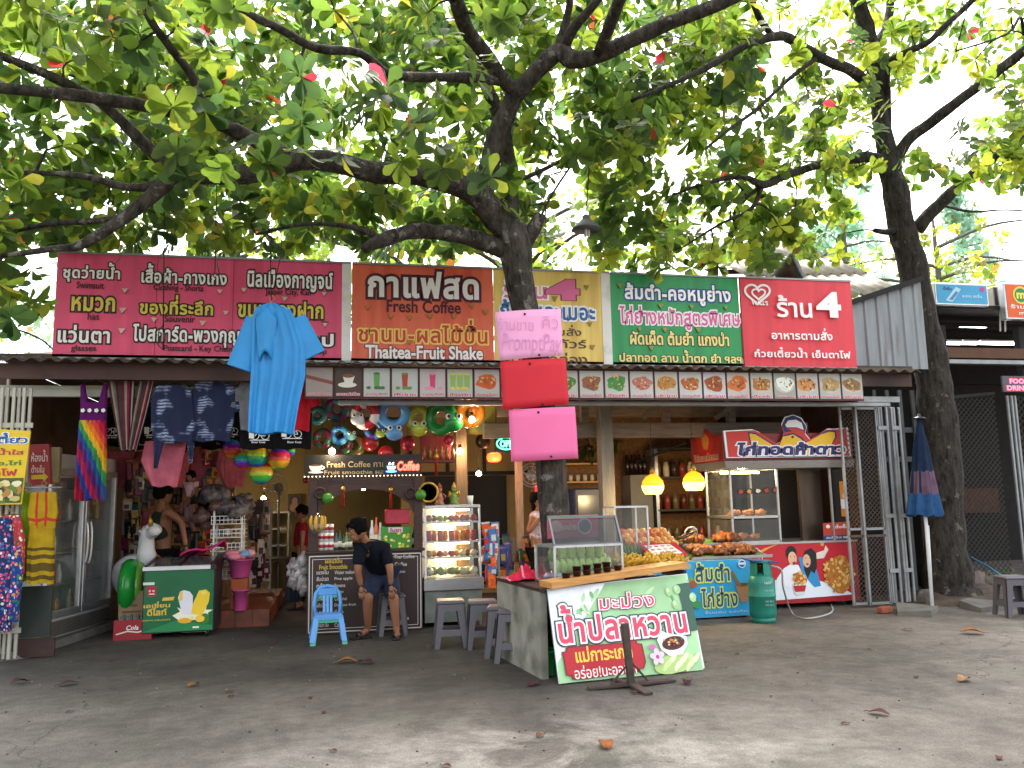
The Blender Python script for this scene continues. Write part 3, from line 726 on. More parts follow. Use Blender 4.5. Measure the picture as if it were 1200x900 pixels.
class Leaves:
    def __init__(s): s.v = []; s.f = []; s.c = []
    def leaf(s, p, d, up, L, Wd, c, droop):
        d = d.normalized(); sd = d.cross(up)
        if sd.length < 1e-3: sd = d.orthogonal()
        sd.normalize(); nn = sd.cross(d)
        b = len(s.v); fold = random.uniform(.05, .3)
        def pt(t, w, ):
            q = p + d * (L * t) - nn * (droop * L * t * t)
            return q + sd * (w * Wd) + nn * (abs(w) * fold * Wd)
        s.v += [pt(0, 0), pt(.4, -.28), pt(.4, 0), pt(.4, .28), pt(.74, -.5), pt(.74, 0), pt(.74, .5), pt(.93, -.28), pt(1, 0), pt(.93, .28)]
        s.f += [(b, b + 2, b + 1), (b, b + 3, b + 2), (b + 1, b + 2, b + 5, b + 4), (b + 2, b + 3, b + 6, b + 5), (b + 4, b + 5, b + 8, b + 7), (b + 5, b + 6, b + 9, b + 8)]
        s.c += [c] * 10
    def rosette(s, p, d, n, L, pal):
        d = d.normalized(); a = d.orthogonal().normalized(); bb = d.cross(a); t0 = random.random() * 6
        base = random.choice(pal)
        for i in range(n):
            t = t0 + i * 2.4 + random.uniform(-.3, .3); out = a * math.cos(t) + bb * math.sin(t)
            el = random.uniform(.15, .75); dr = out * math.cos(el) + d * math.sin(el) * .8 + Vector((0, 0, -.12))
            k = random.uniform(.8, 1.2); q = random.random()
            c = random.choice(REDS) if q < .005 else (random.choice(YELLOWS) if q < .09 else base)
            c = tuple(x * k for x in c)
            LL = L * random.uniform(.65, 1.2)
            s.leaf(p + d * random.uniform(-.04, .02), dr, d, LL, LL * random.uniform(.48, .63), c, random.uniform(.05, .45))
    def build(s, name, m, parent):
        me = bpy.data.meshes.new(name); inv = TM[parent.name].inverted() if parent else Matrix.Identity(4)
        me.from_pydata([tuple(inv @ p) for p in s.v], [], s.f); me.materials.append(m)
        at_ = me.color_attributes.new('tint', 'FLOAT_COLOR', 'POINT'); arr = np.ones((len(s.v), 4), np.float32); arr[:, :3] = np.array(s.c, np.float32)
        at_.data.foreach_set('color', arr.ravel()); me.polygons.foreach_set('use_smooth', [True] * len(s.f)); me.update()
        o = bpy.data.objects.new(name, me); col.objects.link(o)
        if parent: o.parent = parent
        return o

def smooth(pts, k=4):
    """Catmull-Rom through (point, radius) knots, with a little bark wobble"""
    P = [p for p, r in pts]; Rr = [r for p, r in pts]; out = []; n = len(P)
    for i in range(n - 1):
        a, b, c, d = P[max(i - 1, 0)], P[i], P[i + 1], P[min(i + 2, n - 1)]
        for q in range(k):
            t = q / k; p = .5 * ((2 * b) + (c - a) * t + (2 * a - 5 * b + 4 * c - d) * t * t + (3 * b - a - 3 * c + d) * t ** 3)
            r = Rr[i] * (1 - t) + Rr[i + 1] * t
            j = Vector((noise.noise(p * 3.1), noise.noise(p * 3.1 + Vector((9, 0, 0))), noise.noise(p * 3.1 + Vector((0, 7, 0))))) * r * .22
            out.append((p + j, r * (1 + .16 * noise.noise(p * 5 + Vector((3, 3, 3))))))
    out.append((P[-1], Rr[-1])); return out

def tree(name, label, base, limbs, targets, pal, leafL, bark, maxlen=1.5, group=None, nleaf=(8, 12), leafm=None, seed=1):
    """limbs: lists of (point, radius); targets: points the twigs grow to, each carrying a rosette of leaves"""
    random.seed(seed)
    t = thing(name, label, 'tree', base, group=group); mb = MB(); nodes = []
    for L_ in limbs:
        s = smooth([(p, r * .86) for p, r in L_]); mb.tube([p for p, r in s], [r for p, r in s], bark, n=10 if L_[0][1] > .05 else 6)
        nodes += [(p, r) for p, r in s if r < .16]
    NP = np.array([tuple(p) for p, r in nodes]); NR = [r for p, r in nodes]
    lv = Leaves(); tg = list(targets)
    tg.sort(key=lambda p: float(np.min(np.sum((NP - np.array(tuple(p))) ** 2, axis=1))))
    buf = np.zeros((len(NP) + len(tg) * 5, 3)); buf[:len(NP)] = NP; cnt = len(NP)
    for p in tg:
        dd = np.sum((buf[:cnt] - np.array(tuple(p))) ** 2, axis=1); i = int(dd.argmin())
        q = Vector(buf[i]); ln = (p - q).length
        if ln > maxlen or ln < .05: continue
        r0_ = min(NR[i] * .8, .028, .009 + .012 * ln); side = (p - q).cross(Vector((0, 0, 1))); mid = q.lerp(p, .5) + Vector((random.uniform(-.12, .12), random.uniform(-.12, .12), random.uniform(-.02, .16))) * ln
        pts = [q, q.lerp(mid, .55) + Vector((0, 0, .03)) * ln, mid, mid.lerp(p, .55), p]
        mb.tube(pts, [r0_, r0_ * .85, r0_ * .7, r0_ * .55, r0_ * .45], bark, n=4)
        for w in pts[1:]:
            buf[cnt] = tuple(w); cnt += 1; NR.append(r0_ * .7)
        d = (p - mid).normalized() + Vector((random.uniform(-.3, .3), random.uniform(-.3, .3), random.uniform(0, .6)))
        lv.rosette(p, d, random.randint(*nleaf), leafL, pal)
        if ln > .45 and random.random() < .8: lv.rosette(mid, Vector((random.uniform(-1, 1), random.uniform(-1, 1), .8)), random.randint(3, 6), leafL * .9, pal)
    mb.build('trunk', t); lv.build('crown', leafm or LEAF, t)
    return t
def pick(n, fn, seed, thr=-.1, sc_=.75):
    """n random points of fn(), thinned in clumps"""
    random.seed(seed); out = []; tries = 0
    while len(out) < n and tries < n * 40:
        tries += 1; p = fn()
        if p is None: continue
        if noise.noise(p * sc_ + Vector((seed * 3.3, 0, 0))) > thr + random.uniform(-.12, .12): out.append(p)
    return out

A = lambda x, y, Y, r: (at(x, y, Y), r)
# ---- the tree in the middle, standing behind the mango stall
mb_ = gnd(662, 735); base1 = Vector((2.2, 7.9, 0))
L1 = [[(Vector((2.24, 7.92, -.05)), .3), (Vector((2.2, 7.9, .3)), .22), A(655, 640, 7.9, .185), A(646, 560, 7.9, .175), A(632, 450, 7.88, .165), A(614, 350, 7.86, .165), A(604, 300, 7.85, .2), A(600, 268, 7.85, .19)],
      [A(603, 290, 7.86, .15), A(575, 245, 7.75, .16), A(548, 222, 7.65, .145), A(500, 205, 7.5, .125), A(440, 202, 7.35, .115), A(395, 190, 7.25, .11), A(350, 188, 7.2, .1), A(300, 203, 7.1, .095), A(240, 206, 7.05, .085), A(205, 208, 7.0, .075), A(160, 245, 6.9, .06), A(100, 285, 6.8, .045), A(60, 292, 6.8, .03), A(0, 300, 6.8, .02)],
      [A(205, 206, 7.0, .07), A(165, 165, 6.9, .055), A(118, 120, 6.8, .05), A(60, 90, 6.6, .045), A(0, 65, 6.5, .035), A(-60, 40, 6.4, .02)],
      [A(350, 188, 7.2, .08), A(290, 160, 7.1, .075), A(235, 138, 6.9, .065), A(170, 124, 6.7, .06), A(90, 112, 6.5, .055), A(0, 103, 6.3, .045), A(-80, 95, 6.2, .02)],
      [A(235, 138, 6.9, .05), A(228, 95, 6.7, .045), A(200, 55, 6.5, .04), A(172, 15, 6.3, .035), A(160, -40, 6.2, .02)],
      [A(195, 215, 7.0, .055), A(150, 220, 7.0, .04), A(90, 205, 7.1, .03), A(0, 203, 7.2, .02)],
      [A(180, 225, 7.0, .05), A(140, 255, 7.3, .04), A(60, 262, 7.6, .03), A(0, 275, 7.8, .02)],
      [A(590, 292, 7.85, .12), A(550, 276, 7.8, .1), A(510, 272, 7.7, .09), A(480, 272, 7.6, .085), A(445, 283, 7.5, .075), A(426, 292, 7.45, .045)],
      [A(450, 283, 7.5, .05), A(420, 268, 7.6, .03), A(360, 262, 7.8, .022), A(300, 275, 8, .015)],
      [A(560, 240, 7.7, .13), A(572, 205, 7.7, .125), A(582, 160, 7.65, .12), A(598, 122, 7.6, .115), A(606, 108, 7.55, .11)],
      [A(606, 110, 7.55, .09), A(583, 85, 7.4, .085), A(562, 55, 7.2, .085), A(545, 30, 7.0, .085), A(534, 0, 6.8, .08), A(528, -40, 6.6, .06)],
      [A(585, 95, 7.45, .06), A(545, 90, 7.3, .055), A(500, 90, 7.1, .05), A(455, 86, 6.9, .048), A(420, 62, 6.7, .045), A(370, 56, 6.5, .042), A(320, 30, 6.3, .04), A(235, -5, 6.1, .03)],
      [A(606, 112, 7.55, .1), A(632, 82, 7.4, .095), A(655, 62, 7.3, .1), A(672, 70, 7.2, .1), A(700, 66, 7.1, .09), A(740, 47, 6.9, .085), A(790, 24, 6.7, .08), A(860, -4, 6.4, .07), A(940, -50, 6.2, .05)],
      [A(660, 62, 7.3, .07), A(672, 35, 7.1, .06), A(690, 12, 6.9, .05), A(715, -20, 6.7, .04)],
      [A(655, 58, 7.3, .06), A(665, 20, 7.2, .05), A(672, -30, 7, .03)],
      [A(600, 272, 7.9, .12), A(597, 225, 8.1, .105), A(594, 170, 8.3, .1), A(578, 120, 8.5, .09), A(552, 62, 8.7, .08), A(500, 18, 8.9, .07), A(470, -20, 9, .05)],
      [A(612, 290, 7.85, .1), A(626, 268, 7.8, .085), A(633, 250, 7.75, .06)],
      [A(606, 212, 8.1, .03), A(640, 197, 8.2, .026), A(685, 172, 8.3, .024), A(708, 150, 8.4, .022), A(750, 112, 8.5, .02), A(800, 92, 8.6, .018), A(870, 60, 8.7, .012)],
      [A(618, 300, 7.8, .02), A(640, 240, 8.2, .017), A(672, 190, 8.3, .015), A(692, 158, 8.35, .012)],
      # limbs reaching overhead towards the camera, above the frame
      [A(534, 0, 6.8, .07), A(480, -140, 5.6, .06), A(380, -320, 4.6, .04), A(300, -500, 3.8, .02)],
      [A(700, 66, 7.1, .07), A(760, -90, 5.6, .06), A(820, -260, 4.6, .04), A(900, -420, 4, .02)],
      [A(160, -40, 6.2, .03), A(120, -160, 5.2, .025), A(60, -300, 4.5, .015)]]
def cam_box(x0, x1, y0, y1, Y0, Y1):
    def f():
        Y = random.uniform(Y0, Y1); return at(random.uniform(x0, x1), random.uniform(y0, y1), Y)
    return f
T1 = pick(1150, cam_box(-120, 640, -60, 285, 7.7, 10.6), 3, -.16, 1.0) + pick(130, cam_box(-120, 640, -60, 225, 5.9, 7.4), 13, -.05) + pick(120, cam_box(-60, 620, 230, 300, 9.3, 10.6), 17, -.3) + pick(330, cam_box(600, 890, -40, 185, 7.4, 10.2), 5, -.1, 1.0) \
   + pick(24, cam_box(-40, 44, 250, 385, 6.8, 7.8), 16, -.3) + pick(260, cam_box(-300, 1000, -520, -40, 3.6, 7), 7, -.1)
tree('almond_tree', 'dark barked spreading tree behind the mango stall with paper notices on its trunk', base1, L1, T1, GREENS, .185, BARK, 2.2, 'broad leaved shade trees', seed=11)

# ---- the tree at the right
base2 = Vector((8.02, 9.95, 0))
L2 = [[(Vector((8.05, 9.95, -.05)), .52), (Vector((8.04, 9.95, .25)), .38), A(1106, 640, 9.95, .32), A(1104, 560, 9.95, .3), A(1097, 470, 9.95, .29), A(1086, 400, 9.93, .265), A(1072, 330, 9.9, .24), A(1060, 280, 9.88, .225), A(1047, 215, 9.85, .19), A(1040, 180, 9.85, .185)],
      [A(1042, 195, 9.85, .16), A(1033, 140, 9.8, .14), A(1026, 90, 9.75, .135), A(1018, 40, 9.7, .125), A(1004, 0, 9.6, .12), A(990, -50, 9.5, .09)],
      [A(1020, 60, 9.7, .08), A(1040, 30, 9.9, .075), A(1043, 0, 10, .07), A(1045, -50, 10, .05)],
      [A(1030, 108, 9.75, .09), A(1000, 84, 9.4, .085), A(970, 72, 9.1, .08), A(940, 55, 8.8, .075), A(920, 43, 8.6, .07), A(895, 45, 8.4, .06), A(865, 58, 8.2, .05), A(830, 78, 8, .045), A(795, 95, 7.9, .03), A(740, 118, 7.8, .02)],
      [A(905, 42, 8.5, .05), A(890, 20, 8.3, .045), A(875, -15, 8.1, .04)],
      [A(955, 70, 8.9, .04), A(925, 92, 8.7, .034), A(890, 125, 8.4, .028), A(855, 152, 8.2, .022), A(812, 186, 8, .012)],
      [A(1040, 188, 9.85, .1), A(1015, 184, 9.7, .085), A(985, 187, 9.5, .075), A(950, 196, 9.2, .065), A(920, 206, 9, .06), A(895, 217, 8.8, .06), A(870, 207, 8.6, .035), A(830, 214, 8.5, .028), A(790, 228, 8.4, .015)],
      [A(893, 217, 8.8, .035), A(880, 245, 8.8, .028), A(845, 262, 8.7, .02), A(800, 290, 8.6, .012)],
      [A(893, 217, 8.8, .03), A(860, 250, 8.9, .025), A(872, 290, 8.9, .016)],
      [A(1046, 195, 9.85, .11), A(1062, 165, 9.7, .1), A(1090, 145, 9.5, .09), A(1115, 124, 9.3, .085), A(1150, 98, 9.1, .08), A(1200, 60, 8.8, .075), A(1260, 10, 8.5, .05)],
      [A(1040, 178, 9.85, .07), A(1041, 120, 9.7, .06), A(1040, 78, 9.5, .055), A(1060, 62, 9.3, .052), A(1088, 50, 9.1, .05), A(1108, 30, 9, .048), A(1140, 0, 8.8, .045), A(1180, -50, 8.5, .03)],
      [A(1074, 268, 9.88, .12), A(1095, 245, 9.75, .1), A(1120, 222, 9.6, .09), A(1150, 196, 9.4, .085), A(1185, 172, 9.2, .075), A(1220, 152, 9, .06), A(1280, 110, 8.6, .03)],
      [A(1130, 215, 9.5, .06), A(1165, 200, 9.6, .055), A(1200, 185, 9.7, .05), A(1260, 170, 9.8, .03)],
      [A(1056, 268, 9.88, .07), A(1040, 272, 9.8, .05), A(1025, 270, 9.75, .04)],
      [A(1100, 240, 9.75, .025), A(1140, 248, 10.2, .02), A(1180, 246, 10.4, .016), A(1230, 250, 10.6, .01)],
      [A(1200, 40, 8.8, .03), A(1195, 20, 8.6, .025), A(1180, 40, 8.4, .02), A(1120, 60, 8, .012)],
      [A(990, -50, 9.5, .07), A(960, -180, 8, .05), A(900, -340, 6.8, .03)], [A(1180, -50, 8.5, .03), A(1210, -200, 7.4, .025), A(1240, -380, 6.6, .015)]]
T2 = pick(420, cam_box(690, 1010, 10, 305, 8.4, 11.2), 21, -.1) + pick(240, cam_box(1000, 1300, -40, 225, 8.2, 11.2), 22, -.02) + pick(60, cam_box(690, 900, 190, 318, 8.3, 10.2), 23, -.15) \
   + pick(130, cam_box(760, 1300, -450, -20, 6, 9.5), 24, -.1) + pick(26, cam_box(880, 950, 225, 290, 9.2, 10.6), 25, -.2)
PAL2 = GREENS[:4] + YELLOWS[:1]
tree('almond_tree', 'thick dark leaning tree at the right beside the closed blue parasol', base2, L2, T2, PAL2, .18, BARKD, 2.1, 'broad leaved shade trees', seed=12)

# ---- trees behind the shop, one by one
def bush_tree(x, Y, z0, z1, rx, pal, n, seed, label, leaf=.2, barkm=BARKF, conifer=False):
    random.seed(seed); base = Vector((x, Y, 0)); top = Vector((x + random.uniform(-.3, .3), Y, z1))
    limbs = [[(base, .2), (base.lerp(top, .4), .16), (base.lerp(top, .75), .1), (top, .03)]]
    for i in range(9):
        q = base.lerp(top, random.uniform(.35, .9)); t = random.uniform(0, 2 * PI); ln = rx * random.uniform(.6, .95)
        e = q + Vector((math.cos(t) * ln, math.sin(t) * ln, random.uniform(.1, .9) * (1 if not conifer else -.3))); limbs.append([(q, .06), (q.lerp(e, .5) + Vector((0, 0, .2)), .045), (e, .015)])
    c = (z0 + z1) / 2; hz = (z1 - z0) / 2
    def f():
        while True:
            p = Vector((random.uniform(-1, 1), random.uniform(-1, 1), random.uniform(-1, 1)))
            if conifer: p.x *= max(.1, (1 - p.z) / 2); p.y *= max(.1, (1 - p.z) / 2)
            if p.length < 1: return Vector((x + p.x * rx, Y + p.y * rx, c + p.z * hz))
    return tree('leafy_tree', label, base, limbs, pick(n, f, seed, -.08, .6), pal, leaf, barkm, 2.2, 'trees behind the shop', (6, 9), LEAFF, seed)
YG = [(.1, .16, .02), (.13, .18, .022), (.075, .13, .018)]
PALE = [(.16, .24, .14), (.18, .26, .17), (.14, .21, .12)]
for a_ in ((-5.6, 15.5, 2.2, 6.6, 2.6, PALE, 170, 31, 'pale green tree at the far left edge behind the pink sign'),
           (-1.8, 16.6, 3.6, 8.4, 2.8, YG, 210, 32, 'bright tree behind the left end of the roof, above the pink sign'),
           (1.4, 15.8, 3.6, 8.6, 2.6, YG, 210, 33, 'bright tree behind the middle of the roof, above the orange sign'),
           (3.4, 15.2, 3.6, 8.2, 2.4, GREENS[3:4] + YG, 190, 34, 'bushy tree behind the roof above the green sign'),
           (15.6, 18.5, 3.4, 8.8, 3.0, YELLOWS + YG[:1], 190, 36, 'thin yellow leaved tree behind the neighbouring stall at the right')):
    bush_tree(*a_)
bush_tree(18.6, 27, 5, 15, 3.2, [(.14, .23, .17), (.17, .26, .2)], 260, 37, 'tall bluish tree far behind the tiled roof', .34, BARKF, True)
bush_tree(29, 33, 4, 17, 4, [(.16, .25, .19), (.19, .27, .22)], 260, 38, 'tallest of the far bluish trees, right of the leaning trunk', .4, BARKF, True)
random.seed(99)
# a hazy row of woodland that closes the view far behind
# ================================================================= plastic stools
def stool(label, loc, rz, s=1.0, h='#6f6b70'):
    t = thing('plastic_stool', label, 'stool', loc, rz, 'grey plastic stools'); m_ = GREYP; T = TM[t.name]; a, b, H = .135 * s, .175 * s, .46 * s
    mb = MB(); mb.box((0, 0, H - .02), (a * 2 + .02, a * 2 + .02, .04), m_, T, bev=.014); mb.box((0, 0, H + .001), (a * 1.7, a * 1.7, .004), m_, T); mb.build('seat', t)
    for i, j in ((-1, -1), (1, -1), (1, 1), (-1, 1)):
        mb = MB(); w0, w1 = .085, .055; zt, zb = H - .035, 0
        for ax in (0, 1):
            def P3(z, off, th):
                q = a + (b - a) * (1 - z / H); x = q * i; y = q * j
                if ax == 0: return (x - i * off, y - j * th, z)
                return (x - i * th, y - j * off, z)
            mb.hexa([P3(zb, 0, 0), P3(zb, w1, 0), P3(zb, w1, .012), P3(zb, 0, .012), P3(zt, 0, 0), P3(zt, w0, 0), P3(zt, w0, .012), P3(zt, 0, .012)], m_, T)
        mb.build('leg', t)
    for ax in (0, 1):
        for k in (-1, 1):
            mb = MB(); z0, z1 = .12 * s, .18 * s
            def P4(z, u, th):
                q = a + (b - a) * (1 - z / H) - .002; return (u * q, k * (q - th), z) if ax == 0 else (k * (q - th), u * q, z)
            mb.hexa([P4(z0, -.8, 0), P4(z0, .8, 0), P4(z0, .8, .012), P4(z0, -.8, .012), P4(z1, -.8, 0), P4(z1, .8, 0), P4(z1, .8, .012), P4(z1, -.8, .012)], m_, T); mb.build('rail', t)
            mb = MB(); z0, z1 = .36 * s, .425 * s
            mb.hexa([P4(z0, -.75, 0), P4(z0, .75, 0), P4(z0, .75, .012), P4(z0, -.75, .012), P4(z1, -.9, 0), P4(z1, .9, 0), P4(z1, .9, .012), P4(z1, -.9, .012)], m_, T); mb.build('apron', t)
    return t
s0 = stool('grey plastic stool standing alone in front of the fruit display case', gnd(528, 757), R(-4))
dup(s0, gnd(566, 758), R(-6), 'grey plastic stool half hidden behind the two stools beside the mango counter')
dup(s0, gnd(590, 768), R(-14), 'grey plastic stool tucked in behind the nearest stool by the mango counter wall')
dup(s0, gnd(604, 774), R(-20), 'nearest grey plastic stool, beside the concrete wall of the mango counter')
dup(s0, Vector((1.95, 9.15, 0)), R(-3), 'grey plastic stool farthest back, right beside the fruit display case')
dup(s0, Vector((.62, 9.65, 0)), R(2), 'grey plastic stool behind the legs of the bending man', scale=.95)
dup(s0, gnd(1190, 722), R(-16), 'grey plastic stool standing alone at the right edge near the tree roots')

# ================================================================= stacked child chairs
def child_chair(label, loc, rz, m_, z=0):
    t = thing('child_chair', label, 'chair', (loc[0], loc[1], z), rz, 'small plastic chairs'); T = TM[t.name]
    mb = MB(); mb.box((0, 0, .255), (.29, .27, .018), m_, T, bev=.007); mb.box((0, -.137, .24), (.29, .014, .04), m_, T); mb.build('seat', t)
    for i in (-1, 1):
        for j in (-1, 1):
            mb = MB(); w = .026
            mb.hexa([(i * .165 - w, j * .16 - w, 0), (i * .165 + w, j * .16 - w, 0), (i * .165 + w, j * .16 + w, 0), (i * .165 - w, j * .16 + w, 0),
                     (i * .125 - w, j * .115 - w, .25), (i * .125 + w, j * .115 - w, .25), (i * .125 + w, j * .115 + w, .25), (i * .125 - w, j * .115 + w, .25)], m_, T); mb.build('leg', t)
    mb = MB(); pts = [(-.13, .125, .25), (-.14, .145, .36), (-.125, .165, .46), (-.08, .175, .52), (0, .178, .535), (.08, .175, .52), (.125, .165, .46), (.14, .145, .36), (.13, .125, .25)]
    mb.tube(pts, .02, m_, 8, M=T); mb.box((0, .16, .475), (.2, .02, .07), m_, T @ Matrix.Rotation(0, 4, 'X'), bev=.006); mb.build('back_frame', t)
    for x in (-.036, 0, .036):
        mb = MB(); mb.hexa([(x - .012, .12, .26), (x + .012, .12, .26), (x + .012, .132, .26), (x - .012, .132, .26), (x - .012, .158, .45), (x + .012, .158, .45), (x + .012, .17, .45), (x - .012, .17, .45)], m_, T); mb.build('back_slat', t)
    return t
cl = gnd(384, 753)
child_chair('green child chair underneath the blue one in front of the menu board', cl + Vector((.005, .012, 0)), R(3), plastic('#4aa890'), -.03 + .03)
child_chair('pale blue child chair stacked on a green one before the menu board', cl, R(3), plastic('#5b97d8'), .035)

# ================================================================= gas cylinder, lid and hose
gb = gnd(895, 729); GT = mat('green_enamel', '#1f7a68', .4, .1, var=.15, scale=6, dirt='#3a5a50', dscale=5)
t = thing('gas_cylinder', 'dark green gas cylinder standing between the blue stall and the chicken cart', 'gas cylinder', gb); T = TM[t.name]
mb = MB(); mb.lathe([(.02, .03), (.12, .035), (.148, .07), (.152, .12), (.152, .29), (.156, .295), (.156, .305), (.152, .31), (.152, .44), (.146, .485), (.12, .53), (.07, .555), (.03, .56)], GT, 26, T); mb.build('tank', t)
mb = MB(); mb.lathe([(.135, 0), (.14, .0), (.14, .06), (.13, .06)], GT, 24, T); mb.build('foot_ring', t)
mb = MB()
for k in range(3):
    n = 8; a0 = k * 2.094 + .3
    for i in range(n):
        t0, t1 = a0 + 1.5 * i / n, a0 + 1.5 * (i + 1) / n
        q = lambda r, a, z: (r * math.cos(a), r * math.sin(a), z)
        mb.hexa([q(.118, t0, .53), q(.124, t0, .53), q(.124, t1, .53), q(.118, t1, .53), q(.108, t0, .68), q(.114, t0, .68), q(.114, t1, .68), q(.108, t1, .68)], GT, T)
mb.torus(gb + Vector((0, 0, .685)), .112, .012, GT, (0, 0, 1)); mb.build('collar', t)
mb = MB(); mb.lathe([(.02, .55), (.02, .63), (.035, .63), (.035, .65), (.01, .655)], mat('brass', '#9a7a3a', .4, .8), 12, T); mb.build('valve', t)
ar = Art(gb + Vector((0, -.157, 0)), (1, 0, 0), (0, 0, 1)); ar.text('1607', -.045, .44, .045, .47, ink('#c9d2c6'), .02, px=False)
for z in (.2, .24, .36): ar.text('15 KG', -.05, z, -.005, z + .02, ink('#a9bab0'), .01, px=False); ar.text('0-1', .01, z, .05, z + .02, ink('#a9bab0'), .01, px=False)
ar.build('stencil', t)
mb = MB(); mb.hexa([gb + Vector(p) for p in ((-.17, -.1, .7), (.17, -.13, .665), (.2, .16, .675), (-.15, .17, .71), (-.17, -.1, .715), (.17, -.13, .68), (.2, .16, .69), (-.15, .17, .725))], plastic('#1c3f78', .5))
solo(mb, 'board', 'dark blue plastic sheet laid over the collar of the gas cylinder', 'board')
mb = MB(); hp = [gb + Vector((.03, -.02, .64)), gb + Vector((.2, -.1, .6)), at(918, 690, 9.1), gnd(928, 718, .015), gnd(945, 725, .012), gnd(975, 717, .012), gnd(985, 705, .012) + Vector((0, .3, 0)), gnd(990, 700, .02) + Vector((0, .5, .1))]
mb.tube([p for p, r in smooth([(p, .012) for p in hp], 5)], .011, mat('grey_rubber_hose', '#a8a39c', .6), 8)
solo(mb, 'gas_hose', 'pale grey hose looping over the ground from the gas cylinder', 'hose')

# ================================================================= chest freezer
fz0 = gnd(163, 750); fz = Vector((-1.72, 10.52, 0)); GRN = mat('freezer_green', '#0f6138', .4, var=.18, scale=2.2)
t = thing('chest_freezer', 'green ice cream chest freezer with sliding glass top beside the doorway', 'freezer', fz)
x0, x1, y0, y1 = fz0.x + .02, at(250, 746, fz0.y).x, fz0.y, fz0.y + .62
mb = MB(); mb.box(((x0 + x1) / 2, (y0 + y1) / 2, .41), (x1 - x0, y1 - y0, .7), mat('freezer_dark_side', '#2a2c30', .5), bev=.01); mb.build('body', t)
fA = Art((x0, y0, 0), (1, 0, 0), (0, 0, 1), lift=.003); w = x1 - x0
fA.rect(.012, .075, w - .012, .74, GRN, False)
fA.poly([(.012, .08), (w * .5, .2), (w - .012, .12), (w - .012, .075), (.012, .075)], ink('#1f8048'), False)
def fx(X, Y): return fA.uv(X * .2333 + 0, 600 + Y * .2333)
def pp(lst): return [fx(*q) for q in lst]
fA.poly(pp([(738, 372), (786, 372), (786, 420), (762, 428), (738, 420)]), ink('#a32632'), False)
for cx in (753, 771): fA.ell(*fx(cx, 397), .012, .012, WHITE, False, n=12); fA.ell(*fx(cx, 397), .006, .006, ink('#a32632'), False, n=10)
fA.rect(*fx(748, 415), *fx(777, 409), WHITE, False)
GOLD = ink('#d8b548'); CRM = ink('#efe6cd')
fA.text('เอเชี่ยน', *fx(722, 452), *fx(855, 478), GOLD, .03, px=False); fA.text('ดีไลท์', *fx(740, 485), *fx(838, 518), GOLD, .03, px=False)
for i_, (s_, b_) in enumerate((('ASIAN DELIGHT', (712, 536, 858, 550)), ('www.asiandelight', (712, 604, 860, 612)), ('facebook asiandelight', (915, 598, 1045, 606)))):
    p0, p1 = fx(b_[0], b_[3]), fx(b_[2], b_[1]); fA.text(s_, p0[0], p0[1], p1[0], p1[1], GOLD if i_ == 0 else CRM, .01, px=False)
fA.poly(pp([(820, 430), (878, 425), (872, 443), (814, 446)]), GOLD, False)
spl = [(866, 520), (905, 500), (890, 478), (915, 490), (930, 470), (1000, 490), (1040, 465), (1035, 490), (1070, 490), (1045, 505), (1050, 530), (1010, 540), (900, 545), (880, 530)]
fA.poly(pp(spl), CRM, False)
fA.poly(pp([(905, 400), (925, 392), (955, 400), (970, 420), (968, 500), (955, 520), (915, 510), (895, 430)]), ink('#dcdbe2'), False); fA.poly(pp([(905, 400), (920, 398), (918, 440), (898, 450)]), ink('#e4c24a'), False)
fA.poly(pp([(1000, 395), (1035, 388), (1055, 405), (1050, 450), (1015, 520), (960, 510), (970, 460)]), ink('#e8c62e'), False); fA.ell(*fx(1025, 405), .03, .02, ink('#efd75a'), False)
fA.ell(*fx(1030, 535), .05, .06, ink('#35752f'), False); fA.ell(*fx(1005, 535), .05, .038, ink('#eec23c'), False); fA.ell(*fx(930, 545), .075, .03, ink('#e0a82a'), False); fA.ell(*fx(960, 530), .03, .02, ink('#f0dc9a'), False)
fA.rect(*fx(968, 583), *fx(1000, 572), CRM, False)
fA.rect(*fx(720, 368), *fx(778, 352), ink('#d8d8d4'), False)
fA.build('front_print', t)
mb = MB(); mb.hexa([(x0 - .01, y0 - .015, .75), (x1 + .01, y0 - .015, .75), (x1 + .01, y1, .75), (x0 - .01, y1, .75), (x0 - .01, y0 - .015, .79), (x1 + .01, y0 - .015, .79), (x1 + .01, y1, .86), (x0 - .01, y1, .86)], mat('freezer_rim', '#cfd0d0', .4)); mb.build('rim', t)
mb = MB(); mb.hexa([(x0 + .04, y0 + .02, .791), (x1 - .04, y0 + .02, .791), (x1 - .04, y1 - .04, .857), (x0 + .04, y1 - .04, .857), (x0 + .04, y0 + .02, .797), (x1 - .04, y0 + .02, .797), (x1 - .04, y1 - .04, .863), (x0 + .04, y1 - .04, .863)], mat('dark_glass', '#4a4f52', .12, var=.1)); mb.build('sliding_lid', t)
for x in (x0 + .02, x1 - .02, (x0 + x1) / 2):
    mb = MB(); mb.beam((x, y0, .80), (x, y1, .868), .03, .015, BLACKP); mb.build('lid_rail', t)
mb = MB(); mb.hexa([(x1 - .05, y0 - .017, .74), (x1 + .012, y0 - .017, .74), (x1 + .012, y1, .74), (x1 - .05, y1, .74), (x1 - .05, y0 - .017, .80), (x1 + .012, y0 - .017, .80), (x1 + .012, y1, .875), (x1 - .05, y1, .875)], BLACKP); mb.build('corner_cap', t)
for x in (x0 + .08, x1 - .08):
    for y in (y0 + .07, y1 - .07):
        mb = MB(); mb.tube([(x - .014, y, .03), (x + .014, y, .03)], .03, BLACKP, 12); mb.box((x, y, .055), (.04, .03, .025), STEEL); mb.build('caster', t)

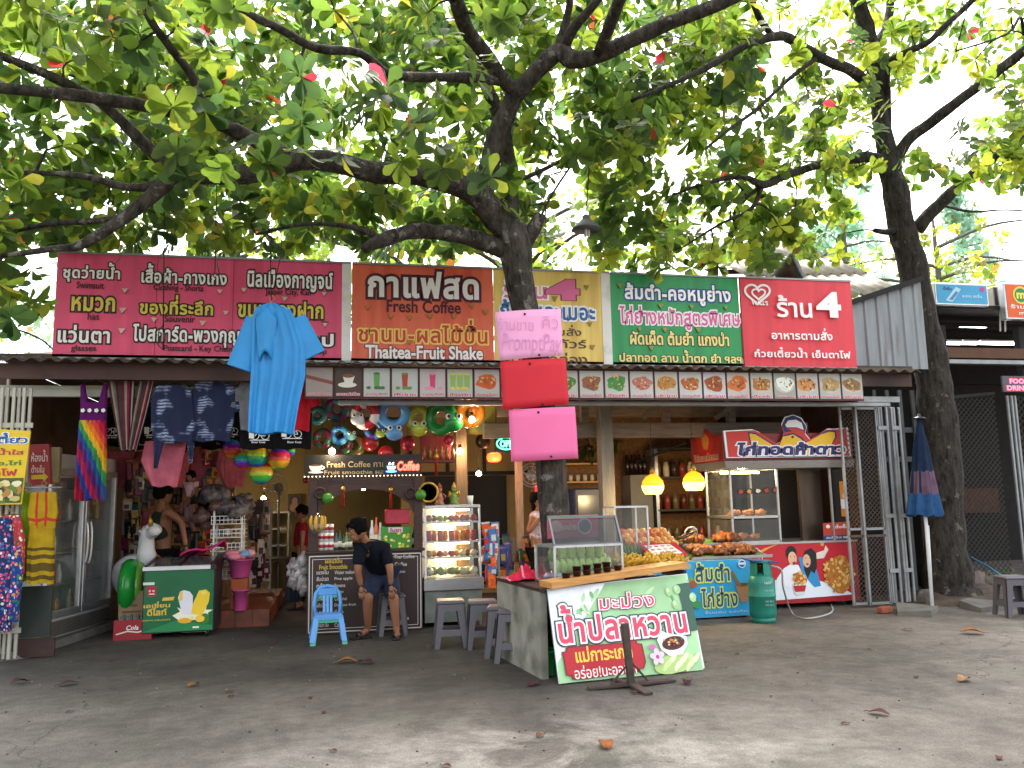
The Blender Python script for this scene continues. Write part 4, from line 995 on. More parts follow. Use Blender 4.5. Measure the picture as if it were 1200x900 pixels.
# ================================================================= tall glass door fridge, seen at an angle
fo = Vector((-3.04, 9.82, .07)); fd = (Vector((-2.72, 11.37, .07)) - fo); FL = fd.length; fa_ = math.atan2(fd.y, fd.x)
t = thing('display_fridge', 'tall white fridge with two glass doors at the left doorway', 'fridge', fo, fa_); T = TM[t.name]
CAB = mat('white_enamel', '#aeb0b4', .35, var=.06); H = 2.0
mb = MB()
for c, d in (((FL / 2, .33, .1), (FL, .6, .2)), ((FL / 2, .33, H - .13), (FL, .6, .26)), ((.03, .33, H / 2), (.06, .6, H)), ((FL - .03, .33, H / 2), (.06, .6, H)), ((FL / 2, .62, H / 2), (FL, .03, H))): mb.box(c, d, CAB, T)
mb.box((FL / 2, .31, .19), (FL - .13, .5, .012), CAB, T); mb.build('cabinet', t)
mb = MB(); mb.box((FL / 2, .015, .1), (FL - .01, .02, .16), mat('vent_grille', '#6a645c', .6), T)
for k in range(7): mb.box((FL / 2, .003, .04 + k * .02), (FL - .06, .006, .007), DARKM, T)
mb.build('grille', t)
mb = MB(); mb.box((-.006, .03, .1), (.05, .06, .2), mat('wood_block', '#b89a5a', .7), T); mb.build('corner_block', t)
for k in range(2):
    xa = .03 + k * (FL / 2 - .03); xb = xa + FL / 2 - .04
    mb = MB()
    for c, d in (((xa + .03, .0, 1.03), (.06, .05, 1.6)), ((xb - .03, .0, 1.03), (.06, .05, 1.6)), (((xa + xb) / 2, 0, .26), (xb - xa, .05, .07)), (((xa + xb) / 2, 0, 1.8), (xb - xa, .05, .07))): mb.box(c, d, ALU, T, bev=.008)
    dr = mb.build('door', t)
    mb = MB(); mb.box(((xa + xb) / 2, .0, 1.03), (xb - xa - .11, .008, 1.48), GLASS, T); mb.build('pane', dr)
    hx = xb - .03 if k == 0 else xa + .05
    mb = MB(); mb.tube([(T @ Vector((hx + (.05 if k == 0 else -.03) * math.cos(q) * 0 + .0, -.05 - .03 * math.sin(q), 1.0 + .24 * math.cos(q)))) for q in [PI * i / 10 for i in range(11)]], .014, ALU, 8); mb.build('handle', dr)
for z in (.55, .9, 1.25, 1.6):
    mb = MB(); mb.box((FL / 2, .32, z), (FL - .13, .42, .012), ALU, T); mb.build('shelf', t)
mb = MB(); mb.box((.09, .1, 1.0), (.03, .03, 1.3), glow('fridge_tube', '#eef2f0', 2.2), T); mb.build('light_tube', t)
random.seed(5)
for z in (.205, .556, .906, 1.256):
    for k in range(11):
        x = .13 + k * (FL - .26) / 10
        if random.random() < .35: continue
        c = random.choice(['#7a2a1c', '#b5652a', '#2f6a3a', '#d0ccc0', '#3a2a22', '#a8332c', '#c9a23a'])
        mb = MB(); p = T @ Vector((x, .2 + random.uniform(-.03, .05), z)); h = random.uniform(.18, .27)
        mb.lathe([(.001, 0), (.034, 0), (.036, .02), (.036, h * .6), (.014, h * .85), (.014, h), (.001, h)], plastic(c, .25), 10, Matrix.Translation(p))
        solo(mb, 'drink_bottle', 'bottled drink standing on a shelf inside the tall glass door fridge', 'bottle', 'bottles in the tall fridge')

# ================================================================= cola crate, box, buckets, baskets
cr = gnd(131, 752); cw_ = .36
t = thing('bottle_crate', 'red soft drink crate full of empty bottles beside the green freezer', 'crate', cr); RC = plastic('#8e1f26', .5)
cx, cyy = cr.x + .2, cr.y + .2
mb = MB(); mb.box((cx, cyy, .012), (.4, .32, .022), RC)
for c, d in (((cx, cyy - .155, .12), (.4, .012, .2)), ((cx, cyy + .155, .12), (.4, .012, .2)), ((cx - .195, cyy, .12), (.012, .3, .2)), ((cx + .195, cyy, .12), (.012, .3, .2))): mb.box(c, d, RC, bev=.004)
mb.build('shell', t)
a = Art((cx - .2, cyy - .162, 0), (1, 0, 0), (0, 0, 1)); a.poly([(.03, .06), (.15, .09), (.25, .075), (.37, .1), (.37, .115), (.25, .09), (.15, .105), (.03, .075)], ink('#d8c4c0'), False); a.text('Cola', .13, .11, .26, .16, WHITE, .02, px=False, shear=.2); a.build('logo', t)
for i in range(5):
    for j in range(3):
        mb = MB(); mb.lathe([(.001, .024), (.028, .024), (.03, .16), (.012, .21), (.012, .25), (.001, .25)], mat('bottle_glass', '#5a6a60', .1, var=.1), 10, Matrix.Translation((cx - .15 + i * .075, cyy - .1 + j * .1, 0)))
        solo(mb, 'glass_bottle', 'empty glass bottle standing upright in the red crate', 'bottle', 'empty bottles in the red crate')
CARD = mat('cardboard', '#8d7458', .85, var=.12)
bx = cr + Vector((.12, .5, 0))
mb = MB(); mb.box((bx.x, bx.y, .25), (.3, .3, .5), CARD, bev=.004); mb.box((bx.x, bx.y - .002, .502), (.3, .05, .004), mat('packing_tape', '#b59a6a', .4))
t = solo(mb, 'cardboard_box', 'brown cardboard box standing behind the red bottle crate', 'box')
a = Art((bx.x - .15, bx.y - .15, 0), (1, 0, 0), (0, 0, 1))
for k in range(5): a.rect(.04, .12 + k * .07, .04 + random.uniform(.12, .22), .145 + k * .07, ink('#5d4b38'), False)
a.build('print', t)
def pail(p, r, h, m_, name, label, cat='bucket', grp=None, handle=True):
    t = thing(name, label, cat, p, group=grp); T = TM[t.name]; mb = MB()
    mb.lathe([(r * .72, .0), (r * .74, .005), (r * .97, h), (r * 1.06, h), (r * 1.06, h * .93), (r * 1.0, h * .93)], m_, 20, T); mb.lathe([(.001, h * .3), (r * .8, h * .3)], m_, 16, T); mb.build('body', t)
    if handle: mb = MB(); mb.tube([T @ Vector((r * math.cos(q), -r * .9 * math.sin(q) * .6, h * .93 - r * .9 * math.sin(q))) for q in [PI * i / 10 for i in range(11)]], .004, ALU, 5); mb.build('handle', t)
    return t
PKP = plastic('#c4528e')
pail(Vector((-1.13, 10.78, .2)), .1, .25, PKP, 'plastic_bucket', 'pink plastic bucket on the tiled step beside the freezer', grp='pink buckets')
pail(Vector((-1.16, 10.95, .58)), .15, .22, PKP, 'plastic_bucket', 'pink plastic tub of bagged goods raised behind the freezer', grp='pink buckets', handle=False)
mb = MB(); mb.box((-1.16, 10.95, .385), (.2, .2, .37), mat('orange_crate', '#a5552a', .6), bev=.01); solo(mb, 'stand_box', 'orange brown box holding up the pink tub behind the freezer', 'box')
random.seed(8); mb = MB()
for k in range(9): mb.ball((-1.16 + random.uniform(-.12, .12), 10.92 + random.uniform(-.1, .1), .82 + random.uniform(0, .06)), (.09, .07, .05), plastic(random.choice(['#d89aa8', '#7aa0c8', '#e0b8b8', '#c8788a']), .25), 10, 6, wob=.5)
solo(mb, 'bagged_goods', 'pink and blue bagged goods heaped in the pink tub', 'bags')
# towel bag on the freezer
mb = MB(); p0 = Vector((x0 + .3, y0 + .45, .87))
def tf(u, v):
    x = p0.x + .5 * u; z = p0.z + .02 + .15 * u * (1 - .4 * v) + .03 * math.sin(u * 7 + v * 3); y = p0.y + .26 * v; return (x, y, z), Vector((0, 0, 1))
PKC, DPC = cloth('#c42e6e'), cloth('#2a2140')
mb.sheet(tf, 16, 10, .02, PKC, lambda u, v: DPC if (.08 < u < .6 and int(u * 11 + v * 3) % 2 == 0 and v < .8) else PKC)
solo(mb, 'striped_bag', 'hot pink folded bag with dark stripes lying on the freezer', 'bag')

# ================================================================= mango stall
ms0, ms1 = gnd(655, 803), gnd(826, 786); ang = math.atan2(ms1.y - ms0.y, ms1.x - ms0.x); ML = (ms1 - ms0).length
T0 = Matrix.Translation(ms0) @ Matrix.Rotation(ang, 4, 'Z')
CONC = mat('stained_plaster', '#8b887c', .85, var=.25, scale=4, dirt='#55584a', dscale=3, dthr=.48)
t = thing('mango_counter', 'small street counter with concrete side wall and pine front plank', 'counter', T0 @ Vector((ML / 2, .6, 0)), ang)
mb = MB(); mb.box((-.02, .82, .35), (.06, 1.15, .70), CONC, T0); mb.box((ML - .08, .82, .35), (.06, 1.15, .70), CONC, T0); mb.box((ML / 2, 1.3, .35), (ML - .1, .06, .70), CONC, T0); mb.build('wall', t)
mb = MB(); mb.box((ML / 2 - .03, .8, .715), (ML + .06, 1.2, .035), DWOOD, T0, bev=.005); mb.build('top_board', t)
pa, pb = at(642, 686, 6.72), at(801, 662, 6.93)
mb = MB(); mb.beam(pa + Vector((0, .08, 0)), pb + Vector((0, .08, 0)), .26, .05, PINE); mb.build('front_plank', t)
# leaning sign
tl, tr, bl, br = at(641, 690, 6.76), at(805, 672, 6.97), ms0 + Vector((0, 0, .01)), ms1 + Vector((0, 0, .02))
U = (br - bl).normalized(); Vv = ((tl - bl) + (tr - br)); Nn = U.cross(Vv).normalized(); Vv = Nn.cross(U).normalized()
t = thing('mango_sign', 'pale green mango sign in pink Thai lettering leaning against the counter', 'sign', (bl + br) / 2)
mb = MB(); th = Nn * -.018; mb.hexa([bl, br, br + th, bl + th, tl, tr, tr + th, tl + th], ALU); mb.build('panel', t)
a = Art(bl + Nn * .001, U, Vv, lift=.002, step=.0004)
MG = mat('mango_print_green', '#9cc794', .45, var=.16, scale=3.5); a.poly([(642, 691), (804, 673), (824, 785), (656, 801)], MG)
random.seed(31)
def inside(x, y):
    l = 641 + (y - 690) * .124; r = 805 + (y - 672) * .186; return l + 7 < x < r - 9 and 692 - (x - 641) * .11 < y - 8 and y + 8 < 801 - (x - 655) * .1
def mx(X, Y): return (600 + X * .2333, 650 + Y * .2333)
for k in range(90):
    x, y = random.uniform(642, 822), random.uniform(676, 796)
    zone = (x < 690 and y < 760) or (x > 775 and y < 740) or y < 700
    if not zone or not inside(x, y): continue
    c = random.choice(['#7fb07a', '#94c08a', '#c4dfb8', '#6aa266', '#b4d6a6']) if x < 770 else random.choice(['#2e6a48', '#1f4f38', '#3f8454', '#58a060', '#2a5a4a'])
    u, v = a.uv(x, y); a.ell(u, v, random.uniform(.025, .07), random.uniform(.01, .022), ink(c), False, 10, random.uniform(0, 3))
a.poly([mx(820, 150), mx(885, 140), mx(930, 380), mx(870, 390), mx(850, 250)], ink('#34594a'))
for X, Y in ((785, 185), (825, 175), (820, 250), (905, 215)):
    u, v = a.uv(*mx(X, Y)); a.ell(u, v, .034, .04, ink('#9cc48a'), False); a.ell(u - .008, v + .01, .015, .018, ink('#c3ddb0'), False)
PK2, MAR2, DK2 = ink('#cf4560'), ink('#7c3347'), ink('#3d3a4a')
a.text('มะม่วง', *mx(432, 192), *mx(708, 268), PK2, .012, [(.095, MAR2), (.06, WHITE)], sp=.06, shear=.05)
a.text('น้ำปลาหวาน', *mx(222, 232), *mx(870, 424), PK2, .03, [(.1, DK2), (.06, WHITE)], sp=.04)
RB = ink('#b3202c'); RB2 = ink('#7c1820')
oct_ = [(248, 490), (268, 486), (270, 468), (300, 462), (580, 440), (592, 430), (620, 430), (625, 445), (650, 448), (670, 540), (660, 572), (640, 575), (640, 590), (400, 620), (330, 630), (300, 628), (295, 612), (268, 608)]
a.poly([mx(*q) for q in oct_], RB2); a.poly([mx(458 + (q[0] - 458) * .965, 530 + (q[1] - 530) * .94) for q in oct_], RB)
a.text('แม่การะเกด', *mx(312, 452), *mx(600, 532), ink('#f0c84a'), .025); a.text('อร่อย!นะออเจ้า', *mx(308, 545), *mx(622, 612), ink('#eee0dc'), .01)
# bowl, slices and orchid
u, v = a.uv(*mx(800, 560))
for X, Y, r_, c in ((820, 545, .19, '#b9d490'), (800, 550, .17, '#a9c47a')): uu, vv = a.uv(*mx(X, Y)); a.ell(uu, vv, r_, .075, ink(c), False, rot=.12)
for k in range(9):
    uu, vv = a.uv(*mx(770 + k * 19, 560 - (k % 3) * 22)); a.ell(uu, vv, .05, .018, ink(random.choice(['#dfe8b8', '#cfe0a4', '#c2d890'])), False, 12, .9)
a.poly([mx(745, 385), mx(770, 395), mx(870, 410), mx(876, 450), mx(850, 500), mx(790, 512), mx(745, 480), mx(722, 430)], WHITE)
uu, vv = a.uv(*mx(805, 445)); a.ell(uu, vv, .11, .055, ink('#4a1f1c'), False, rot=.1)
for k in range(30):
    q = random.uniform(0, 6.28); d = random.random(); uu, vv = a.uv(*mx(805 + 60 * d * math.cos(q), 435 + 24 * d * math.sin(q))); a.ell(uu, vv, .011, .008, ink(random.choice(['#a63a20', '#c98a4a', '#e0c49a', '#4f7a30', '#7a2a1a'])), False, 7)
for k in range(5):
    uu, vv = a.uv(*mx(722, 515)); q = 2 * PI * k / 5 + .4; a.ell(uu + .035 * math.cos(q), vv + .035 * math.sin(q), .035, .024, ink('#e3c4dc'), False, 12, q)
uu, vv = a.uv(*mx(722, 515)); a.ell(uu, vv, .016, .016, ink('#b5408a'), False); uu, vv = a.uv(*mx(695, 465)); a.ell(uu, vv, .032, .02, ink('#c66aa8'), False)
a.build('lettering', t)
# umbrella foot in front of the sign
RUST = mat('rusty_steel', '#4a3f3a', .8, .3, var=.3, scale=12, dirt='#5a3324', dscale=6)
ub = gnd(740, 806); t = thing('umbrella_base', 'rusty steel post on a flat cross foot before the mango sign', 'parasol foot', ub)
mb = MB(); tp = at(733, 731, ub.y - .0); mb.beam(ub + Vector((0, 0, .02)), Vector((ub.x - .03, ub.y + .02, tp.z)), .05, .05, RUST); mb.build('post', t)
for q, ln in ((-1.45, .28), (.25, .4), (PI - .1, .34), (1.7, .3)):
    mb = MB(); e = ub + Vector((math.cos(q) * ln, math.sin(q) * ln, .012)); mb.beam(ub + Vector((math.cos(q) * .03, math.sin(q) * .03, .03)), e, .07, .016, RUST); mb.build('foot', t)
for q in (.25, PI - .1):
    mb = MB(); mb.beam(ub + Vector((math.cos(q) * .16, math.sin(q) * .16, .03)), ub + Vector((0, 0, .2)), .015, .012, RUST); mb.build('brace', t)
pail(gnd(652, 796) + Vector((-.02, .22, 0)), .1, .2, plastic('#2f9a50'), 'small_bucket', 'small green bucket peeping out behind the mango sign')
# glass mango case
cz = .765; g0 = T0 @ Vector((.05, .32, 0)); cs = T0 @ Matrix.Translation((.0, .3, 0))
p_l, p_r = at(650, 660, 6.98), at(729, 655, 7.08); cwid = (p_r - p_l).length; ca = math.atan2(p_r.y - p_l.y, p_r.x - p_l.x)
t = thing('glass_case', 'glass fronted mango case with its lid raised on the counter', 'display case', (p_l.x, p_l.y, .735), ca); T = TM[t.name]
mb = MB(); dp = .42; hz = at(650, 641, 6.98).z - .735; hb = .03
def frame(c0, c1, w_, m_): mb.beam(T @ Vector(c0), T @ Vector(c1), w_, w_, m_)
for x in (0, cwid):
    for y in (0, dp): frame((x, y, 0), (x, y, hz), .02, ALU)
for z in (.01, hz):
    frame((0, 0, z), (cwid, 0, z), .02, ALU); frame((0, dp, z), (cwid, dp, z), .02, ALU); frame((0, 0, z), (0, dp, z), .02, ALU); frame((cwid, 0, z), (cwid, dp, z), .02, ALU)
mb.build('frame', t)
for c, d in (((cwid / 2, 0, hz / 2), (cwid - .02, .005, hz - .02)), ((cwid / 2, dp, hz / 2), (cwid - .02, .005, hz - .02)), ((0, dp / 2, hz / 2), (.005, dp - .02, hz - .02)), ((cwid, dp / 2, hz / 2), (.005, dp - .02, hz - .02))):
    mb = MB(); mb.box(c, d, GLASS, T); mb.build('pane', t)
mb = MB(); lz = at(650, 607, 7.1).z - .735
for c0, c1 in (((0, .0, hz + .012), (cwid, 0, hz + .012)), ((0, .1, lz), (cwid, .1, lz)), ((0, .0, hz + .012), (0, .1, lz)), ((cwid, 0, hz + .012), (cwid, .1, lz))): frame(c0, c1, .018, mat('dull_aluminium', '#77777a', .45, .6))
ld = mb.build('lid', t)
mb = MB(); mb.hexa([(.01, .001, hz + .02), (cwid - .01, .001, hz + .02), (cwid - .01, .006, hz + .02), (.01, .006, hz + .02), (.01, .1, lz - .01), (cwid - .01, .1, lz - .01), (cwid - .01, .105, lz - .01), (.01, .105, lz - .01)], glass('smoky_glass', (.5, .5, .5), .12, .05), T); mb.build('pane', ld)
MANGO = mat('green_mango', '#9fba6c', .42, var=.18, scale=9, spec=.4)
random.seed(4)
for row, (yy, zz, nn) in enumerate(((.1, .13, 9), (.24, .16, 8), (.18, .25, 6))):
    for k in range(nn):
        mb = MB(); L = .075; m_ = T @ Matrix.Translation((.06 + (k + .5 * (row % 2)) * (cwid - .1) / nn, yy, zz)) @ Matrix.Rotation(random.uniform(-.2, .2), 4, 'Y') @ Matrix.Rotation(.25, 4, 'X')
        vs = [(.036, .036, L)]; mb.lathe([(.001, -L), (.016, -L * .93), (.031, -L * .55), (.04, 0), (.036, L * .5), (.02, L * .9), (.001, L)], MANGO, 12, m_)
        solo(mb, 'green_mango', 'green mango standing on end in the glass case', 'mango', 'green mangoes in the glass case')
mb = MB(); random.seed(6)
for k in range(26): mb.ball(T @ Vector((random.uniform(.04, cwid - .04), random.uniform(.04, .3), .04 + random.uniform(0, .03))), (.05, .05, .03), mat('clear_bag', '#9fb4c8', .15, var=.3), 8, 5, wob=.6)
solo(mb, 'plastic_bags', 'clear plastic bags crumpled under the mangoes', 'bags')
mb = MB(); mb.box((cwid / 2 - .03, .24, hz + .16), (.5, .012, .2), ink('#c7566a'), T); mb.box((cwid / 2 - .03, .236, hz + .245), (.5, .012, .02), ink('#3a8a6a'), T)
q = T @ Vector((0, 0, 0)); tt = solo(mb, 'price_card', 'pink printed card standing behind the raised glass lid', 'card')
a = Art(T @ Vector((cwid / 2 - .28, .231, hz + .06)), T.to_3x3() @ Vector((1, 0, 0)), (0, 0, 1)); a.ell(.08, .1, .06, .05, ink('#e0b8be'), False, wob=.4); a.ell(.36, .1, .07, .07, WHITE, False); a.ell(.36, .1, .06, .06, ink('#4a5a70'), False); a.text('มะม่วง', .14, .07, .28, .13, WHITE, .02, px=False); a.build('print', tt)
SAUCE = mat('dark_sauce', '#2a0f0a', .15, var=.2); CUP = glass('clear_cup', (.85, .85, .88), .1, .12)
random.seed(3)
for (X, Y, z) in [(226, 597, 0), (288, 588, 0), (345, 583, 0), (407, 577, 0), (463, 573, 0), (527, 573, 0), (288, 560, 1), (345, 548, 1), (407, 548, 1), (460, 545, 1)]:
    px_, py_ = 620 + X * .2, 560 + Y * .2; f_ = (px_ - 642) / 159; pb_ = pa.lerp(pb, f_) + Vector((0, .085, .027 + z * .042))
    mb = MB(); mb.lathe([(.001, 0), (.03, 0), (.037, .038), (.039, .038), (.039, .042), (.001, .042)], SAUCE, 14, Matrix.Translation(pb_))
    solo(mb, 'sauce_cup', 'stacked upper cup of dark dipping sauce on another cup' if z else 'little cup of dark dipping sauce standing on the pine plank', 'cup', 'stacked sauce cups' if z else 'sauce cups on the plank')
# banana tray
b0 = at(732, 668, 7.15); b1 = at(809, 660, 7.3); TRAY = mat('tray_metal', '#a8a8a6', .3, .8, var=.1)
ta = math.atan2(b1.y - b0.y, b1.x - b0.x); bw = (b1 - b0).length
t = thing('banana_tray', 'shallow metal tray holding bananas at the right end of the mango counter', 'tray', (b0.x, b0.y, .80), ta); T = TM[t.name]
tz = b0.z - .82
mb = MB(); mb.box((bw / 2, .2, .0 + tz), (bw, .4, .012), TRAY, T)
for c, d in (((bw / 2, 0, .018 + tz), (bw, .01, .03)), ((bw / 2, .4, .018 + tz), (bw, .01, .03)), ((0, .2, .018 + tz), (.01, .4, .03)), ((bw, .2, .018 + tz), (.01, .4, .03))): mb.box(c, d, TRAY, T)
mb.build('tray', t)
for x in (.05, bw - .05):
    mb = MB(); mb.box((x, .2, (tz - .08) / 2 - .01), (.03, .36, max(.02, tz + .065)), DWOOD, T); mb.build('support', t)
BAN = mat('banana_skin', '#c99a2c', .5, var=.2, scale=14, dirt='#6a7a2a', dscale=6, dthr=.62)
def banana(mb, p, d, up, L, r=.017):
    d = d.normalized(); pts = []; rs = []
    for i in range(6):
        q = i / 5; pts.append(p + d * (L * q) + up * (L * .25 * (4 * q * (1 - q)) * .5)); rs.append(r * (.4, .9, 1, 1, .85, .3)[i])
    mb.tube(pts, rs, BAN, 6)
random.seed(12)
for j in range(2):
    for k in range(8):
        mb = MB(); c = T @ Vector((.06 + k * (bw - .1) / 7.5, .1 + j * .17, tz + .03 + j * .02))
        for i in range(6):
            q = random.uniform(-.9, .9); d = Vector((math.sin(q) * .8, -.25 - .1 * i / 5, .75 - .1 * i)); banana(mb, c + Vector((random.uniform(-.03, .03), random.uniform(-.03, .03), 0)), d, Vector((math.cos(q), 0, .2)) * random.choice((-1, 1)), random.uniform(.1, .13))
        solo(mb, 'banana_hand', 'front row hand of small yellow bananas on the metal tray' if j == 0 else 'back row hand of small yellow bananas on the metal tray', 'bananas', 'front banana hands' if j == 0 else 'back banana hands')
mb = MB(); rcp = at(612, 678, 7.5); RCL = cloth('#c42440')
def rf(u, v):
    x = rcp.x + (u - .5) * .3; y = rcp.y + (v - .5) * .3; h = .10 * math.exp(-((u - .6) ** 2 + (v - .5) ** 2) * 7) * (1 + .5 * math.sin(u * 17) * math.sin(v * 13 + u * 5)); return (x, y, .745 + h), Vector((0, 0, 1))
mb.sheet(rf, 18, 14, .008, RCL, lambda u, v: cloth('#d98a98') if int(u * 14) % 6 == 0 else RCL); solo(mb, 'red_cloth', 'crumpled red checked cloth on the back corner of the mango counter', 'cloth')

# ================================================================= papaya salad stall behind it
SYb = 9.45; sx0, sx1 = at(742, 690, SYb).x, at(880, 690, SYb).x; sz0, sz1 = at(845, 723, SYb).z, at(845, 656, SYb).z
t = thing('food_cart', 'low food cart with a bright blue papaya salad front panel on castors', 'cart', ((sx0 + sx1) / 2, SYb + .35, 0))
mb = MB(); mb.box(((sx0 + sx1) / 2, SYb + .36, (sz0 + sz1) / 2), (sx1 - sx0, .7, sz1 - sz0), ALU); mb.build('body', t)
a = Art((sx0, SYb, 0), (1, 0, 0), (0, 0, 1), lift=.013); SKY = ink('#2f9fd0')
fp = MB(); fp.box(((sx0 + sx1) / 2, SYb + .003, (sz0 + sz1) / 2), (sx1 - sx0, .008, sz1 - sz0 - .01), SKY); fp.build('front_panel', t)
def sx_(X, Y): return (600 + X * .2333, 650 + Y * .2333)
DKB = ink('#162c3a'); YG_ = ink('#d6dc6a')
a.text('ส้มตำ', *sx_(918, 40), *sx_(1090, 135), ink('#1d4f78'), .02, [(.07, YG_)], sp=.04); a.text('ไก่ย่าง', *sx_(948, 165), *sx_(1130, 262), ink('#1d4f78'), .02, [(.07, YG_)], sp=.04)
a.poly([sx_(1118, 150), sx_(1192, 140), sx_(1190, 190), sx_(1178, 235), sx_(1150, 240), sx_(1135, 200)], ink('#a97b52')); a.ell(*a.uv(*sx_(1155, 150)), .085, .022, ink('#6d472a'), False); a.line([sx_(1100, 85), sx_(1142, 158)], .04, ink('#8a6244'))
a.ell(*a.uv(*sx_(1152, 45)), .05, .05, ink('#dfe8f0'), False); a.ell(*a.uv(*sx_(1152, 45)), .04, .04, ink('#2a5aa0'), False); a.rect(*a.uv(*sx_(1135, 50)), *a.uv(*sx_(1170, 38)), WHITE, False)
a.text('จิ้มแซ่บ รสเด็ด', *sx_(965, 275), *sx_(1180, 292), ink('#b9dcec'), .005)
for X, Y, c in ((905, 215, '#2f2a26'), (925, 250, '#3f9a4a'), (890, 130, '#7aa06a'), (905, 150, '#a05a3a')): a.ell(*a.uv(*sx_(X, Y)), .06, .04, ink(c), False, wob=.4)
a.build('lettering', t)
for x in (sx0 + .08, sx1 - .07):
    for y in (SYb + .08, SYb + .62):
        mb = MB(); mb.tube([(x - .015, y, .04), (x + .015, y, .04)], .04, BLACKP, 12); mb.box((x, y, .075), (.04, .04, .03), STEEL); mb.build('castor', t)
# tray of grilled chicken, apples, placard
CHK = mat('grilled_chicken', '#74401a', .45, var=.45, scale=16, bump=.5, bscale=50, dirt='#3a160a', dscale=12, dthr=.55)
for (xa, xb, ya, yb, z0, z1, lb, gr) in ((at(812, 650, 9.5).x, at(905, 650, 9.5).x, 9.5, 9.85, sz1 + .015, sz1 + .06, 'front metal tray of grilled chicken pieces on the blue cart', 1), (at(800, 630, 9.95).x, at(872, 630, 9.95).x, 9.92, 10.22, sz1 + .15, sz1 + .2, 'back raised metal tray of grilled chicken under the hooks', 2)):
    mb = MB(); mb.hexa([(xa, ya, z0 - .01), (xb, ya, z0 - .01), (xb, yb, z1 - .01), (xa, yb, z1 - .01), (xa, ya, z0), (xb, ya, z0), (xb, yb, z1), (xa, yb, z1)], TRAY); mb.beam((xa, ya, z0 + .01), (xb, ya, z0 + .01), .012, .03, TRAY); mb.beam((xa, yb, z1 + .01), (xb, yb, z1 + .01), .012, .03, TRAY)
    if gr == 2: mb.box(((xa + xb) / 2, 10.07, sz1 + .07), (xb - xa - .1, .2, .14), STEEL)
    solo(mb, 'metal_tray', lb, 'tray'); random.seed(40 + gr)
    mb = MB(); mb.hexa([(xa + .03, ya + .03, z0 + .003), (xb - .03, ya + .03, z0 + .003), (xb - .03, yb - .03, z1 + .003), (xa + .03, yb - .03, z1 + .003), (xa + .03, ya + .03, z0 + .006), (xb - .03, ya + .03, z0 + .006), (xb - .03, yb - .03, z1 + .006), (xa + .03, yb - .03, z1 + .006)], mat('banana_leaf', '#3f6a24', .5)); solo(mb, 'banana_leaf', 'green banana leaf lining the %s chicken tray' % ('front' if gr == 1 else 'back'), 'leaf')
    for k in range(20 if gr == 1 else 14):
        u, v = random.uniform(.07, .93), random.uniform(.12, .88); x = xa + (xb - xa) * u; y = ya + (yb - ya) * v; z = z0 + (z1 - z0) * v
        mb = MB(); q = Matrix.Translation((x, y, z + .04 + random.uniform(0, .03))) @ Matrix.Rotation(random.uniform(0, 6), 4, 'Z'); mb.ball((0, 0, .01), (.085, .06, .05), CHK, 12, 8, q, wob=.8); mb.tube([q @ Vector((.04, 0, 0)), q @ Vector((.1, 0, -.01))], [.018, .012], CHK, 6); mb.ball((.105, 0, -.01), .018, CHK, 6, 5, q)
        solo(mb, 'chicken_piece', 'browned grilled chicken piece heaped on the %s tray' % ('front' if gr == 1 else 'raised back'), 'chicken', 'grilled chicken on the %s tray' % ('front' if gr == 1 else 'back'))
mb = MB()
for px_, h in ((815, 0), (812, 1)):
    p = at(812, 628, 9.9); mb.tube([p + Vector((-.1, 0, -.05)), p + Vector((-.1, 0, .06)), p + Vector((-.06, 0, .1)), p + Vector((0, 0, .11)), p + Vector((.05, 0, .08)), p + Vector((.06, 0, -.03))], .012, STEEL, 8); break
solo(mb, 'tray_handle', 'bent steel rod arching above the grilled chicken tray', 'handle')
mb = MB(); p = at(812, 628, 9.7); mb.tube([p + Vector((-.22, 0, -.03)), p + Vector((-.05, 0, .03)), p + Vector((.05, 0, .06))], .012, BLACKP, 6); mb.tube([p + Vector((-.22, .02, -.05)), p + Vector((-.05, .02, .0)), p + Vector((.05, .02, .06))], .012, BLACKP, 6); solo(mb, 'tongs', 'black tongs resting across the grilled chicken', 'tongs')
# fruit shelf
e0, e1 = at(735, 640, 8.9), at(793, 640, 8.9); zA = at(745, 648, 8.8).z
t = thing('fruit_stand', 'slanted rack with a tray of peaches between the two counters', 'rack', ((e0.x + e1.x) / 2, 9.0, 0)); mb = MB(); mb.hexa([(e0.x, 8.8, zA - .02), (e1.x, 8.8, zA - .02), (e1.x, 9.25, zA + .16), (e0.x, 9.25, zA + .16), (e0.x, 8.8, zA), (e1.x, 8.8, zA), (e1.x, 9.25, zA + .18), (e0.x, 9.25, zA + .18)], TRAY); mb.build('tray', t)
for x in (e0.x + .02, e1.x - .02):
    for y in (8.82, 9.23):
        mb = MB(); mb.beam((x, y, 0), (x, y, zA - .02 + (y - 8.8) * .4), .025, .025, STEEL); mb.build('leg', t)
APP = [mat('peach_red', '#b5502e', .4, var=.3, scale=20, dirt='#d8a050', dscale=8, dthr=.5), mat('peach_yellow', '#c98a48', .4, var=.25, scale=20, dirt='#b0452a', dscale=8, dthr=.5)]
random.seed(15)
for j in range(4):
    for k in range(7):
        y = 8.85 + j * .11; mb = MB(); mb.ball((e0.x + .05 + k * (e1.x - e0.x - .08) / 6.2, y, zA + (y - 8.8) * .4 + .052), .05, random.choice(APP), 12, 8); solo(mb, 'peach', ('front row' if j == 0 else 'back rows') + ' ripe peach on the slanted fruit rack', 'peach', 'peaches in the front row' if j == 0 else 'peaches in the back rows')
pA = [at(749, 639, 8.5), at(792, 637, 8.55), at(806, 651, 8.3), at(762, 654, 8.25)]
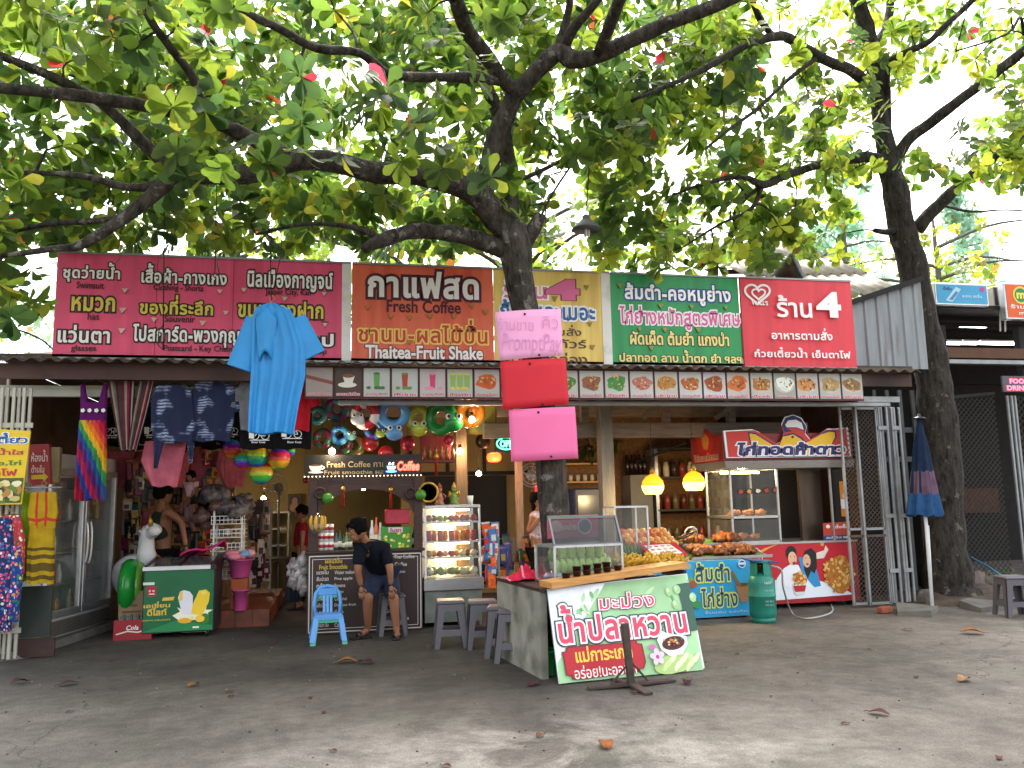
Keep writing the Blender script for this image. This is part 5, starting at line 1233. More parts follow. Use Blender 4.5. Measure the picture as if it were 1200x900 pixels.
mb = MB(); mb.hexa([pA[3], pA[2], pA[1], pA[0]] + [p + Vector((0, 0, .012)) for p in (pA[3], pA[2], pA[1], pA[0])], ink('#c02c30')); tt = solo(mb, 'menu_placard', 'red and white menu placard lying between bananas and peaches', 'placard')
o_ = pA[3]; uU = (pA[2] - pA[3]); vV = (pA[0] - pA[3]); a = Art(o_ + Vector((0, 0, .012)), uU, vV, lift=.003)
LU, LV = uU.length, vV.length; a.poly([(LU * .12, LV * .1), (LU * .9, LV * .1), (LU * .8, LV * .85), (LU * .1, LV * .85)], WHITE, False)
for i in range(4):
    for j in range(3): a.ell(LU * (.22 + i * .17), LV * (.24 + j * .24), LU * .06, LV * .06, ink(random.choice(['#d8903a', '#c05a30', '#d8b070'])), False, 8)
a.build('print', tt)
# glass lidded case with vegetables behind
v0 = at(722, 665, 8.4); vx1 = at(760, 640, 8.4).x; vz = at(740, 594, 8.4).z
t = thing('salad_case', 'small silver framed glass case of green vegetables behind the mangoes', 'display case', ((v0.x + vx1) / 2, 8.5, 0)); mb = MB()
for x in (v0.x, vx1):
    for y in (8.4, 8.75): mb.beam((x, y, 0), (x, y, vz), .018, .018, ALU)
for z in (.72, vz):
    for y in (8.4, 8.75): mb.beam((v0.x, y, z), (vx1, y, z), .018, .018, ALU)
    for x in (v0.x, vx1): mb.beam((x, 8.4, z), (x, 8.75, z), .018, .018, ALU)
mb.box(((v0.x + vx1) / 2, 8.575, .75), (vx1 - v0.x, .35, .02), ALU); mb.build('frame', t)
mb = MB(); mb.box(((v0.x + vx1) / 2, 8.4, (vz + .75) / 2), (vx1 - v0.x - .02, .005, vz - .78), GLASS); mb.build('pane', t)
for k in range(9):
    mb = MB(); x = v0.x + .04 + k * (vx1 - v0.x - .06) / 8; c = '#b8562a' if k < 2 else '#3f6a2a'; mb.tube([(x, 8.55, .77), (x + .01, 8.56, .87), (x - .005, 8.57, .97)], [.02, .024, .008], mat('veg_' + c, c, .5, var=.25), 8)
    solo(mb, 'carrot' if k < 2 else 'cucumber', ('carrot' if k < 2 else 'green cucumber') + ' standing in the small salad case', 'vegetable', 'carrots in the salad case' if k < 2 else 'cucumbers in the salad case')

# ================================================================= fried chicken cart
CY = 10.0; kx0, kx1 = at(857, 670, CY).x, at(1006, 670, CY).x; kz0, kz1 = at(930, 707, CY).z, at(930, 637, CY).z
t = thing('chicken_cart', 'red fried chicken cart with a lit glass case and illuminated header', 'cart', ((kx0 + kx1) / 2, CY + .4, 0))
mb = MB(); mb.box(((kx0 + kx1) / 2, CY + .45, (kz0 + kz1) / 2), (kx1 - kx0, .9, kz1 - kz0), mat('cart_red', '#9e1c26', .4)); mb.build('body', t)
mb = MB(); mb.box(((kx0 + kx1) / 2, CY + .45, kz1 + .012), (kx1 - kx0 + .03, .93, .025), STEEL); mb.build('counter_top', t)
for x in (kx0 + .1, kx1 - .1):
    for y in (CY + .1, CY + .8): mb = MB(); mb.tube([(x - .02, y, .08), (x + .02, y, .08)], .08, BLACKP, 14); mb.box((x, y, .14), (.05, .05, .1), STEEL); mb.build('wheel', t)
a = Art((kx0, CY, 0), (1, 0, 0), (0, 0, 1), lift=.006)
def kp(X, Y): return (780 + X * .2, 560 + Y * .2)
RDP, SKN, HAIR = ink('#bb1d2a'), ink('#d6a98a'), ink('#1a1516')
a.poly([kp(428, 402), kp(1085, 362), kp(1108, 680), kp(640, 718), kp(500, 700), kp(430, 690)], RDP)
a.poly([kp(640, 600), kp(760, 560), (985, 688), kp(1100, 682), kp(640, 718)], ink('#dfe6ec')); a.poly([kp(545, 430), kp(580, 412), kp(670, 382), kp(600, 415), kp(560, 440)], ink('#d9a03a'))
a.ell(*a.uv(*kp(515, 465)), .125, .125, WHITE, False); a.ell(*a.uv(*kp(515, 465)), .115, .115, ink('#a8182a'), False); a.ell(*a.uv(*kp(508, 445)), .035, .035, ink('#e0b44a'), False); a.text('ห้าดาว', *kp(470, 465), *kp(555, 492), WHITE, .03)
# woman and man of the poster, printed
a.poly([kp(935, 395), kp(952, 420), kp(925, 470), kp(880, 475), kp(880, 440), kp(925, 425)], ink('#e2cfc4')); a.ell(*a.uv(*kp(915, 388)), .026, .026, ink('#d99a4a'), False)
a.poly([kp(650, 590), kp(690, 530), kp(730, 505), kp(775, 510), kp(800, 560), kp(800, 640), kp(730, 650), kp(690, 625), kp(645, 650)], ink('#e6e8ee')); a.poly([kp(775, 465), kp(800, 465), kp(880, 530), kp(908, 632), kp(870, 640), kp(800, 560)], ink('#2a8ac0'))
a.poly([kp(800, 470), kp(815, 425), kp(850, 410), kp(880, 440), kp(885, 520), kp(870, 560), kp(850, 545), kp(830, 590), kp(810, 540)], HAIR); a.ell(*a.uv(*kp(824, 486)), .056, .085, SKN, False); a.ell(*a.uv(*kp(828, 505)), .018, .014, ink('#a33038'), False)
a.ell(*a.uv(*kp(733, 440)), .078, .092, HAIR, False); a.ell(*a.uv(*kp(740, 472)), .062, .088, SKN, False); a.ell(*a.uv(*kp(750, 500)), .025, .022, ink('#8e2a2e'), False)
for X, Y in ((728, 462), (752, 460), (818, 470), (840, 469)): a.ell(*a.uv(*kp(X, Y)), .008, .006, HAIR, False, 8)
a.poly([kp(738, 620), kp(822, 615), kp(812, 680), kp(770, 690), kp(752, 675)], ink('#d8d4d0')); a.poly([kp(742, 632), kp(820, 628), kp(812, 665), kp(756, 668)], ink('#b5222e'))
random.seed(77); FRY = ['#c98a3a', '#d9a452', '#b06f28', '#e0b568', '#a35f20']
for cx_, cy__, rx_, ry_, n in ((780, 590, 38, 35, 26), (1010, 560, 95, 100, 120)):
    a.ell(*a.uv(*kp(cx_, cy__)), rx_ * .0022, ry_ * .0022, ink(FRY[2]), False, wob=.35)
    for k in range(n):
        q = random.uniform(0, 6.28); d = random.random() ** .5; a.n += .0; a.ell(*a.uv(*kp(cx_ + rx_ * d * math.cos(q), cy__ + ry_ * d * math.sin(q))), random.uniform(.012, .035), random.uniform(.01, .028), ink(random.choice(FRY)), False, 8, random.uniform(0, 3), wob=.5); a.step = .0001
a.build('poster', t)
# glass case on the counter
hx_ = at(1000, 525, 9.88).x
gx0, gx1 = at(858, 600, CY + .02).x, at(913, 600, CY + .02).x; gzT, gzM = at(885, 549, CY).z, at(885, 606, CY).z
mb = MB()
for x in (gx0, gx1):
    for y in (CY + .03, CY + .75): mb.beam((x, y, kz1 + .02), (x, y, gzT), .025, .025, STEEL)
for z in (gzT, gzM, kz1 + .035):
    for y in (CY + .03, CY + .75): mb.beam((gx0, y, z), (gx1, y, z), .025, .03, STEEL)
    for x in (gx0, gx1): mb.beam((x, CY + .03, z), (x, CY + .75, z), .025, .03, STEEL)
for z in (gzM + .0, kz1 + .04): mb.box(((gx0 + gx1) / 2, CY + .39, z), (gx1 - gx0, .7, .01), TRAY)
mb.build('case_frame', t)
for c, d in ((((gx0 + gx1) / 2, CY + .03, (gzT + gzM) / 2), (gx1 - gx0 - .03, .005, gzT - gzM - .03)), (((gx0 + gx1) / 2, CY + .03, (kz1 + gzM) / 2), (gx1 - gx0 - .03, .005, gzM - kz1 - .06)), ((gx0, CY + .39, (gzT + gzM) / 2), (.005, .68, gzT - gzM - .03)), ((gx0, CY + .39, (kz1 + gzM) / 2), (.005, .68, gzM - kz1 - .06))):
    mb = MB(); mb.box(c, d, GLASS); mb.build('pane', t)
a = Art((gx0, CY + .027, 0), (1, 0, 0), (0, 0, 1), lift=.004)
for k in range(5): a.ell(*a.uv(868 + k * 10, 576.5 - k * .6), .045, .04, ink('#1a1414'), False, wob=.2); a.ell(*a.uv(868 + k * 10, 576.5 - k * .6), .032, .026, ink(random.choice(['#b5542a', '#d8c8b8', '#a03a24', '#c98a4a'])), False, wob=.5)
a.build('sticker_row', t)
mb = MB(); mb.tube([(gx0 + .05, CY + .4, gzT - .04), (gx1 - .05, CY + .4, gzT - .04)], .014, glow('warm_tube', '#ffd08a', 9), 8); mb.build('warm_tube', t)
light('case_lamp', ((gx0 + gx1) / 2, CY + .35, gzT - .1), 5, (1, .75, .42), .05, t)
for k in range(9):
    lo = k >= 5; mb = MB(); z = (gzM if not lo else kz1 + .05) + .05; mb.ball((gx0 + .1 + (k % 5) * .1, CY + .2 + (k % 2) * .1, z), (.07, .05, .045), mat('fried_chicken', '#b06a2a', .6, var=.4, scale=18, bump=.6), 10, 7, wob=.7)
    solo(mb, 'fried_chicken', 'fried chicken piece on the %s shelf of the cart case' % ('lower' if lo else 'upper'), 'chicken', 'fried chicken on the %s shelf' % ('lower' if lo else 'upper'))
mb = MB(); mb.box(((gx1 + hx_) / 2, CY + .86, (kz1 + gzT) / 2), (hx_ - gx1, .02, gzT - kz1), mat('shade_black', '#0d0c0b', .8)); mb.build('back_panel', t)  # black sheet added to stand in for the shade inside the cart's opening
# stainless flue column, smoked window, card
c0, c1 = at(937, 590, CY + .3).x, at(962, 590, CY + .3).x
mb = MB(); mb.box(((c0 + c1) / 2, CY + .3, (kz1 + gzT) / 2), (c1 - c0, .06, gzT - kz1 - .03), mat('warm_stainless', '#5e5046', .35, .7, var=.2, stretch=(1, 1, .2))); mb.build('flue_column', t)
mb = MB(); c2 = at(997, 590, CY + .05).x; mb.box(((c1 + c2) / 2, CY + .06, (kz1 + gzT) / 2), (c2 - c1 - .03, .012, gzT - kz1 - .05), mat('smoked_window', '#17120f', .15, var=.2)); mb.beam((c1, CY + .05, kz1), (c1, CY + .05, gzT), .025, .025, STEEL); mb.build('smoked_window', t)
a = Art((c1, CY + .052, 0), (1, 0, 0), (0, 0, 1), lift=.003); a.poly([(983, 564), (991, 564), (994, 605), (986, 605)], ink('#c97a2a')); a.ell(*a.uv(989, 581), .035, .035, SKN, False); a.poly([(985, 585), (993, 585), (994, 596), (986, 596)], ink('#cfdbe6'))
a.poly([(964, 613), (996, 611), (997, 631), (965, 634)], ink('#b8402f')); a.text('สั่งซื้อ', 978, 614, 995, 619, WHITE, .02); a.poly([(965, 628), (997, 626), (997, 631), (965, 633)], ink('#27407a')); a.text('สนใจโทร 081', 968, 628, 995, 631, WHITE, .01); a.ell(*a.uv(970, 617), .03, .025, WHITE, False); a.build('card_print', t)
# header
hx0, hx1 = at(848, 525, 9.88).x, at(1000, 525, 9.88).x; hz0, hz1 = at(870, 540, 9.88).z, at(870, 507, 9.88).z
HB = plastic('#2a2526', .5)
mb = MB(); mb.box(((hx0 + hx1) / 2, 10.4, (hz0 + hz1) / 2), (hx1 - hx0, 1.0, hz1 - hz0), plastic('#7d1f1b', .4), bev=.01); mb.build('header_box', t)
mb = MB(); mb.hexa([(hx0 + .03, 9.9, gzT), (hx1, 9.9, gzT), (hx1, 10.9, gzT), (hx0 + .03, 10.9, gzT), (hx0, 9.87, hz0), (hx1, 9.87, hz0), (hx1, 10.92, hz0), (hx0, 10.92, hz0)], STEEL); mb.build('hood', t)
def hp_(X, Y): return (800 + X * .2, 460 + Y * .2)
top = [(232, 225), (400, 216), (440, 232), (540, 300), (570, 290), (585, 240), (570, 190), (590, 145), (640, 130), (690, 150), (720, 200), (712, 240), (740, 275), (840, 212), (890, 212), (960, 205), (980, 375), (250, 385)]
a = Art((hx0, 9.878, 0), (1, 0, 0), (0, 0, 1), lift=.004)
mb = MB(); o2 = [a.uv(*hp_(*q)) for q in top]; o2 = o2[::-1]; mb.prism(o2, .03, ALU, Matrix.Translation((hx0, 9.878, 0)) @ Matrix.Rotation(PI / 2, 4, 'X')); mb.build('sign_board', t)
a.n = .034
cxm, cym = 610, 300
a.poly([hp_(cxm + (X - cxm) * .965, cym + (Y - cym) * .93) for X, Y in top], ink('#c8352a'))
NV, YE = ink('#2b2560'), ink('#e6b523')
for w_, c in ((0, NV), (9, YE)):
    a.poly([hp_(375 + w_, 232 + w_), hp_(420, 238 + w_), hp_(520, 300 + w_), hp_(560, 306 + w_ * .5), hp_(580, 250 + w_), hp_(640, 238 + w_), hp_(690 - w_, 262 + w_), hp_(720 - w_, 300), hp_(800, 238 + w_), hp_(850, 222 + w_), hp_(890 - w_, 225 + w_), hp_(893 - w_, 262), hp_(860, 320 - w_), hp_(840, 375 - w_ * .6), hp_(410, 378 - w_ * .6), hp_(380 + w_, 270)], c)
a.poly([hp_(588, 235), hp_(575, 190), hp_(595, 150), hp_(640, 135), hp_(685, 155), hp_(715, 200), hp_(705, 240), hp_(640, 228)], NV); a.poly([hp_(592, 190), hp_(610, 165), hp_(655, 160), hp_(690, 180), hp_(700, 220), hp_(660, 205), hp_(600, 205)], WHITE); a.poly([hp_(600, 210), hp_(660, 210), hp_(702, 225), hp_(700, 240), hp_(640, 232)], ink('#c8352a')); a.ell(*a.uv(*hp_(636, 262)), .02, .016, NV, False)
a.text('ไก่ทอดห้าดาว', *hp_(300, 290), *hp_(938, 368), NV, .05, [(.075, WHITE)], sp=.02, shear=.12)
a.build('lettering', t)
aS = Art((hx0, 10.9, 0), (0, -1, 0), (0, 0, 1), lift=.006); zc = (hz0 + hz1) / 2
aS.ell(.5, hz1 - .08, .27, .17, ink('#8e1c1c'), False); aS.ell(.5, hz1 - .08, .12, .1, ink('#b0702a'), False, wob=.5); aS.text('ไก่ทอดห้าดาว', .12, hz0 + .03, .88, hz0 + .12, ink('#1a1414'), .03, [(.05, ink('#d8a090'))], px=False); aS.build('side_print', t)
# ================================================================= garments
def garment(mb, rows, Y, m, depth=.05, folds=4, amp=.012, mfn=None, n=28, ph=0.0):
    """hollow cloth tube through rows (photo y, left x, right x) hung at depth Y"""
    vs = []; fs = []; ms = []; nr = len(rows)
    for j, (py, xl, xr) in enumerate(rows):
        a, b = at(xl, py, Y), at(xr, py, Y); hw = (b.x - a.x) / 2; cx = (a.x + b.x) / 2; z = (a.z + b.z) / 2; v = j / (nr - 1)
        for i in range(n):
            t = 2 * PI * i / n; k = -math.cos(t); fo = amp * (.3 + v) * math.sin(folds * PI * k + ph + v * 1.3)
            vs.append((cx + hw * k, Y + (-1 if math.sin(t) >= 0 else 1) * depth * abs(math.sin(t)) ** .6 + fo, z + .01 * math.sin(k * 5 + ph) * v))
    for j in range(nr - 1):
        for i in range(n):
            fs.append((j * n + i, j * n + (i + 1) % n, (j + 1) * n + (i + 1) % n, (j + 1) * n + i))
            t = 2 * PI * (i + .5) / n; ms.append(mfn((1 - math.cos(t)) / 2, (j + .5) / (nr - 1)) if mfn else m)
    b0 = len(mb.v); mb.v.extend(Vector(p) for p in vs)
    for f, q in zip(fs, ms): mb.f.append(tuple(i + b0 for i in f)); mb.m.append(mb.mi(q)); mb.s.append(True)
def lerp_rows(rows, k):
    out = []
    for (a, b) in zip(rows, rows[1:]):
        for q in range(k): t = q / k; out.append(tuple(a[i] + (b[i] - a[i]) * t for i in range(3)))
    return out + [rows[-1]]
def sleeve(mb, p0, p1, w0, w1, Y, m):
    """flattened tapering tube between two photo points"""
    a, b = at(*p0, Y), at(*p1, Y); d = (b - a).normalized(); up = Vector((-d.z, 0, d.x)); vs = []; n = 12
    for q, w in ((0, w0), (.5, (w0 + w1) / 2), (1, w1)):
        c = a.lerp(b, q)
        for i in range(n): t = 2 * PI * i / n; vs.append(c + up * (math.cos(t) * w) + Vector((0, math.sin(t) * .035, 0)))
    mb.add(vs, [(j * n + i, j * n + (i + 1) % n, (j + 1) * n + (i + 1) % n, (j + 1) * n + i) for j in range(2) for i in range(n)], m, True)
WIRE = mat('brass_wire', '#a8894a', .35, .8)
def hanger(t, px_, py_, wpx, Y, drop=14, m_=WIRE):
    mb = MB(); c = at(px_, py_, Y); k = mpp(px_, py_, Y); w = wpx * k / 2
    mb.tube([c + Vector((.02, 0, -.01)), c + Vector((.03, 0, .02)), c + Vector((.01, 0, .045)), c + Vector((-.02, 0, .03)), c + Vector((0, 0, -.02)), c + Vector((0, 0, -drop * .4 * k))], .004, m_, 5)
    zl = c.z - drop * k; mb.tube([c + Vector((0, 0, -drop * .4 * k)), Vector((c.x - w, Y, zl)), Vector((c.x + w, Y, zl)), c + Vector((0, 0, -drop * .4 * k))], .004, m_, 5); mb.build('hanger', t)
def clothing(name, label, cat, px_, py_, Y, wpx, build, drop=14, grp='clothes hung under the eave'):
    t = thing(name, label, cat, at(px_, py_, Y), group=grp); hanger(t, px_, py_, wpx, Y, drop); mb = MB(); r = build(mb); mb.build('cloth', t); return t
YC = 9.33
RB_ = [cloth(c) for c in ('#2a3f8a', '#8a1c3a', '#b3203a', '#c8443a', '#d8702a', '#d8a82a', '#3a8a4a', '#2a4f8a', '#5a2a6a', '#a8234a')]
PUR = cloth('#5a1a5c')
def f(mb):
    sk = lerp_rows([(449, 95, 101), (470, 95, 106), (482, 94, 124), (496, 92, 126)], 3)
    garment(mb, lerp_rows([(472, 95, 126), (494, 93, 125)], 4), YC, PUR); sleeve(mb, (97, 450), (99, 474), .022, .04, YC, PUR); sleeve(mb, (124, 450), (120, 474), .022, .045, YC, PUR)
    garment(mb, lerp_rows([(493, 93, 125), (530, 90, 125), (586, 86, 123)], 34), YC, RB_[0], .06, 6, .022, lambda u, v: RB_[int((v * 7 - u * 5.5 + 6.5)) % 10], 72)
t = clothing('rainbow_dress', 'long rainbow striped sundress with purple bodice hanging under the eave', 'dress', 112, 438, YC, 34, f)
mb = MB()
for X in (97, 105, 113, 121):
    p = at(X, 481, YC - .065)
    for k in range(5): q = k * 1.257; mb.ball(p + Vector((.012 * math.cos(q), 0, .012 * math.sin(q))), (.011, .006, .011), WHITEP, 8, 5)
mb.build('flower_trim', t)
ST = [cloth(c) for c in ('#6a2438', '#3a2a2a', '#8a8074', '#5a5a4a', '#7a2a3c', '#4a1c30', '#9a9088', '#3a3a34', '#8a7a3a')]
def f(mb):
    sf = lambda u, v: ST[int(u * 17) % 9]
    garment(mb, lerp_rows([(447, 126, 159), (485, 133, 156), (528, 141, 154)], 6), YC, ST[0], .03, 3, .012, sf); garment(mb, lerp_rows([(447, 163, 181), (485, 156, 172), (528, 150, 160)], 6), YC - .02, ST[0], .03, 3, .012, sf)
clothing('striped_wrap', 'maroon and olive striped woven wrap hanging open from a pale hanger', 'wrap', 162, 440, YC, 40, f)
def tie(name, ctr, fr):
    m = bpy.data.materials.new(name); m.use_nodes = True; MATS[name] = m; nt = m.node_tree; N = nt.nodes; L = nt.links; b = N['Principled BSDF']; b.inputs['Roughness'].default_value = .9
    tc = N.new('ShaderNodeTexCoord'); mp = N.new('ShaderNodeMapping'); mp.inputs['Location'].default_value = tuple(-x for x in ctr); L.new(tc.outputs['Object'], mp.inputs[0])
    w = N.new('ShaderNodeTexWave'); w.wave_type = 'RINGS'; w.inputs['Scale'].default_value = fr; w.inputs['Distortion'].default_value = 3; w.inputs['Detail'].default_value = 3; w.inputs['Detail Scale'].default_value = 3; L.new(mp.outputs[0], w.inputs[0])
    g = N.new('ShaderNodeTexNoise'); g.inputs['Scale'].default_value = 5; L.new(tc.outputs['Object'], g.inputs['Vector'])
    r = N.new('ShaderNodeValToRGB'); r.color_ramp.elements[0].position = .5; r.color_ramp.elements[1].position = .62; L.new(g.outputs[0], r.inputs[0])
    mu = N.new('ShaderNodeMath'); mu.operation = 'MULTIPLY'; L.new(w.outputs[1], mu.inputs[0]); L.new(r.outputs[0], mu.inputs[1])
    mx_ = N.new('ShaderNodeMix'); mx_.data_type = 'RGBA'; L.new(mu.outputs[0], mx_.inputs[0]); mx_.inputs[6].default_value = (.008, .013, .05, 1); mx_.inputs[7].default_value = (.35, .42, .62, 1); L.new(mx_.outputs[2], b.inputs['Base Color']); return m
NV1, NV2 = tie('tie_dye_navy', (.2, 0, .1), 9), tie('tie_dye_indigo', (-.1, 0, -.2), 12)
def f(mb):
    garment(mb, lerp_rows([(452, 184, 222), (470, 177, 227), (500, 177, 228), (519, 181, 226)], 6), YC - .03, NV1, .05, 3); garment(mb, lerp_rows([(518, 180, 192), (548, 180, 184)], 4), YC - .03, NV1, .03, 2); garment(mb, lerp_rows([(518, 219, 228), (542, 221, 225)], 4), YC - .03, NV1, .03, 2)
clothing('tie_dye_tunic', 'navy tie-dyed tunic with pointed side hems and pale streaks', 'shirt', 206, 441, YC - .03, 40, f)
def f(mb): garment(mb, lerp_rows([(448, 232, 268), (453, 226, 274), (480, 224, 276), (517, 222, 270)], 6), YC, NV2, .05, 3); sleeve(mb, (270, 454), (280, 482), .05, .07, YC, NV2)
clothing('tie_dye_shirt', 'dark navy shirt with white tie-dyed fans beside the blue poncho', 'shirt', 253, 439, YC, 36, f)
def tee(name, label, rows, sl, m, px_, Y, wpx):
    def f(mb):
        garment(mb, lerp_rows(rows, 5), Y, m, .04, 3)
        for s_ in sl: sleeve(mb, s_[0], s_[1], .055, .06, Y, m)
    return clothing(name, label, 'shirt', px_, rows[0][0] - 9, Y, wpx, f, 8)
tee('grey_tshirt', 'grey T-shirt with a small yellow badge peeping out left of the poncho', [(449, 281, 330), (455, 278, 333), (505, 282, 330)], [((281, 456), (274, 478))], cloth('#6a6a70'), 300, YC, 40)
tee('red_tshirt', 'red T-shirt with yellow lettering peeping out right of the poncho', [(449, 328, 362), (455, 325, 366), (505, 328, 362)], [((362, 456), (370, 476))], cloth('#b01c28'), 344, YC + .01, 30)
a = Art((0, YC - .045, 0), (1, 0, 0), (0, 0, 1)); a.text('ปาย', 349, 466, 358, 471, ink('#d8a03a'), .03); a.text('ไทย', 350, 472, 359, 477, ink('#d8a03a'), .03)
a.ell(*a.uv(289, 467), .03, .03, ink('#d8a83a'), False); a.ell(*a.uv(289, 467), .015, .015, BLACK, False); a.text('TOUR', 287, 473, 293, 475, WHITE, .01); 
def bike(a, cx, cy):
    for dx in (-6, 6): 
        u, v = a.uv(cx + dx, cy); a.line([(u + .04 * math.cos(2 * PI * i / 16), v + .04 * math.sin(2 * PI * i / 16)) for i in range(17)], .007, WHITE, False)
    a.line([(cx - 6, cy), (cx - 2, cy - 5), (cx + 4, cy - 5), (cx + 6, cy), (cx, cy), (cx - 2, cy - 5)], .008, WHITE); a.rect(cx - 13, cy - 6, cx - 7, cy + 3, WHITE); a.line([(cx - 12, cy + 5), (cx + 11, cy + 5)], .008, WHITE)
for i_, (x0_, x1_, cxb, lb) in enumerate(((280, 322, 301, 'black T-shirt with a white bicycle print, left one of the two'), (319, 366, 343, 'black T-shirt with a white bicycle print, right one of the two'))):
    rows = [(478, x0_ + 6, x1_ - 6), (484, x0_, x1_), (526, x0_ + 1, x1_ - 1)]
    t = tee('black_tshirt', lb, rows, [], cloth('#101012'), cxb, YC + .06, 30); a = Art((0, YC + .06 - .055, 0), (1, 0, 0), (0, 0, 1), lift=.004); bike(a, cxb + (4 if i_ == 0 else 0), 511 if i_ == 0 else 509); a.text('River Kwai', cxb - 6, 517, cxb + 10, 519.5, WHITE, .01); a.build('print', t)
def f(mb): garment(mb, lerp_rows([(517, 170, 219), (540, 165, 214), (570, 177, 207)], 6), YC + .12, cloth('#b05a6a'), .03, 4, .02)
clothing('pink_sarong', 'dusty pink sarong hanging behind the navy tunic', 'sarong', 196, 505, YC + .12, 40, f, 12)
# the big poncho on its cord from the branch
PB = mat('blue_poncho_film', '#2489cc', .45, var=.1, scale=3, bump=.4, bscale=9); YP = 8.0
PB.node_tree.nodes['Principled BSDF'].inputs['Transmission Weight'].default_value = 0
t = thing('poncho', 'bright blue rain poncho hung on a cord in front of the pink sign', 'poncho', at(318, 355, YP))
mb = MB(); garment(mb, lerp_rows([(357, 312, 325), (362, 300, 340), (372, 296, 346), (405, 294, 358), (440, 294, 358), (475, 292, 350), (505, 291, 345), (508, 291, 345)], 5), YP, PB, .08, 5, .022, n=64); mb.build('body', t)
for p0, p1, w0, w1 in (((303, 375), (281, 432), .12, .125), ((343, 375), (366, 418), .13, .13)):
    mb = MB(); sleeve(mb, p0, p1, w0, w1, YP + .005, PB); mb.build('sleeve', t)
mb = MB(); c = at(312, 392, YP - .08)
mb.sheet(lambda u, v: ((c.x + (u - .5) * .2 * (1 - .35 * v), YP - .075 - .07 * math.sin(u * PI) * (.4 + v * .6), c.z + .2 - .42 * v + .05 * math.cos((u - .5) * 5)), Vector((0, 1, 0))), 14, 10, .006, PB); mb.build('hood', t)
hanger(t, 318, 352, 36, YP, 8); mb = MB(); mb.tube([at(318, 352, YP), at(317, 300, YP), at(319, 262, 7.75)], .005, BLACKP, 5); mb.tube([at(320, 340, YP), at(330, 296, YP), at(329, 258, 7.8)], .004, BLACKP, 5); mb.build('cord', t)
for x_, y0_, y1_, lb in ((193, 206, 410, 'long thin black cord hanging from the branch before the pink sign'), (254, 206, 316, 'looped black cord hanging from the branch above the pink sign')):
    mb = MB(); mb.tube([at(x_, y0_, 7.9), at(x_ - 1, (y0_ + y1_) / 2, 8), at(x_ - 2, y1_, 8.1)] + ([at(x_ - 4, y1_ + 8, 8.1), at(x_ + 3, y1_ + 6, 8.1), at(x_ + 1, y1_ - 8, 8.1)] if y1_ < 400 else [at(x_ - 8, y1_ - 6, 8.1), at(x_ - 7, y1_ - 22, 8.1), at(x_ - 1, y1_ - 30, 8.1)]), .006, BLACKP, 5); solo(mb, 'hanging_rope', lb, 'rope')
# notices pinned to the trunk
for nm, lb, q, c, tx in (('paper_notice', 'pale pink handwritten payment notice, topmost on the trunk', [(581, 365), (658, 361), (661, 416), (586, 422)], '#e9a3cb', 1), ('paper_notice', 'plain red sheet, middle one of the three pinned on the trunk', [(587, 423), (664, 419), (668, 473), (590, 480)], '#c4202f', 0), ('paper_notice', 'large blank pink sheet, lowest of the three on the trunk', [(597, 480), (675, 476), (679, 537), (600, 541)], '#e06a9c', 0)):
    Yn = 7.64; P_ = [at(x, y, Yn) for x, y in q]; th = Vector((0, .004, 0)); mb = MB()
    def fn(u, v):
        p = P_[0].lerp(P_[1], u).lerp(P_[3].lerp(P_[2], u), v); k = abs(u - .5) * 2; return p + Vector((0, .035 * k * k + .004 * math.sin(u * 9 + v * 5), 0)), Vector((0, -1, 0))
    t = thing(nm, lb, 'notice', (P_[3] + P_[2]) / 2, group='sheets pinned to the trunk'); mb.sheet(fn, 14, 6, .003, mat('paper_' + c, c, .7, var=.05, scale=2)); mb.build('sheet', t)
    if tx:
        a = Art((0, Yn - .004, 0), (1, 0, 0), (0, 0, 1), lift=.002); tk = ink('#c789b4'); a.text('ร้านขาย', 584, 372, 625, 387, tk, -.012); a.text('คิว', 636, 371, 654, 385, tk, -.012); a.text('PromptPay', 588, 391, 657, 417, tk, -.012, shear=.15); a.build('handwriting', t)
    for x, y in ((q[0][0] + 34, q[0][1] + 3), (q[3][0] + 46, q[3][1] - 6)): mb = MB(); mb.ball(at(x, y, Yn - .008), .012, BLACKP, 8, 6); mb.build('pin', t)
# lamp hanging in the tree
lp = at(687, 262, 8.3); t = thing('tree_lamp', 'grey conical lamp hanging from a branch above the yellow sign', 'lamp', lp); T = TM[t.name]; LG = mat('lamp_grey', '#5a5a5c', .5, .3)
mb = MB(); mb.lathe([(.165, -.07), (.16, -.06), (.09, .01), (.045, .05), (.04, .085), (.02, .1), (.001, .1)], LG, 20, T); mb.lathe([(.001, -.02), (.15, -.065)], LG, 20, T); mb.build('shade', t)
mb = MB()
for k in range(3): q = k * 2.09; mb.tube([T @ Vector((.025 * math.cos(q), .025 * math.sin(q), -.02)), T @ Vector((.025 * math.cos(q), .025 * math.sin(q), -.15))], .012, plastic('#c8c6c0'), 6)
mb.build('bulb', t); mb = MB(); mb.tube([T @ Vector((0, 0, .1)), at(690, 200, 8.3), at(690, 168, 8.3)], .006, BLACKP, 5); mb.build('cord', t)

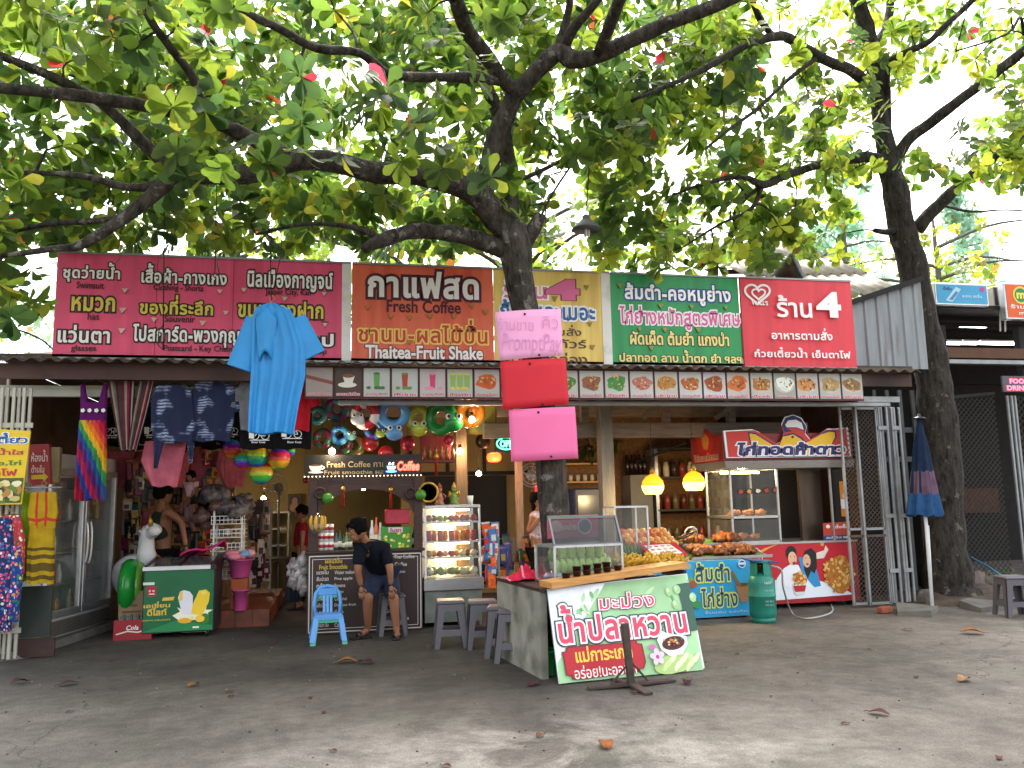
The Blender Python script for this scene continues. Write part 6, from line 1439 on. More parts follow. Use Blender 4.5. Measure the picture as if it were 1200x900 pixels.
# ================================================================= left edge: gate, signs, clothes
t = thing('folding_gate', 'cream folding gate pushed to the left edge behind the yellow sign', 'gate', (-3.2, 9.1, 0), group='folding gates')
for k, X in enumerate((3, 8, 17, 22, 29, 35)):
    p0_, p1_ = at(X, 460, 9.12), at(X, 770, 9.12); mb = MB(); mb.box((p0_.x, 9.12 + .03 * (k % 2), (2.68 + .03) / 2), (.03, .03, 2.65), RAILM, bev=.004); mb.build('bar', t)
for z in (.3, 1.3, 2.3):
    mb = MB(); mb.box(((at(3, 500, 9.12).x + at(35, 500, 9.12).x) / 2, 9.13, z), (.3, .02, .05), RAILM); mb.build('hinge_strap', t)
mb = MB(); q = [(-2, 502), (36, 505), (25, 590), (-2, 590)]; Ys = 8.95; L_ = at(-48, 500, Ys); P_ = [at(-50, 500, Ys), at(36, 505, Ys), at(25, 591, Ys), at(-58, 592, Ys)]
mb.hexa([P_[3] + Vector((0, .02, 0)), P_[2] + Vector((0, .02, 0)), P_[2], P_[3], P_[0] + Vector((0, .02, 0)), P_[1] + Vector((0, .02, 0)), P_[1], P_[0]], ink('#d8b81e')); t = solo(mb, 'noodle_sign', 'tilted yellow noodle sign with a food picture at the left edge', 'sign')
a = Art((0, Ys, 0), (1, 0, 0), (0, 0, 1), lift=.004)
a.text('ก๋วยเตี๋ยว', -45, 507, 33, 520, ink('#1f5a9e'), .03, [(.07, WHITE)]); a.text('ต้มยำ,น้ำใส', -45, 525, 28, 534, ink('#b3243a'), .025); a.text('หมู,เนื้อ,ไก่', -45, 538, 25, 547, ink('#1f7a3a'), .025); a.text('เย็นตาโฟ', -45, 549, 20, 558, ink('#b3243a'), .025)
random.seed(3); a.poly([(-54, 561), (28, 560), (24, 589), (-57, 590)], ink('#3f5a26'))
for k in range(40): a.ell(*a.uv(random.uniform(-50, 22), random.uniform(564, 586)), .05, .03, ink(random.choice(['#d8c890', '#b8a868', '#e0d8b0', '#5a7a2a', '#a87a3a'])), False, 9, random.uniform(0, 3), wob=.4)
a.build('lettering', t)
Yq = 9.5; mb = MB(); P_ = [at(33, 521, Yq), at(57, 520, Yq), at(59, 567, Yq), at(35, 569, Yq)]; b_ = Vector((0, .09, 0)); mb.hexa([P_[3] + b_, P_[2] + b_, P_[2], P_[3], P_[0] + b_, P_[1] + b_, P_[1], P_[0]], ink('#8a2a2e')); t = solo(mb, 'arrow_sign', 'dull red box sign with white Thai words and a yellow arrow', 'sign')
a = Art((0, Yq, 0), (1, 0, 0), (0, 0, 1), lift=.004); a.text('ห้องน้ำ', 37, 527, 56, 541, ink('#c8b8b0'), .015); a.text('ด้านใน', 37, 545, 52, 554, ink('#c8b8b0'), .015); a.poly([(37, 557), (51, 556), (51, 553.5), (57, 559), (51, 564), (51, 561.5), (37, 562)], ink('#b8a02a')); a.build('lettering', t)
mb = MB(); mb.box((at(64, 545, 9.6).x, 9.62, at(64, 545, 9.6).z), (.1, .1, .38), mat('beige_box', '#8a7a58', .6), bev=.01); solo(mb, 'meter_box', 'beige meter box fixed beside the red arrow sign', 'box')
YG1, YG2 = cloth('#a88a1e'), cloth('#5a4a20'); LIME = cloth('#7a9a1e'); REDT = cloth('#b03a28')
def f(mb):
    garment(mb, lerp_rows([(577, 36, 66), (600, 33, 68), (618, 35, 65)], 5), 9.05, YG1, .05, 3, .012, lambda u, v: REDT if (.3 < u < .42 or .62 < u < .74 or .7 < v < .85) else YG1)
    garment(mb, lerp_rows([(616, 35, 64), (645, 31, 64), (684, 30, 62)], 8), 9.05, YG1, .06, 6, .02, lambda u, v: YG2 if (v > .45 and int(v * 14) % 2 == 0) else YG1)
clothing('yellow_dress', 'ochre yellow folk dress with red trim hanging by the tall fridge', 'dress', 51, 569, 9.05, 28, f, 10, 'clothes at the left edge')
def f(mb): garment(mb, lerp_rows([(577, 27, 38), (620, 25, 40), (680, 24, 40)], 5), 9.12, LIME, .04, 3, .015)
clothing('lime_dress', 'lime green dress behind the ochre yellow dress', 'dress', 33, 570, 9.12, 12, f, 8, 'clothes at the left edge')
def floral(name, base, cols, sc_):
    m = bpy.data.materials.new(name); m.use_nodes = True; MATS[name] = m; nt = m.node_tree; N = nt.nodes; L = nt.links; b = N['Principled BSDF']; b.inputs['Roughness'].default_value = .9
    tc = N.new('ShaderNodeTexCoord'); v = N.new('ShaderNodeTexVoronoi'); v.inputs['Scale'].default_value = sc_; L.new(tc.outputs['Object'], v.inputs['Vector'])
    sp = N.new('ShaderNodeSeparateColor'); L.new(v.outputs['Color'], sp.inputs[0]); r = N.new('ShaderNodeValToRGB'); r.color_ramp.interpolation = 'CONSTANT'; L.new(sp.outputs[0], r.inputs[0])
    for i, c in enumerate(cols):
        e = r.color_ramp.elements[i] if i < 2 else r.color_ramp.elements.new(.5); 
    n = len(cols)
    for i in range(n): r.color_ramp.elements[i].position = i / n; r.color_ramp.elements[i].color = lin(cols[i]) + (1,)
    lt = N.new('ShaderNodeMath'); lt.operation = 'LESS_THAN'; lt.inputs[1].default_value = .42; L.new(v.outputs['Distance'], lt.inputs[0])
    mx_ = N.new('ShaderNodeMix'); mx_.data_type = 'RGBA'; L.new(lt.outputs[0], mx_.inputs[0]); mx_.inputs[6].default_value = lin(base) + (1,); L.new(r.outputs[0], mx_.inputs[7]); L.new(mx_.outputs[2], b.inputs['Base Color']); return m
FLO = [('floral_navy_shirt', 'navy floral shirt with pink blossoms at the left edge', floral('floral_navy', '#1c2a5a', ['#c8406a', '#d8d4d8', '#3a6ab0', '#d86a8a'], 30), [(607, -22, 14), (640, -24, 16), (740, -22, 12)], 8.9),
       ('floral_red_shirt', 'red and orange floral shirt behind the navy one at the left edge', floral('floral_red', '#b83a3a', ['#e08a5a', '#e8e0d8', '#2a6a4a', '#d8568a'], 28), [(604, 0, 24), (630, -2, 29), (672, 0, 28)], 8.97),
       ('floral_blue_shirt', 'blue floral shirt hanging lowest at the left edge', floral('floral_blue', '#243a8a', ['#e0dce4', '#d84a7a', '#2a8a5a', '#e0a040'], 26), [(640, 2, 24), (668, 0, 27), (728, 2, 20)], 8.93)]
for nm, lb, m_, rows, Y in FLO: clothing(nm, lb, 'shirt', (rows[0][1] + rows[0][2]) / 2, rows[0][0] - 8, Y, 18, lambda mb: garment(mb, lerp_rows(rows, 6), Y, m_, .06, 4, .02), 7, 'clothes at the left edge')
mb = MB(); mb.box((at(38, 705, 9.2).x, 9.3, .45), (.3, .03, .5), mat('dark_plate', '#2c3430', .3)); mb.box((at(35, 705, 9.2).x, 9.33, .1), (.42, .03, .18), DWOOD); solo(mb, 'dark_panel', 'dark board standing below the hanging dresses at the left', 'panel')
mb = MB(); mb.tube([at(45, 571, 9.0) + Vector((-.6, .02, 0)), at(72, 571, 9.0) + Vector((0, .02, 0))], .007, GALV, 6); solo(mb, 'clothes_rail', 'thin metal rail carrying dresses at the left edge', 'rail')

# ================================================================= inflatables, balls, balloons under the eave
def swim_ring(label, px_, py_, Y, rpx, c1, c2=None, thick=.38, ax=(0, 1, .1), name='swim_ring', head=None, eyes=True):
    c = at(px_, py_, Y); k = mpp(px_, py_, Y); Rr = rpx * k * (1 - thick / 1.35); r = rpx * k * thick * .9; t = thing(name, label, 'swim ring', c, group='inflatables hung in the shop')
    m1, m2 = plastic(c1, .25), plastic(c2 or c1, .25); mb = MB(); mb.torus(c, Rr, r, m1, ax, 26, 10, (lambda i: m1 if (i // 3) % 2 else m2) if c2 else None); mb.build('tube', t)
    if head:
        hx, hy, hr, hc = head; h = at(hx, hy, Y - r * .8); mb = MB(); mb.ball(h, (hr * k, hr * k * .9, hr * k * .85), plastic(hc, .25), 14, 10); hd = mb.build('head', t)
        for s in ((-.5, 1) if False else (-.5, .5)):
            mb = MB(); e = h + Vector((s * hr * k, -hr * k * .55, hr * k * .6)); mb.ball(e, hr * k * .32, WHITEP, 10, 8); mb.ball(e + Vector((0, -hr * k * .22, 0)), hr * k * .18, BLACKP, 8, 6); mb.build('eye', hd)
    mb = MB(); mb.tube([c + Vector((0, 0, Rr)), Vector((c.x, c.y, 2.98))], .004, BLACKP, 4); mb.build('string', t)
    return t
swim_ring('white and red swim ring hanging right of the red T-shirt', 428, 486, 9.7, 17, '#d8d6d4', '#b02430', .36, (.5, 1, .1), head=(419, 492, 8, '#d8d6d4'))
swim_ring('pale blue dolphin coloured swim ring under the menu strip', 461, 484, 9.75, 19, '#5f9ad0', None, .34, (.1, 1, .35), head=(462, 508, 10, '#5a8fc0'))
swim_ring('green frog swim ring with bulging eyes under the menu strip', 517, 490, 9.65, 20, '#1f7a34', None, .36, (.8, 1, 0), head=(531, 496, 12, '#237f38'))
swim_ring('yellow green swim ring with a round face', 490, 490, 9.8, 15, '#b0b43a', None, .4, (.2, 1, 0), head=(491, 503, 10, '#aebb42'))
swim_ring('orange duck swim ring beside the wooden post', 551, 484, 9.85, 17, '#c87a1e', None, .38, (.3, 1, 0), head=(556, 480, 7, '#b8641c'))
swim_ring('blue striped swim ring with a cartoonish eye', 398, 510, 10.1, 11, '#2a5ab0', '#3aa0c8', .36, (.2, 1, .2), head=(412, 511, 6, '#6aa0a0'))
swim_ring('small purple and blue striped ring in the hanging row', 438, 503, 10.1, 12, '#5a2a8a', '#3a7ac0', .36, (.3, 1, .2), head=(446, 508, 6, '#9ab04a'))
swim_ring('dark green swim ring hanging below the white and red one', 378, 514, 10.1, 12, '#1f4a34', '#5a2030', .4, (.6, 1, 0))
swim_ring('small dark teal ring half behind the black T-shirt', 372, 487, 10.0, 11, '#2a5a5c', None, .42, (.2, 1, 0))
swim_ring('maroon and green swim ring in the row above the kiosk sign', 403, 520, 10.3, 12, '#5a2430', '#2f5a34', .42, (.7, 1, 0))
swim_ring('olive and green swim ring in the row above the kiosk sign', 417, 522, 10.3, 12, '#3a5a2a', '#6a4a24', .42, (.6, 1, 0))
swim_ring('teal swim ring high behind the hanging row', 395, 480, 10.3, 14, '#2a6a70', '#7a3a6a', .4, (.1, 1, 0))
def hball(label, px_, py_, Y, rpx, m_, nm='balloon', grp='balloons hung in the shop', cat='balloon', mfn=None):
    c = at(px_, py_, Y); r = rpx * mpp(px_, py_, Y); t = thing(nm, label, cat, c, group=grp); mb = MB(); b0 = 0; mb.ball(c, r, m_, 18, 12)
    if mfn:
        for i in range(len(mb.m)): mb.m[i] = mb.mi(mfn(i // 18, i % 18))
    mb.build('ball', t); mb = MB(); mb.tube([c + Vector((0, 0, r)), Vector((c.x, c.y, 2.98))], .003, BLACKP, 4); mb.build('string', t); return t
hball('dark red round balloon with pale spots above the kiosk sign', 434, 519, 10.2, 10, plastic('#8a1c22', .2)); hball('bright red round balloon right above the kiosk header', 452, 531, 9.95, 9, plastic('#a81c20', .2))
for px_, py_, rp, lb in ((526, 516, 6, 'maroon drop shaped balloon beside the wooden post'), (478, 520, 9, 'large crimson balloon behind the yellow green ring'), (427, 585, 5, 'unused')): 
    if lb != 'unused': hball(lb, px_, py_, 10.2, rp, plastic('#8f1a30', .25))
hball('small red balloon hanging below the statues shelf', 544, 566, 11, 5, plastic('#7a1a1e', .2)); hball('small red balloon left of the kiosk header', 358, 563, 10, 3.5, plastic('#7a1a1e', .2), grp='balloons hung in the shop')
RBW = [plastic(c, .2) for c in ('#7a2a9a', '#2a5ac0', '#2a9a8a', '#4ab04a', '#b8c83a', '#d8a02a', '#d0562a', '#c0284a')]
for px_, py_, r_, o_, lb in ((302, 535, 13, 0, 'rainbow beach ball with blue top, upper left of the hanging bunch'), (327, 537, 13, 3, 'rainbow beach ball mostly orange and yellow at the right of the bunch'), (306, 554, 13.5, 1, 'lowest rainbow beach ball of the hanging bunch'), (285, 540, 10, 6, 'orange and purple beach ball at the left of the bunch'), (272, 526, 11, 4, 'green and yellow beach ball half behind the navy shirt'), (341, 529, 5, 7, 'tiny magenta ball right of the beach balls')):
    t = hball(lb, px_, py_, 10.0 + .1 * (o_ % 3), r_, RBW[0], 'beach_ball', 'bunch of rainbow beach balls', 'ball', (lambda o: lambda i, j: RBW[(i * 8 // 12 + o) % 8])(o_)); t.children[0].rotation_euler = (0, 0, 0)

# ================================================================= coffee kiosk
KY = 9.84; kx0, kx1 = at(360, 700, KY).x, at(495, 690, KY).x
t = thing('coffee_kiosk', 'dark wooden coffee kiosk with carved arch and a brown menu board counter', 'kiosk', ((kx0 + kx1) / 2, KY + .35, 0))
BRD = mat('menu_board_brown', '#33221f', .5, var=.15, scale=3); bz = at(427, 647, KY).z
mb = MB(); mb.box(((kx0 + kx1) / 2, KY + .34, bz / 2), (kx1 - kx0, .64, bz - .02), DWOOD); mb.build('counter', t)
mb = MB(); mb.box(((kx0 + kx1) / 2, KY + .33, bz + .012), (kx1 - kx0 + .06, .72, .03), DWOOD, bev=.006); mb.build('counter_top', t)
mb = MB(); mb.box(((kx0 + kx1) / 2, KY, bz / 2), (kx1 - kx0, .025, bz - .015), BRD); mbd = mb.build('menu_board', t)
a = Art((0, KY - .0125, 0), (1, 0, 0), (0, 0, 1), lift=.002); CH = ink('#cfc8c0'); GLD = ink('#c8a83a')
for e in (0, .035):
    u0, u1, v0_, v1_ = kx0 + .02 + e, kx1 - .02 - e, .03 + e, bz - .03 - e; a.line([(u0, v0_), (u1, v0_), (u1, v1_), (u0, v1_), (u0, v0_)], .012 - e * .15, CH, False)
a.text('ผลไม้ปั่น', 381, 653, 401, 660, GLD, .03); a.text('Fruit Smoothie', 374, 661.5, 407, 667, GLD, .02)
for i, (th_, en) in enumerate((('แตงโม', 'Water melon'), ('สับปะรด', 'Pine apple'), ('กล้วย', 'Banana'), ('มะม่วง', 'Mango'), ('มะพร้าว', 'Coconut'), ('แก้วมังกร', 'Dragon fruit'), ('ฝรั่ง', 'Guava'), ('มะนาว', 'Lemon'), ('แครอท ส้ม', 'Carrot'))):
    y = 668 + i * 7.7; a.text(th_, 371, y, 385, y + 5, CH, .015); a.text(en, 392, y + .3, 392 + 2.1 * len(en), y + 4.6, CH, .01)
for i, s_ in enumerate(('Hot Thai Coffee', 'Iced Coffee', 'Cappuccino', 'Cocoa', 'Mocha', 'Thai Tea', 'Lemon Tea', 'Green Tea', 'Italian Soda')): y = 650 + i * 9; a.text(s_, 452, y, 452 + 2.25 * len(s_), y + 4.5, CH, .01)
a.build('lettering', mbd)
# posts and arch
zt = at(425, 557, KY).z; px_l, px_r = kx0 + .02, kx1 - .01
for x in (px_l + .03, px_r - .03):
    mb = MB(); mb.box((x, KY + .05, (bz + zt) / 2), (.1, .06, zt - bz), DWOOD, bev=.005); mb.build('post', t)
def arch():
    n = 18; o = []; w = px_r - px_l
    for i in range(n + 1):
        q = i / n; o.append((px_l + w * q, zt - .02 - .14 - .32 * (abs(q - .5) * 2) ** 2.4 * (1.3 if abs(q - .5) > .4 else 1)))
    return o
mb = MB(); ar_ = arch(); mb.prism([(x, z) for x, z in ar_] + [(px_r, zt), (px_l, zt)], .04, DWOOD, Matrix.Translation((0, KY + .08, 0)) @ Matrix.Rotation(PI / 2, 4, 'X')); mb.build('arch', t)
for X in (375, 481): c = at(X, 578, KY + .0); mb = MB(); mb.torus(c, .06, .012, DWOOD, (0, 1, 0), 18, 6, sq=2); mb.build('scroll', t)
h0, h1 = at(357, 557, KY - .02), at(493, 538, KY - .02); mb = MB(); mb.box(((h0.x + h1.x) / 2, KY + .02, (zt + h1.z + .06) / 2), (h1.x - h0.x, .06, h1.z + .06 - zt), mat('black_sign', '#17130f', .5)); hd = mb.build('header_sign', t)
a = Art((0, KY - .011, 0), (1, 0, 0), (0, 0, 1), lift=.003); TN = ink('#a8946a'); a.text('Fresh Coffee กาแฟสด', 383, 540, 470, 547.5, TN, .01); a.text('Fruit smoothie ผลไม้ปั่น', 380, 548, 470, 555.5, TN, .01)
cw2 = ink('#d8d2c8'); a.poly([(362, 546), (378, 545), (376, 551), (372, 553), (367, 553), (364, 551)], cw2); a.ell(*a.uv(370, 553.5), .085, .014, cw2, False); a.ell(*a.uv(370, 545.5), .06, .012, ink('#5a4a3a'), False); a.line([(378, 546.5), (380.5, 548), (377, 550.5)], .012, cw2); a.build('lettering', hd)
mb = MB()
for k in range(32): x = h0.x + (h1.x - h0.x) * k / 31; mb.ball((x, KY - .02, zt - .008), .006, glow('fairy_light', '#ffe0b0', 2), 6, 4)
mb.build('fairy_lights', t)
def lettersign(name, label, x0_, y0_, x1_, y1_, Y, txt, c, e, board='#1a0c0c', tb=None, extra=None):
    p0, p1 = at(x0_, y1_, Y), at(x1_, y0_, Y); mb = MB(); mb.box(((p0.x + p1.x) / 2, Y + .015, (p0.z + p1.z) / 2), (p1.x - p0.x, .03, p1.z - p0.z), mat('led_board' + board, board, .4)); t = solo(mb, name, label, 'neon sign'); a = Art((0, Y, 0), (1, 0, 0), (0, 0, 1), lift=.004)
    for s_, b in txt: a.text(s_, *b, glow('led_' + c, c, e), .03, shear=.15 if 'C' in s_ else 0)
    if extra: extra(a)
    a.build('lettering', t); return t
def cup_(a):
    bl = glow('led_blue', '#2a4af0', 5); a.poly([(453, 546), (464, 546), (462, 551), (455, 551)], bl); a.ell(*a.uv(458.5, 552.5), .065, .012, bl, False); a.line([(456, 544.5), (457, 542)], .012, glow('led_white', '#ffffff', 4)); a.line([(460, 544.5), (461, 542)], .012, glow('led_white', '#ffffff', 4)); a.line([(454, 548), (463, 548)], .01, glow('led_white', '#ffffff', 4))
lettersign('coffee_led_sign', 'glowing red Coffee sign with a blue cup on the kiosk header', 449.5, 538, 493.5, 556.5, KY - .055, [('Coffee', (465, 540.5, 491, 551.5))], '#ff2a1e', 5, extra=cup_)
def oval(a):
    u, v = a.uv(593, 520); a.line([(u + .125 * math.cos(2 * PI * i / 28), v + .075 * math.sin(2 * PI * i / 28)) for i in range(29)], .012, glow('led_green', '#40e0a0', 3), False)
lettersign('open_led_sign', 'oval neon OPEN sign half hidden by the pink sheet', 580, 511, 612, 530, 10.6, [('OPEN', (586, 516, 606, 524))], '#40e0a0', 3, extra=oval)
# goods on and in the kiosk
for i in range(3):
    for j in range(3):
        mb = MB(); c = Vector((at(376 + i * 6, 640, KY + .12).x, KY + .14, bz + .028 + j * .1)); mb.lathe([(.001, 0), (.029, 0), (.029, .098), (.001, .098)], WHITEP, 14, Matrix.Translation(c)); mb.lathe([(.0295, .03), (.0295, .065)], plastic('#b02a3a'), 14, Matrix.Translation(c)); solo(mb, 'milk_can', 'red and white can in the small stack on the kiosk counter', 'can', 'cans stacked on the kiosk counter')
for k, (X, h, c) in enumerate(((394, .19, '#4a5a6a'), (398, .22, '#2a4a2a'), (402.5, .17, '#3a3a3a'), (406, .2, '#6a7a2a'), (410, .2, '#2f4a3a'), (441, .36, '#c8642a'), (436, .33, '#c8c8cc'), (446, .3, '#b8b8b4'), (486, .24, '#2a2a2a'), (490, .2, '#3a3a3a'))):
    mb = MB(); c_ = Vector((at(X, 640, KY + .12).x, KY + .16, bz + .028)); mb.lathe([(.001, 0), (.03, 0), (.031, h * .6), (.012, h * .8), (.012, h), (.001, h)], plastic(c, .2), 12, Matrix.Translation(c_)); mb.lathe([(.0315, h * .15), (.0315, h * .45)], ink('#c8c4ac'), 12, Matrix.Translation(c_)); solo(mb, 'syrup_bottle', 'labelled bottle standing in the row on the kiosk counter', 'bottle', 'bottles on the kiosk counter')
p0, p1 = at(447, 642, KY + .1), at(482, 617, KY + .1); mb = MB(); mb.box(((p0.x + p1.x) / 2, KY + .2, (bz + .028 + p1.z) / 2), (p1.x - p0.x, .2, p1.z - bz - .028), mat('box_green', '#3f8a2a', .5)); t2 = solo(mb, 'tea_box', 'green box patterned with yellow flowers on the kiosk counter', 'box')
a = Art((0, KY + .1, 0), (1, 0, 0), (0, 0, 1)); random.seed(5); a.rect(455, 624, 472, 618, ink('#d8c0c8'))
for k in range(24): a.ell(*a.uv(random.uniform(449, 480), random.uniform(625, 641)), .018, .014, ink(random.choice(['#d8d03a', '#c8b83a', '#e8e0a0'])), False, 8)
a.text('ใบชา', 457, 618.5, 470, 623.5, ink('#a82a5a'), .02); a.build('print', t2)
p0, p1 = at(452, 615, KY + .1), at(481, 596, KY + .1); mb = MB(); mb.box(((p0.x + p1.x) / 2, KY + .2, (p0.z + p1.z) / 2 + .0), (p1.x - p0.x, .18, p1.z - p0.z - .01), mat('crimson_pack', '#a8243a', .3, var=.25), bev=.01); solo(mb, 'foil_pack', 'crimson shiny pack stacked on the green box', 'pack')
# hanging fruit and tassels
def hang(name, label, cat, px_, py_, Y, fn, top=None, grp=None):
    c = at(px_, py_, Y); t = thing(name, label, cat, c, group=grp); fn(t, c); mb = MB(); mb.tube([c, Vector((c.x, c.y, top or zt))], .003, BLACKP, 4); mb.build('string', t); return t
def lime(t, c): mb = MB(); mb.ball(c, .065, mat('green_melon', '#3f7a22', .35, var=.15), 16, 10); mb.build('fruit', t)
hang('hanging_lime', 'round green fruit hanging at the left side of the kiosk arch', 'fruit', 384, 584, KY - .06, lime); hang('hanging_lime', 'round green fruit hanging at the right side of the kiosk arch', 'fruit', 493, 580, KY - .06, lime)
def bag(t, c):
    mb = MB(); random.seed(3)
    for k in range(7): q = k * .9; banana(mb, c + Vector((.05 * math.cos(q), .03 * math.sin(q), -.2)), Vector((.12 * math.cos(q), .1 * math.sin(q), 1)), Vector((-math.cos(q), -math.sin(q), 0)) * -1, .17, .022)
    mb.build('bananas', t); mb = MB(); mb.lathe([(.02, .0), (.03, -.05), (.075, -.12), (.09, -.18), (.05, -.23), (.001, -.24)], glass('clear_film', (.97, .97, .97), .25, .08), 14, Matrix.Translation(c)); mb.build('bag', t)
hang('banana_bag', 'clear bag of yellow bananas hanging at the left kiosk post', 'bag', 372, 601, KY - .08, bag)
def tassel(t, c):
    mb = MB(); mb.ball(c, .03, mat('gold', '#b8923a', .35, .7), 10, 8); mb.build('bead', t); mb = MB(); mb.lathe([(.012, -.03), (.016, -.06), (.018, -.22), (.001, -.22)], cloth('#8a1c1c'), 8, Matrix.Translation(c)); mb.build('tassel', t)
for X, Y_, lb in ((402, 573, 'left red tassel with a gold bead in the kiosk arch'), (458, 574, 'right red tassel with a gold bead in the kiosk arch')): hang('red_tassel', lb, 'tassel', X, Y_, KY - .03, tassel)
hang('red_tassel', 'long red tassel hanging from the shelf of statues', 'tassel', 511, 535, 9.95, tassel, 2.4)
def mirror(t, c): mb = MB(); mb.torus(c, .11, .015, mat('gold', '#b8923a'), (0, 1, 0), 24, 6); mb.build('frame', t); mb = MB(); mb.lathe([(.001, 0), (.11, 0)], mat('mirror_face', '#7a7468', .08, .8), 24, Matrix.Translation(c) @ Matrix.Rotation(PI / 2, 4, 'X')); mb.build('face', t)
hang('wire_fan', 'round gilt framed mirror hanging beside the kiosk', 'mirror', 502, 577, KY + .02, mirror)
# ---- bulbs and lanterns
BULB = glow('bulb_glow', '#ffe6c0', 22)
def bulb(label, px_, py_, Y, e=9, top=2.95, r=.036):
    def fn(t, c): mb = MB(); mb.ball(c, r, BULB, 12, 8); mb.build('bulb', t); mb = MB(); mb.lathe([(.018, r * .8), (.02, r * .8 + .06), (.001, r * .8 + .06)], BLACKP, 10, Matrix.Translation(c)); mb.build('socket', t); light('bulb_lamp', c - Vector((0, .02, .0)), e * .55, (1, .8, .55), r, t)
    return hang('bare_bulb', label, 'bulb', px_, py_, Y, fn, top, 'lit bare bulbs')
bulb('lit bare bulb above the left end of the kiosk header', 389, 529, 9.75, 9); bulb('lit bare bulb shining inside the kiosk arch', 426, 571, 10.3, 12); bulb('lit bare bulb on the orange duck swim ring', 553, 492, 9.5, 7)
bulb('lit bare bulb beside the tan wooden post', 539, 529, 10.3, 8); bulb('lit bare bulb in front of the dark screen', 561, 555, 12, 12); bulb('lit bare bulb right of the dark round gong', 576, 511, 11.2, 9)
bulb('lit warm bulb deep among the hanging toys at the left', 232, 545, 12.6, 16, r=.05); bulb('lit small lamp on the altar deep in the left shop', 309, 584, 14.6, 12, r=.04)
def lantern(t, c): mb = MB(); mb.lathe([(.05, -.06), (.085, -.045), (.1, 0), (.085, .045), (.05, .06)], glow('red_lantern', '#ff3a14', 2.6), 18, Matrix.Translation(c)); mb.build('shade', t); light('lantern_lamp', c - Vector((0, .15, .12)), 3, (1, .3, .15), .05, t)
hang('red_lantern', 'small glowing red lantern left of the pink sheets', 'lantern', 579, 536, 11.0, lantern, 2.95)
def gong(t, c): mb = MB(); mb.lathe([(.001, .02), (.04, .03), (.1, .0), (.1, -.02), (.001, -.02)], mat('dark_bronze', '#3a2e24', .4, .6), 20, Matrix.Translation(c) @ Matrix.Rotation(PI / 2, 4, 'X')); mb.build('disc', t)
hang('gong', 'dark round gong hanging above the red lantern', 'gong', 566, 517, 10.8, gong, 2.95)
def globe(t, c):
    k = .0108 * 13; mb = MB(); mb.lathe([(k * .72, -k * .75), (k * .95, -k * .35), (k, 0)], glow('amber_glow', '#ffc860', 1.1), 24, Matrix.Translation(c)); mb.lathe([(k, 0), (k * .9, k * .4), (k * .6, k * .78), (k * .25, k * .95), (k * .2, k * 1.0)], glow('amber_shade', '#ff9418', .42), 24, Matrix.Translation(c)); mb.build('shade', t)
    mb = MB(); mb.ball(c - Vector((0, 0, .05)), .045, BULB, 10, 8); mb.build('bulb', t); mb = MB(); mb.lathe([(.03, k), (.035, k + .03), (.025, k + .1), (.001, k + .1)], mat('brass', '#9a7a3a'), 12, Matrix.Translation(c)); mb.build('cap', t); light('pendant_lamp', c - Vector((0, .0, .16)), 9, (1, .72, .35), .06, t)
hang('amber_pendant', 'glowing amber globe lamp, left one of the pair over the food stall', 'lamp', 765, 569, 9.9, globe, 2.45, 'amber pendant lamps'); hang('amber_pendant', 'glowing amber globe lamp nearer the fried chicken header', 'lamp', 813, 565, 9.9, globe, 2.45, 'amber pendant lamps')

# ================================================================= lit fruit display case
DY = 9.9; dx0, dx1 = at(498, 690, DY).x, at(565, 690, DY).x; dzb, dzm, dzt = at(530, 692, DY).z, at(530, 677, DY).z, at(530, 595, DY).z
t = thing('fruit_display', 'stainless display case with four lit shelves of fruit beside the kiosk', 'display case', ((dx0 + dx1) / 2, DY + .3, 0)); mb = MB()
mb.box(((dx0 + dx1) / 2, DY + .32, dzb / 2 + .03), (dx1 - dx0, .6, dzb - .06), mat('worn_stainless', '#7a8078', .4, .5, var=.2)); mb.build('base', t)
mb = MB(); mb.box(((dx0 + dx1) / 2, DY + .31, (dzb + dzm) / 2), (dx1 - dx0 + .04, .66, dzm - dzb), STEEL, bev=.01); mb.build('band', t)
mb = MB(); zs = [dzm + .02, at(530, 654, DY).z, at(530, 635, DY).z, at(530, 612, DY).z, dzt]
for x in (dx0 + .012, dx1 - .012):
    for y, yt in ((DY + .02, DY + .06), (DY + .6, DY + .6)): mb.beam((x, y, dzm), (x, yt, dzt), .022, .022, ALU)
mb.build('frame', t); mb = MB(); mb.box(((dx0 + dx1) / 2, DY + .33, dzt + .015), (dx1 - dx0, .58, .04), ALU, bev=.008); mb.build('roof', t)
mb = MB(); mb.box(((dx0 + dx1) / 2, DY + .61, (dzm + dzt) / 2), (dx1 - dx0, .02, dzt - dzm), ALU); mb.build('back', t)
for z in zs[1:4]: mb = MB(); mb.box(((dx0 + dx1) / 2, DY + .34, z), (dx1 - dx0 - .03, .5, .012), ALU); mb.beam((dx0, DY + .06, z), (dx1, DY + .06, z), .02, .022, ALU); mb.build('shelf', t)
for i, z in enumerate(zs[1:]): mb = MB(); mb.tube([(dx0 + .15, DY + .3, z - .03), (dx1 - .1, DY + .3, z - .03)], .01, glow('warm_tube', '#ffd08a', 9), 6); mb.build('light_tube', t); light('shelf_lamp', ((dx0 + dx1) / 2, DY + .28, z - .06), 1.3, (1, .78, .45), .05, t)
mb = MB(); mb.hexa([(dx0 + .02, DY + .01, dzm), (dx1 - .02, DY + .01, dzm), (dx1 - .02, DY + .014, dzm), (dx0 + .02, DY + .014, dzm), (dx0 + .02, DY + .05, dzt), (dx1 - .02, DY + .05, dzt), (dx1 - .02, DY + .054, dzt), (dx0 + .02, DY + .054, dzt)], GLASS); mb.build('pane', t)
random.seed(9)
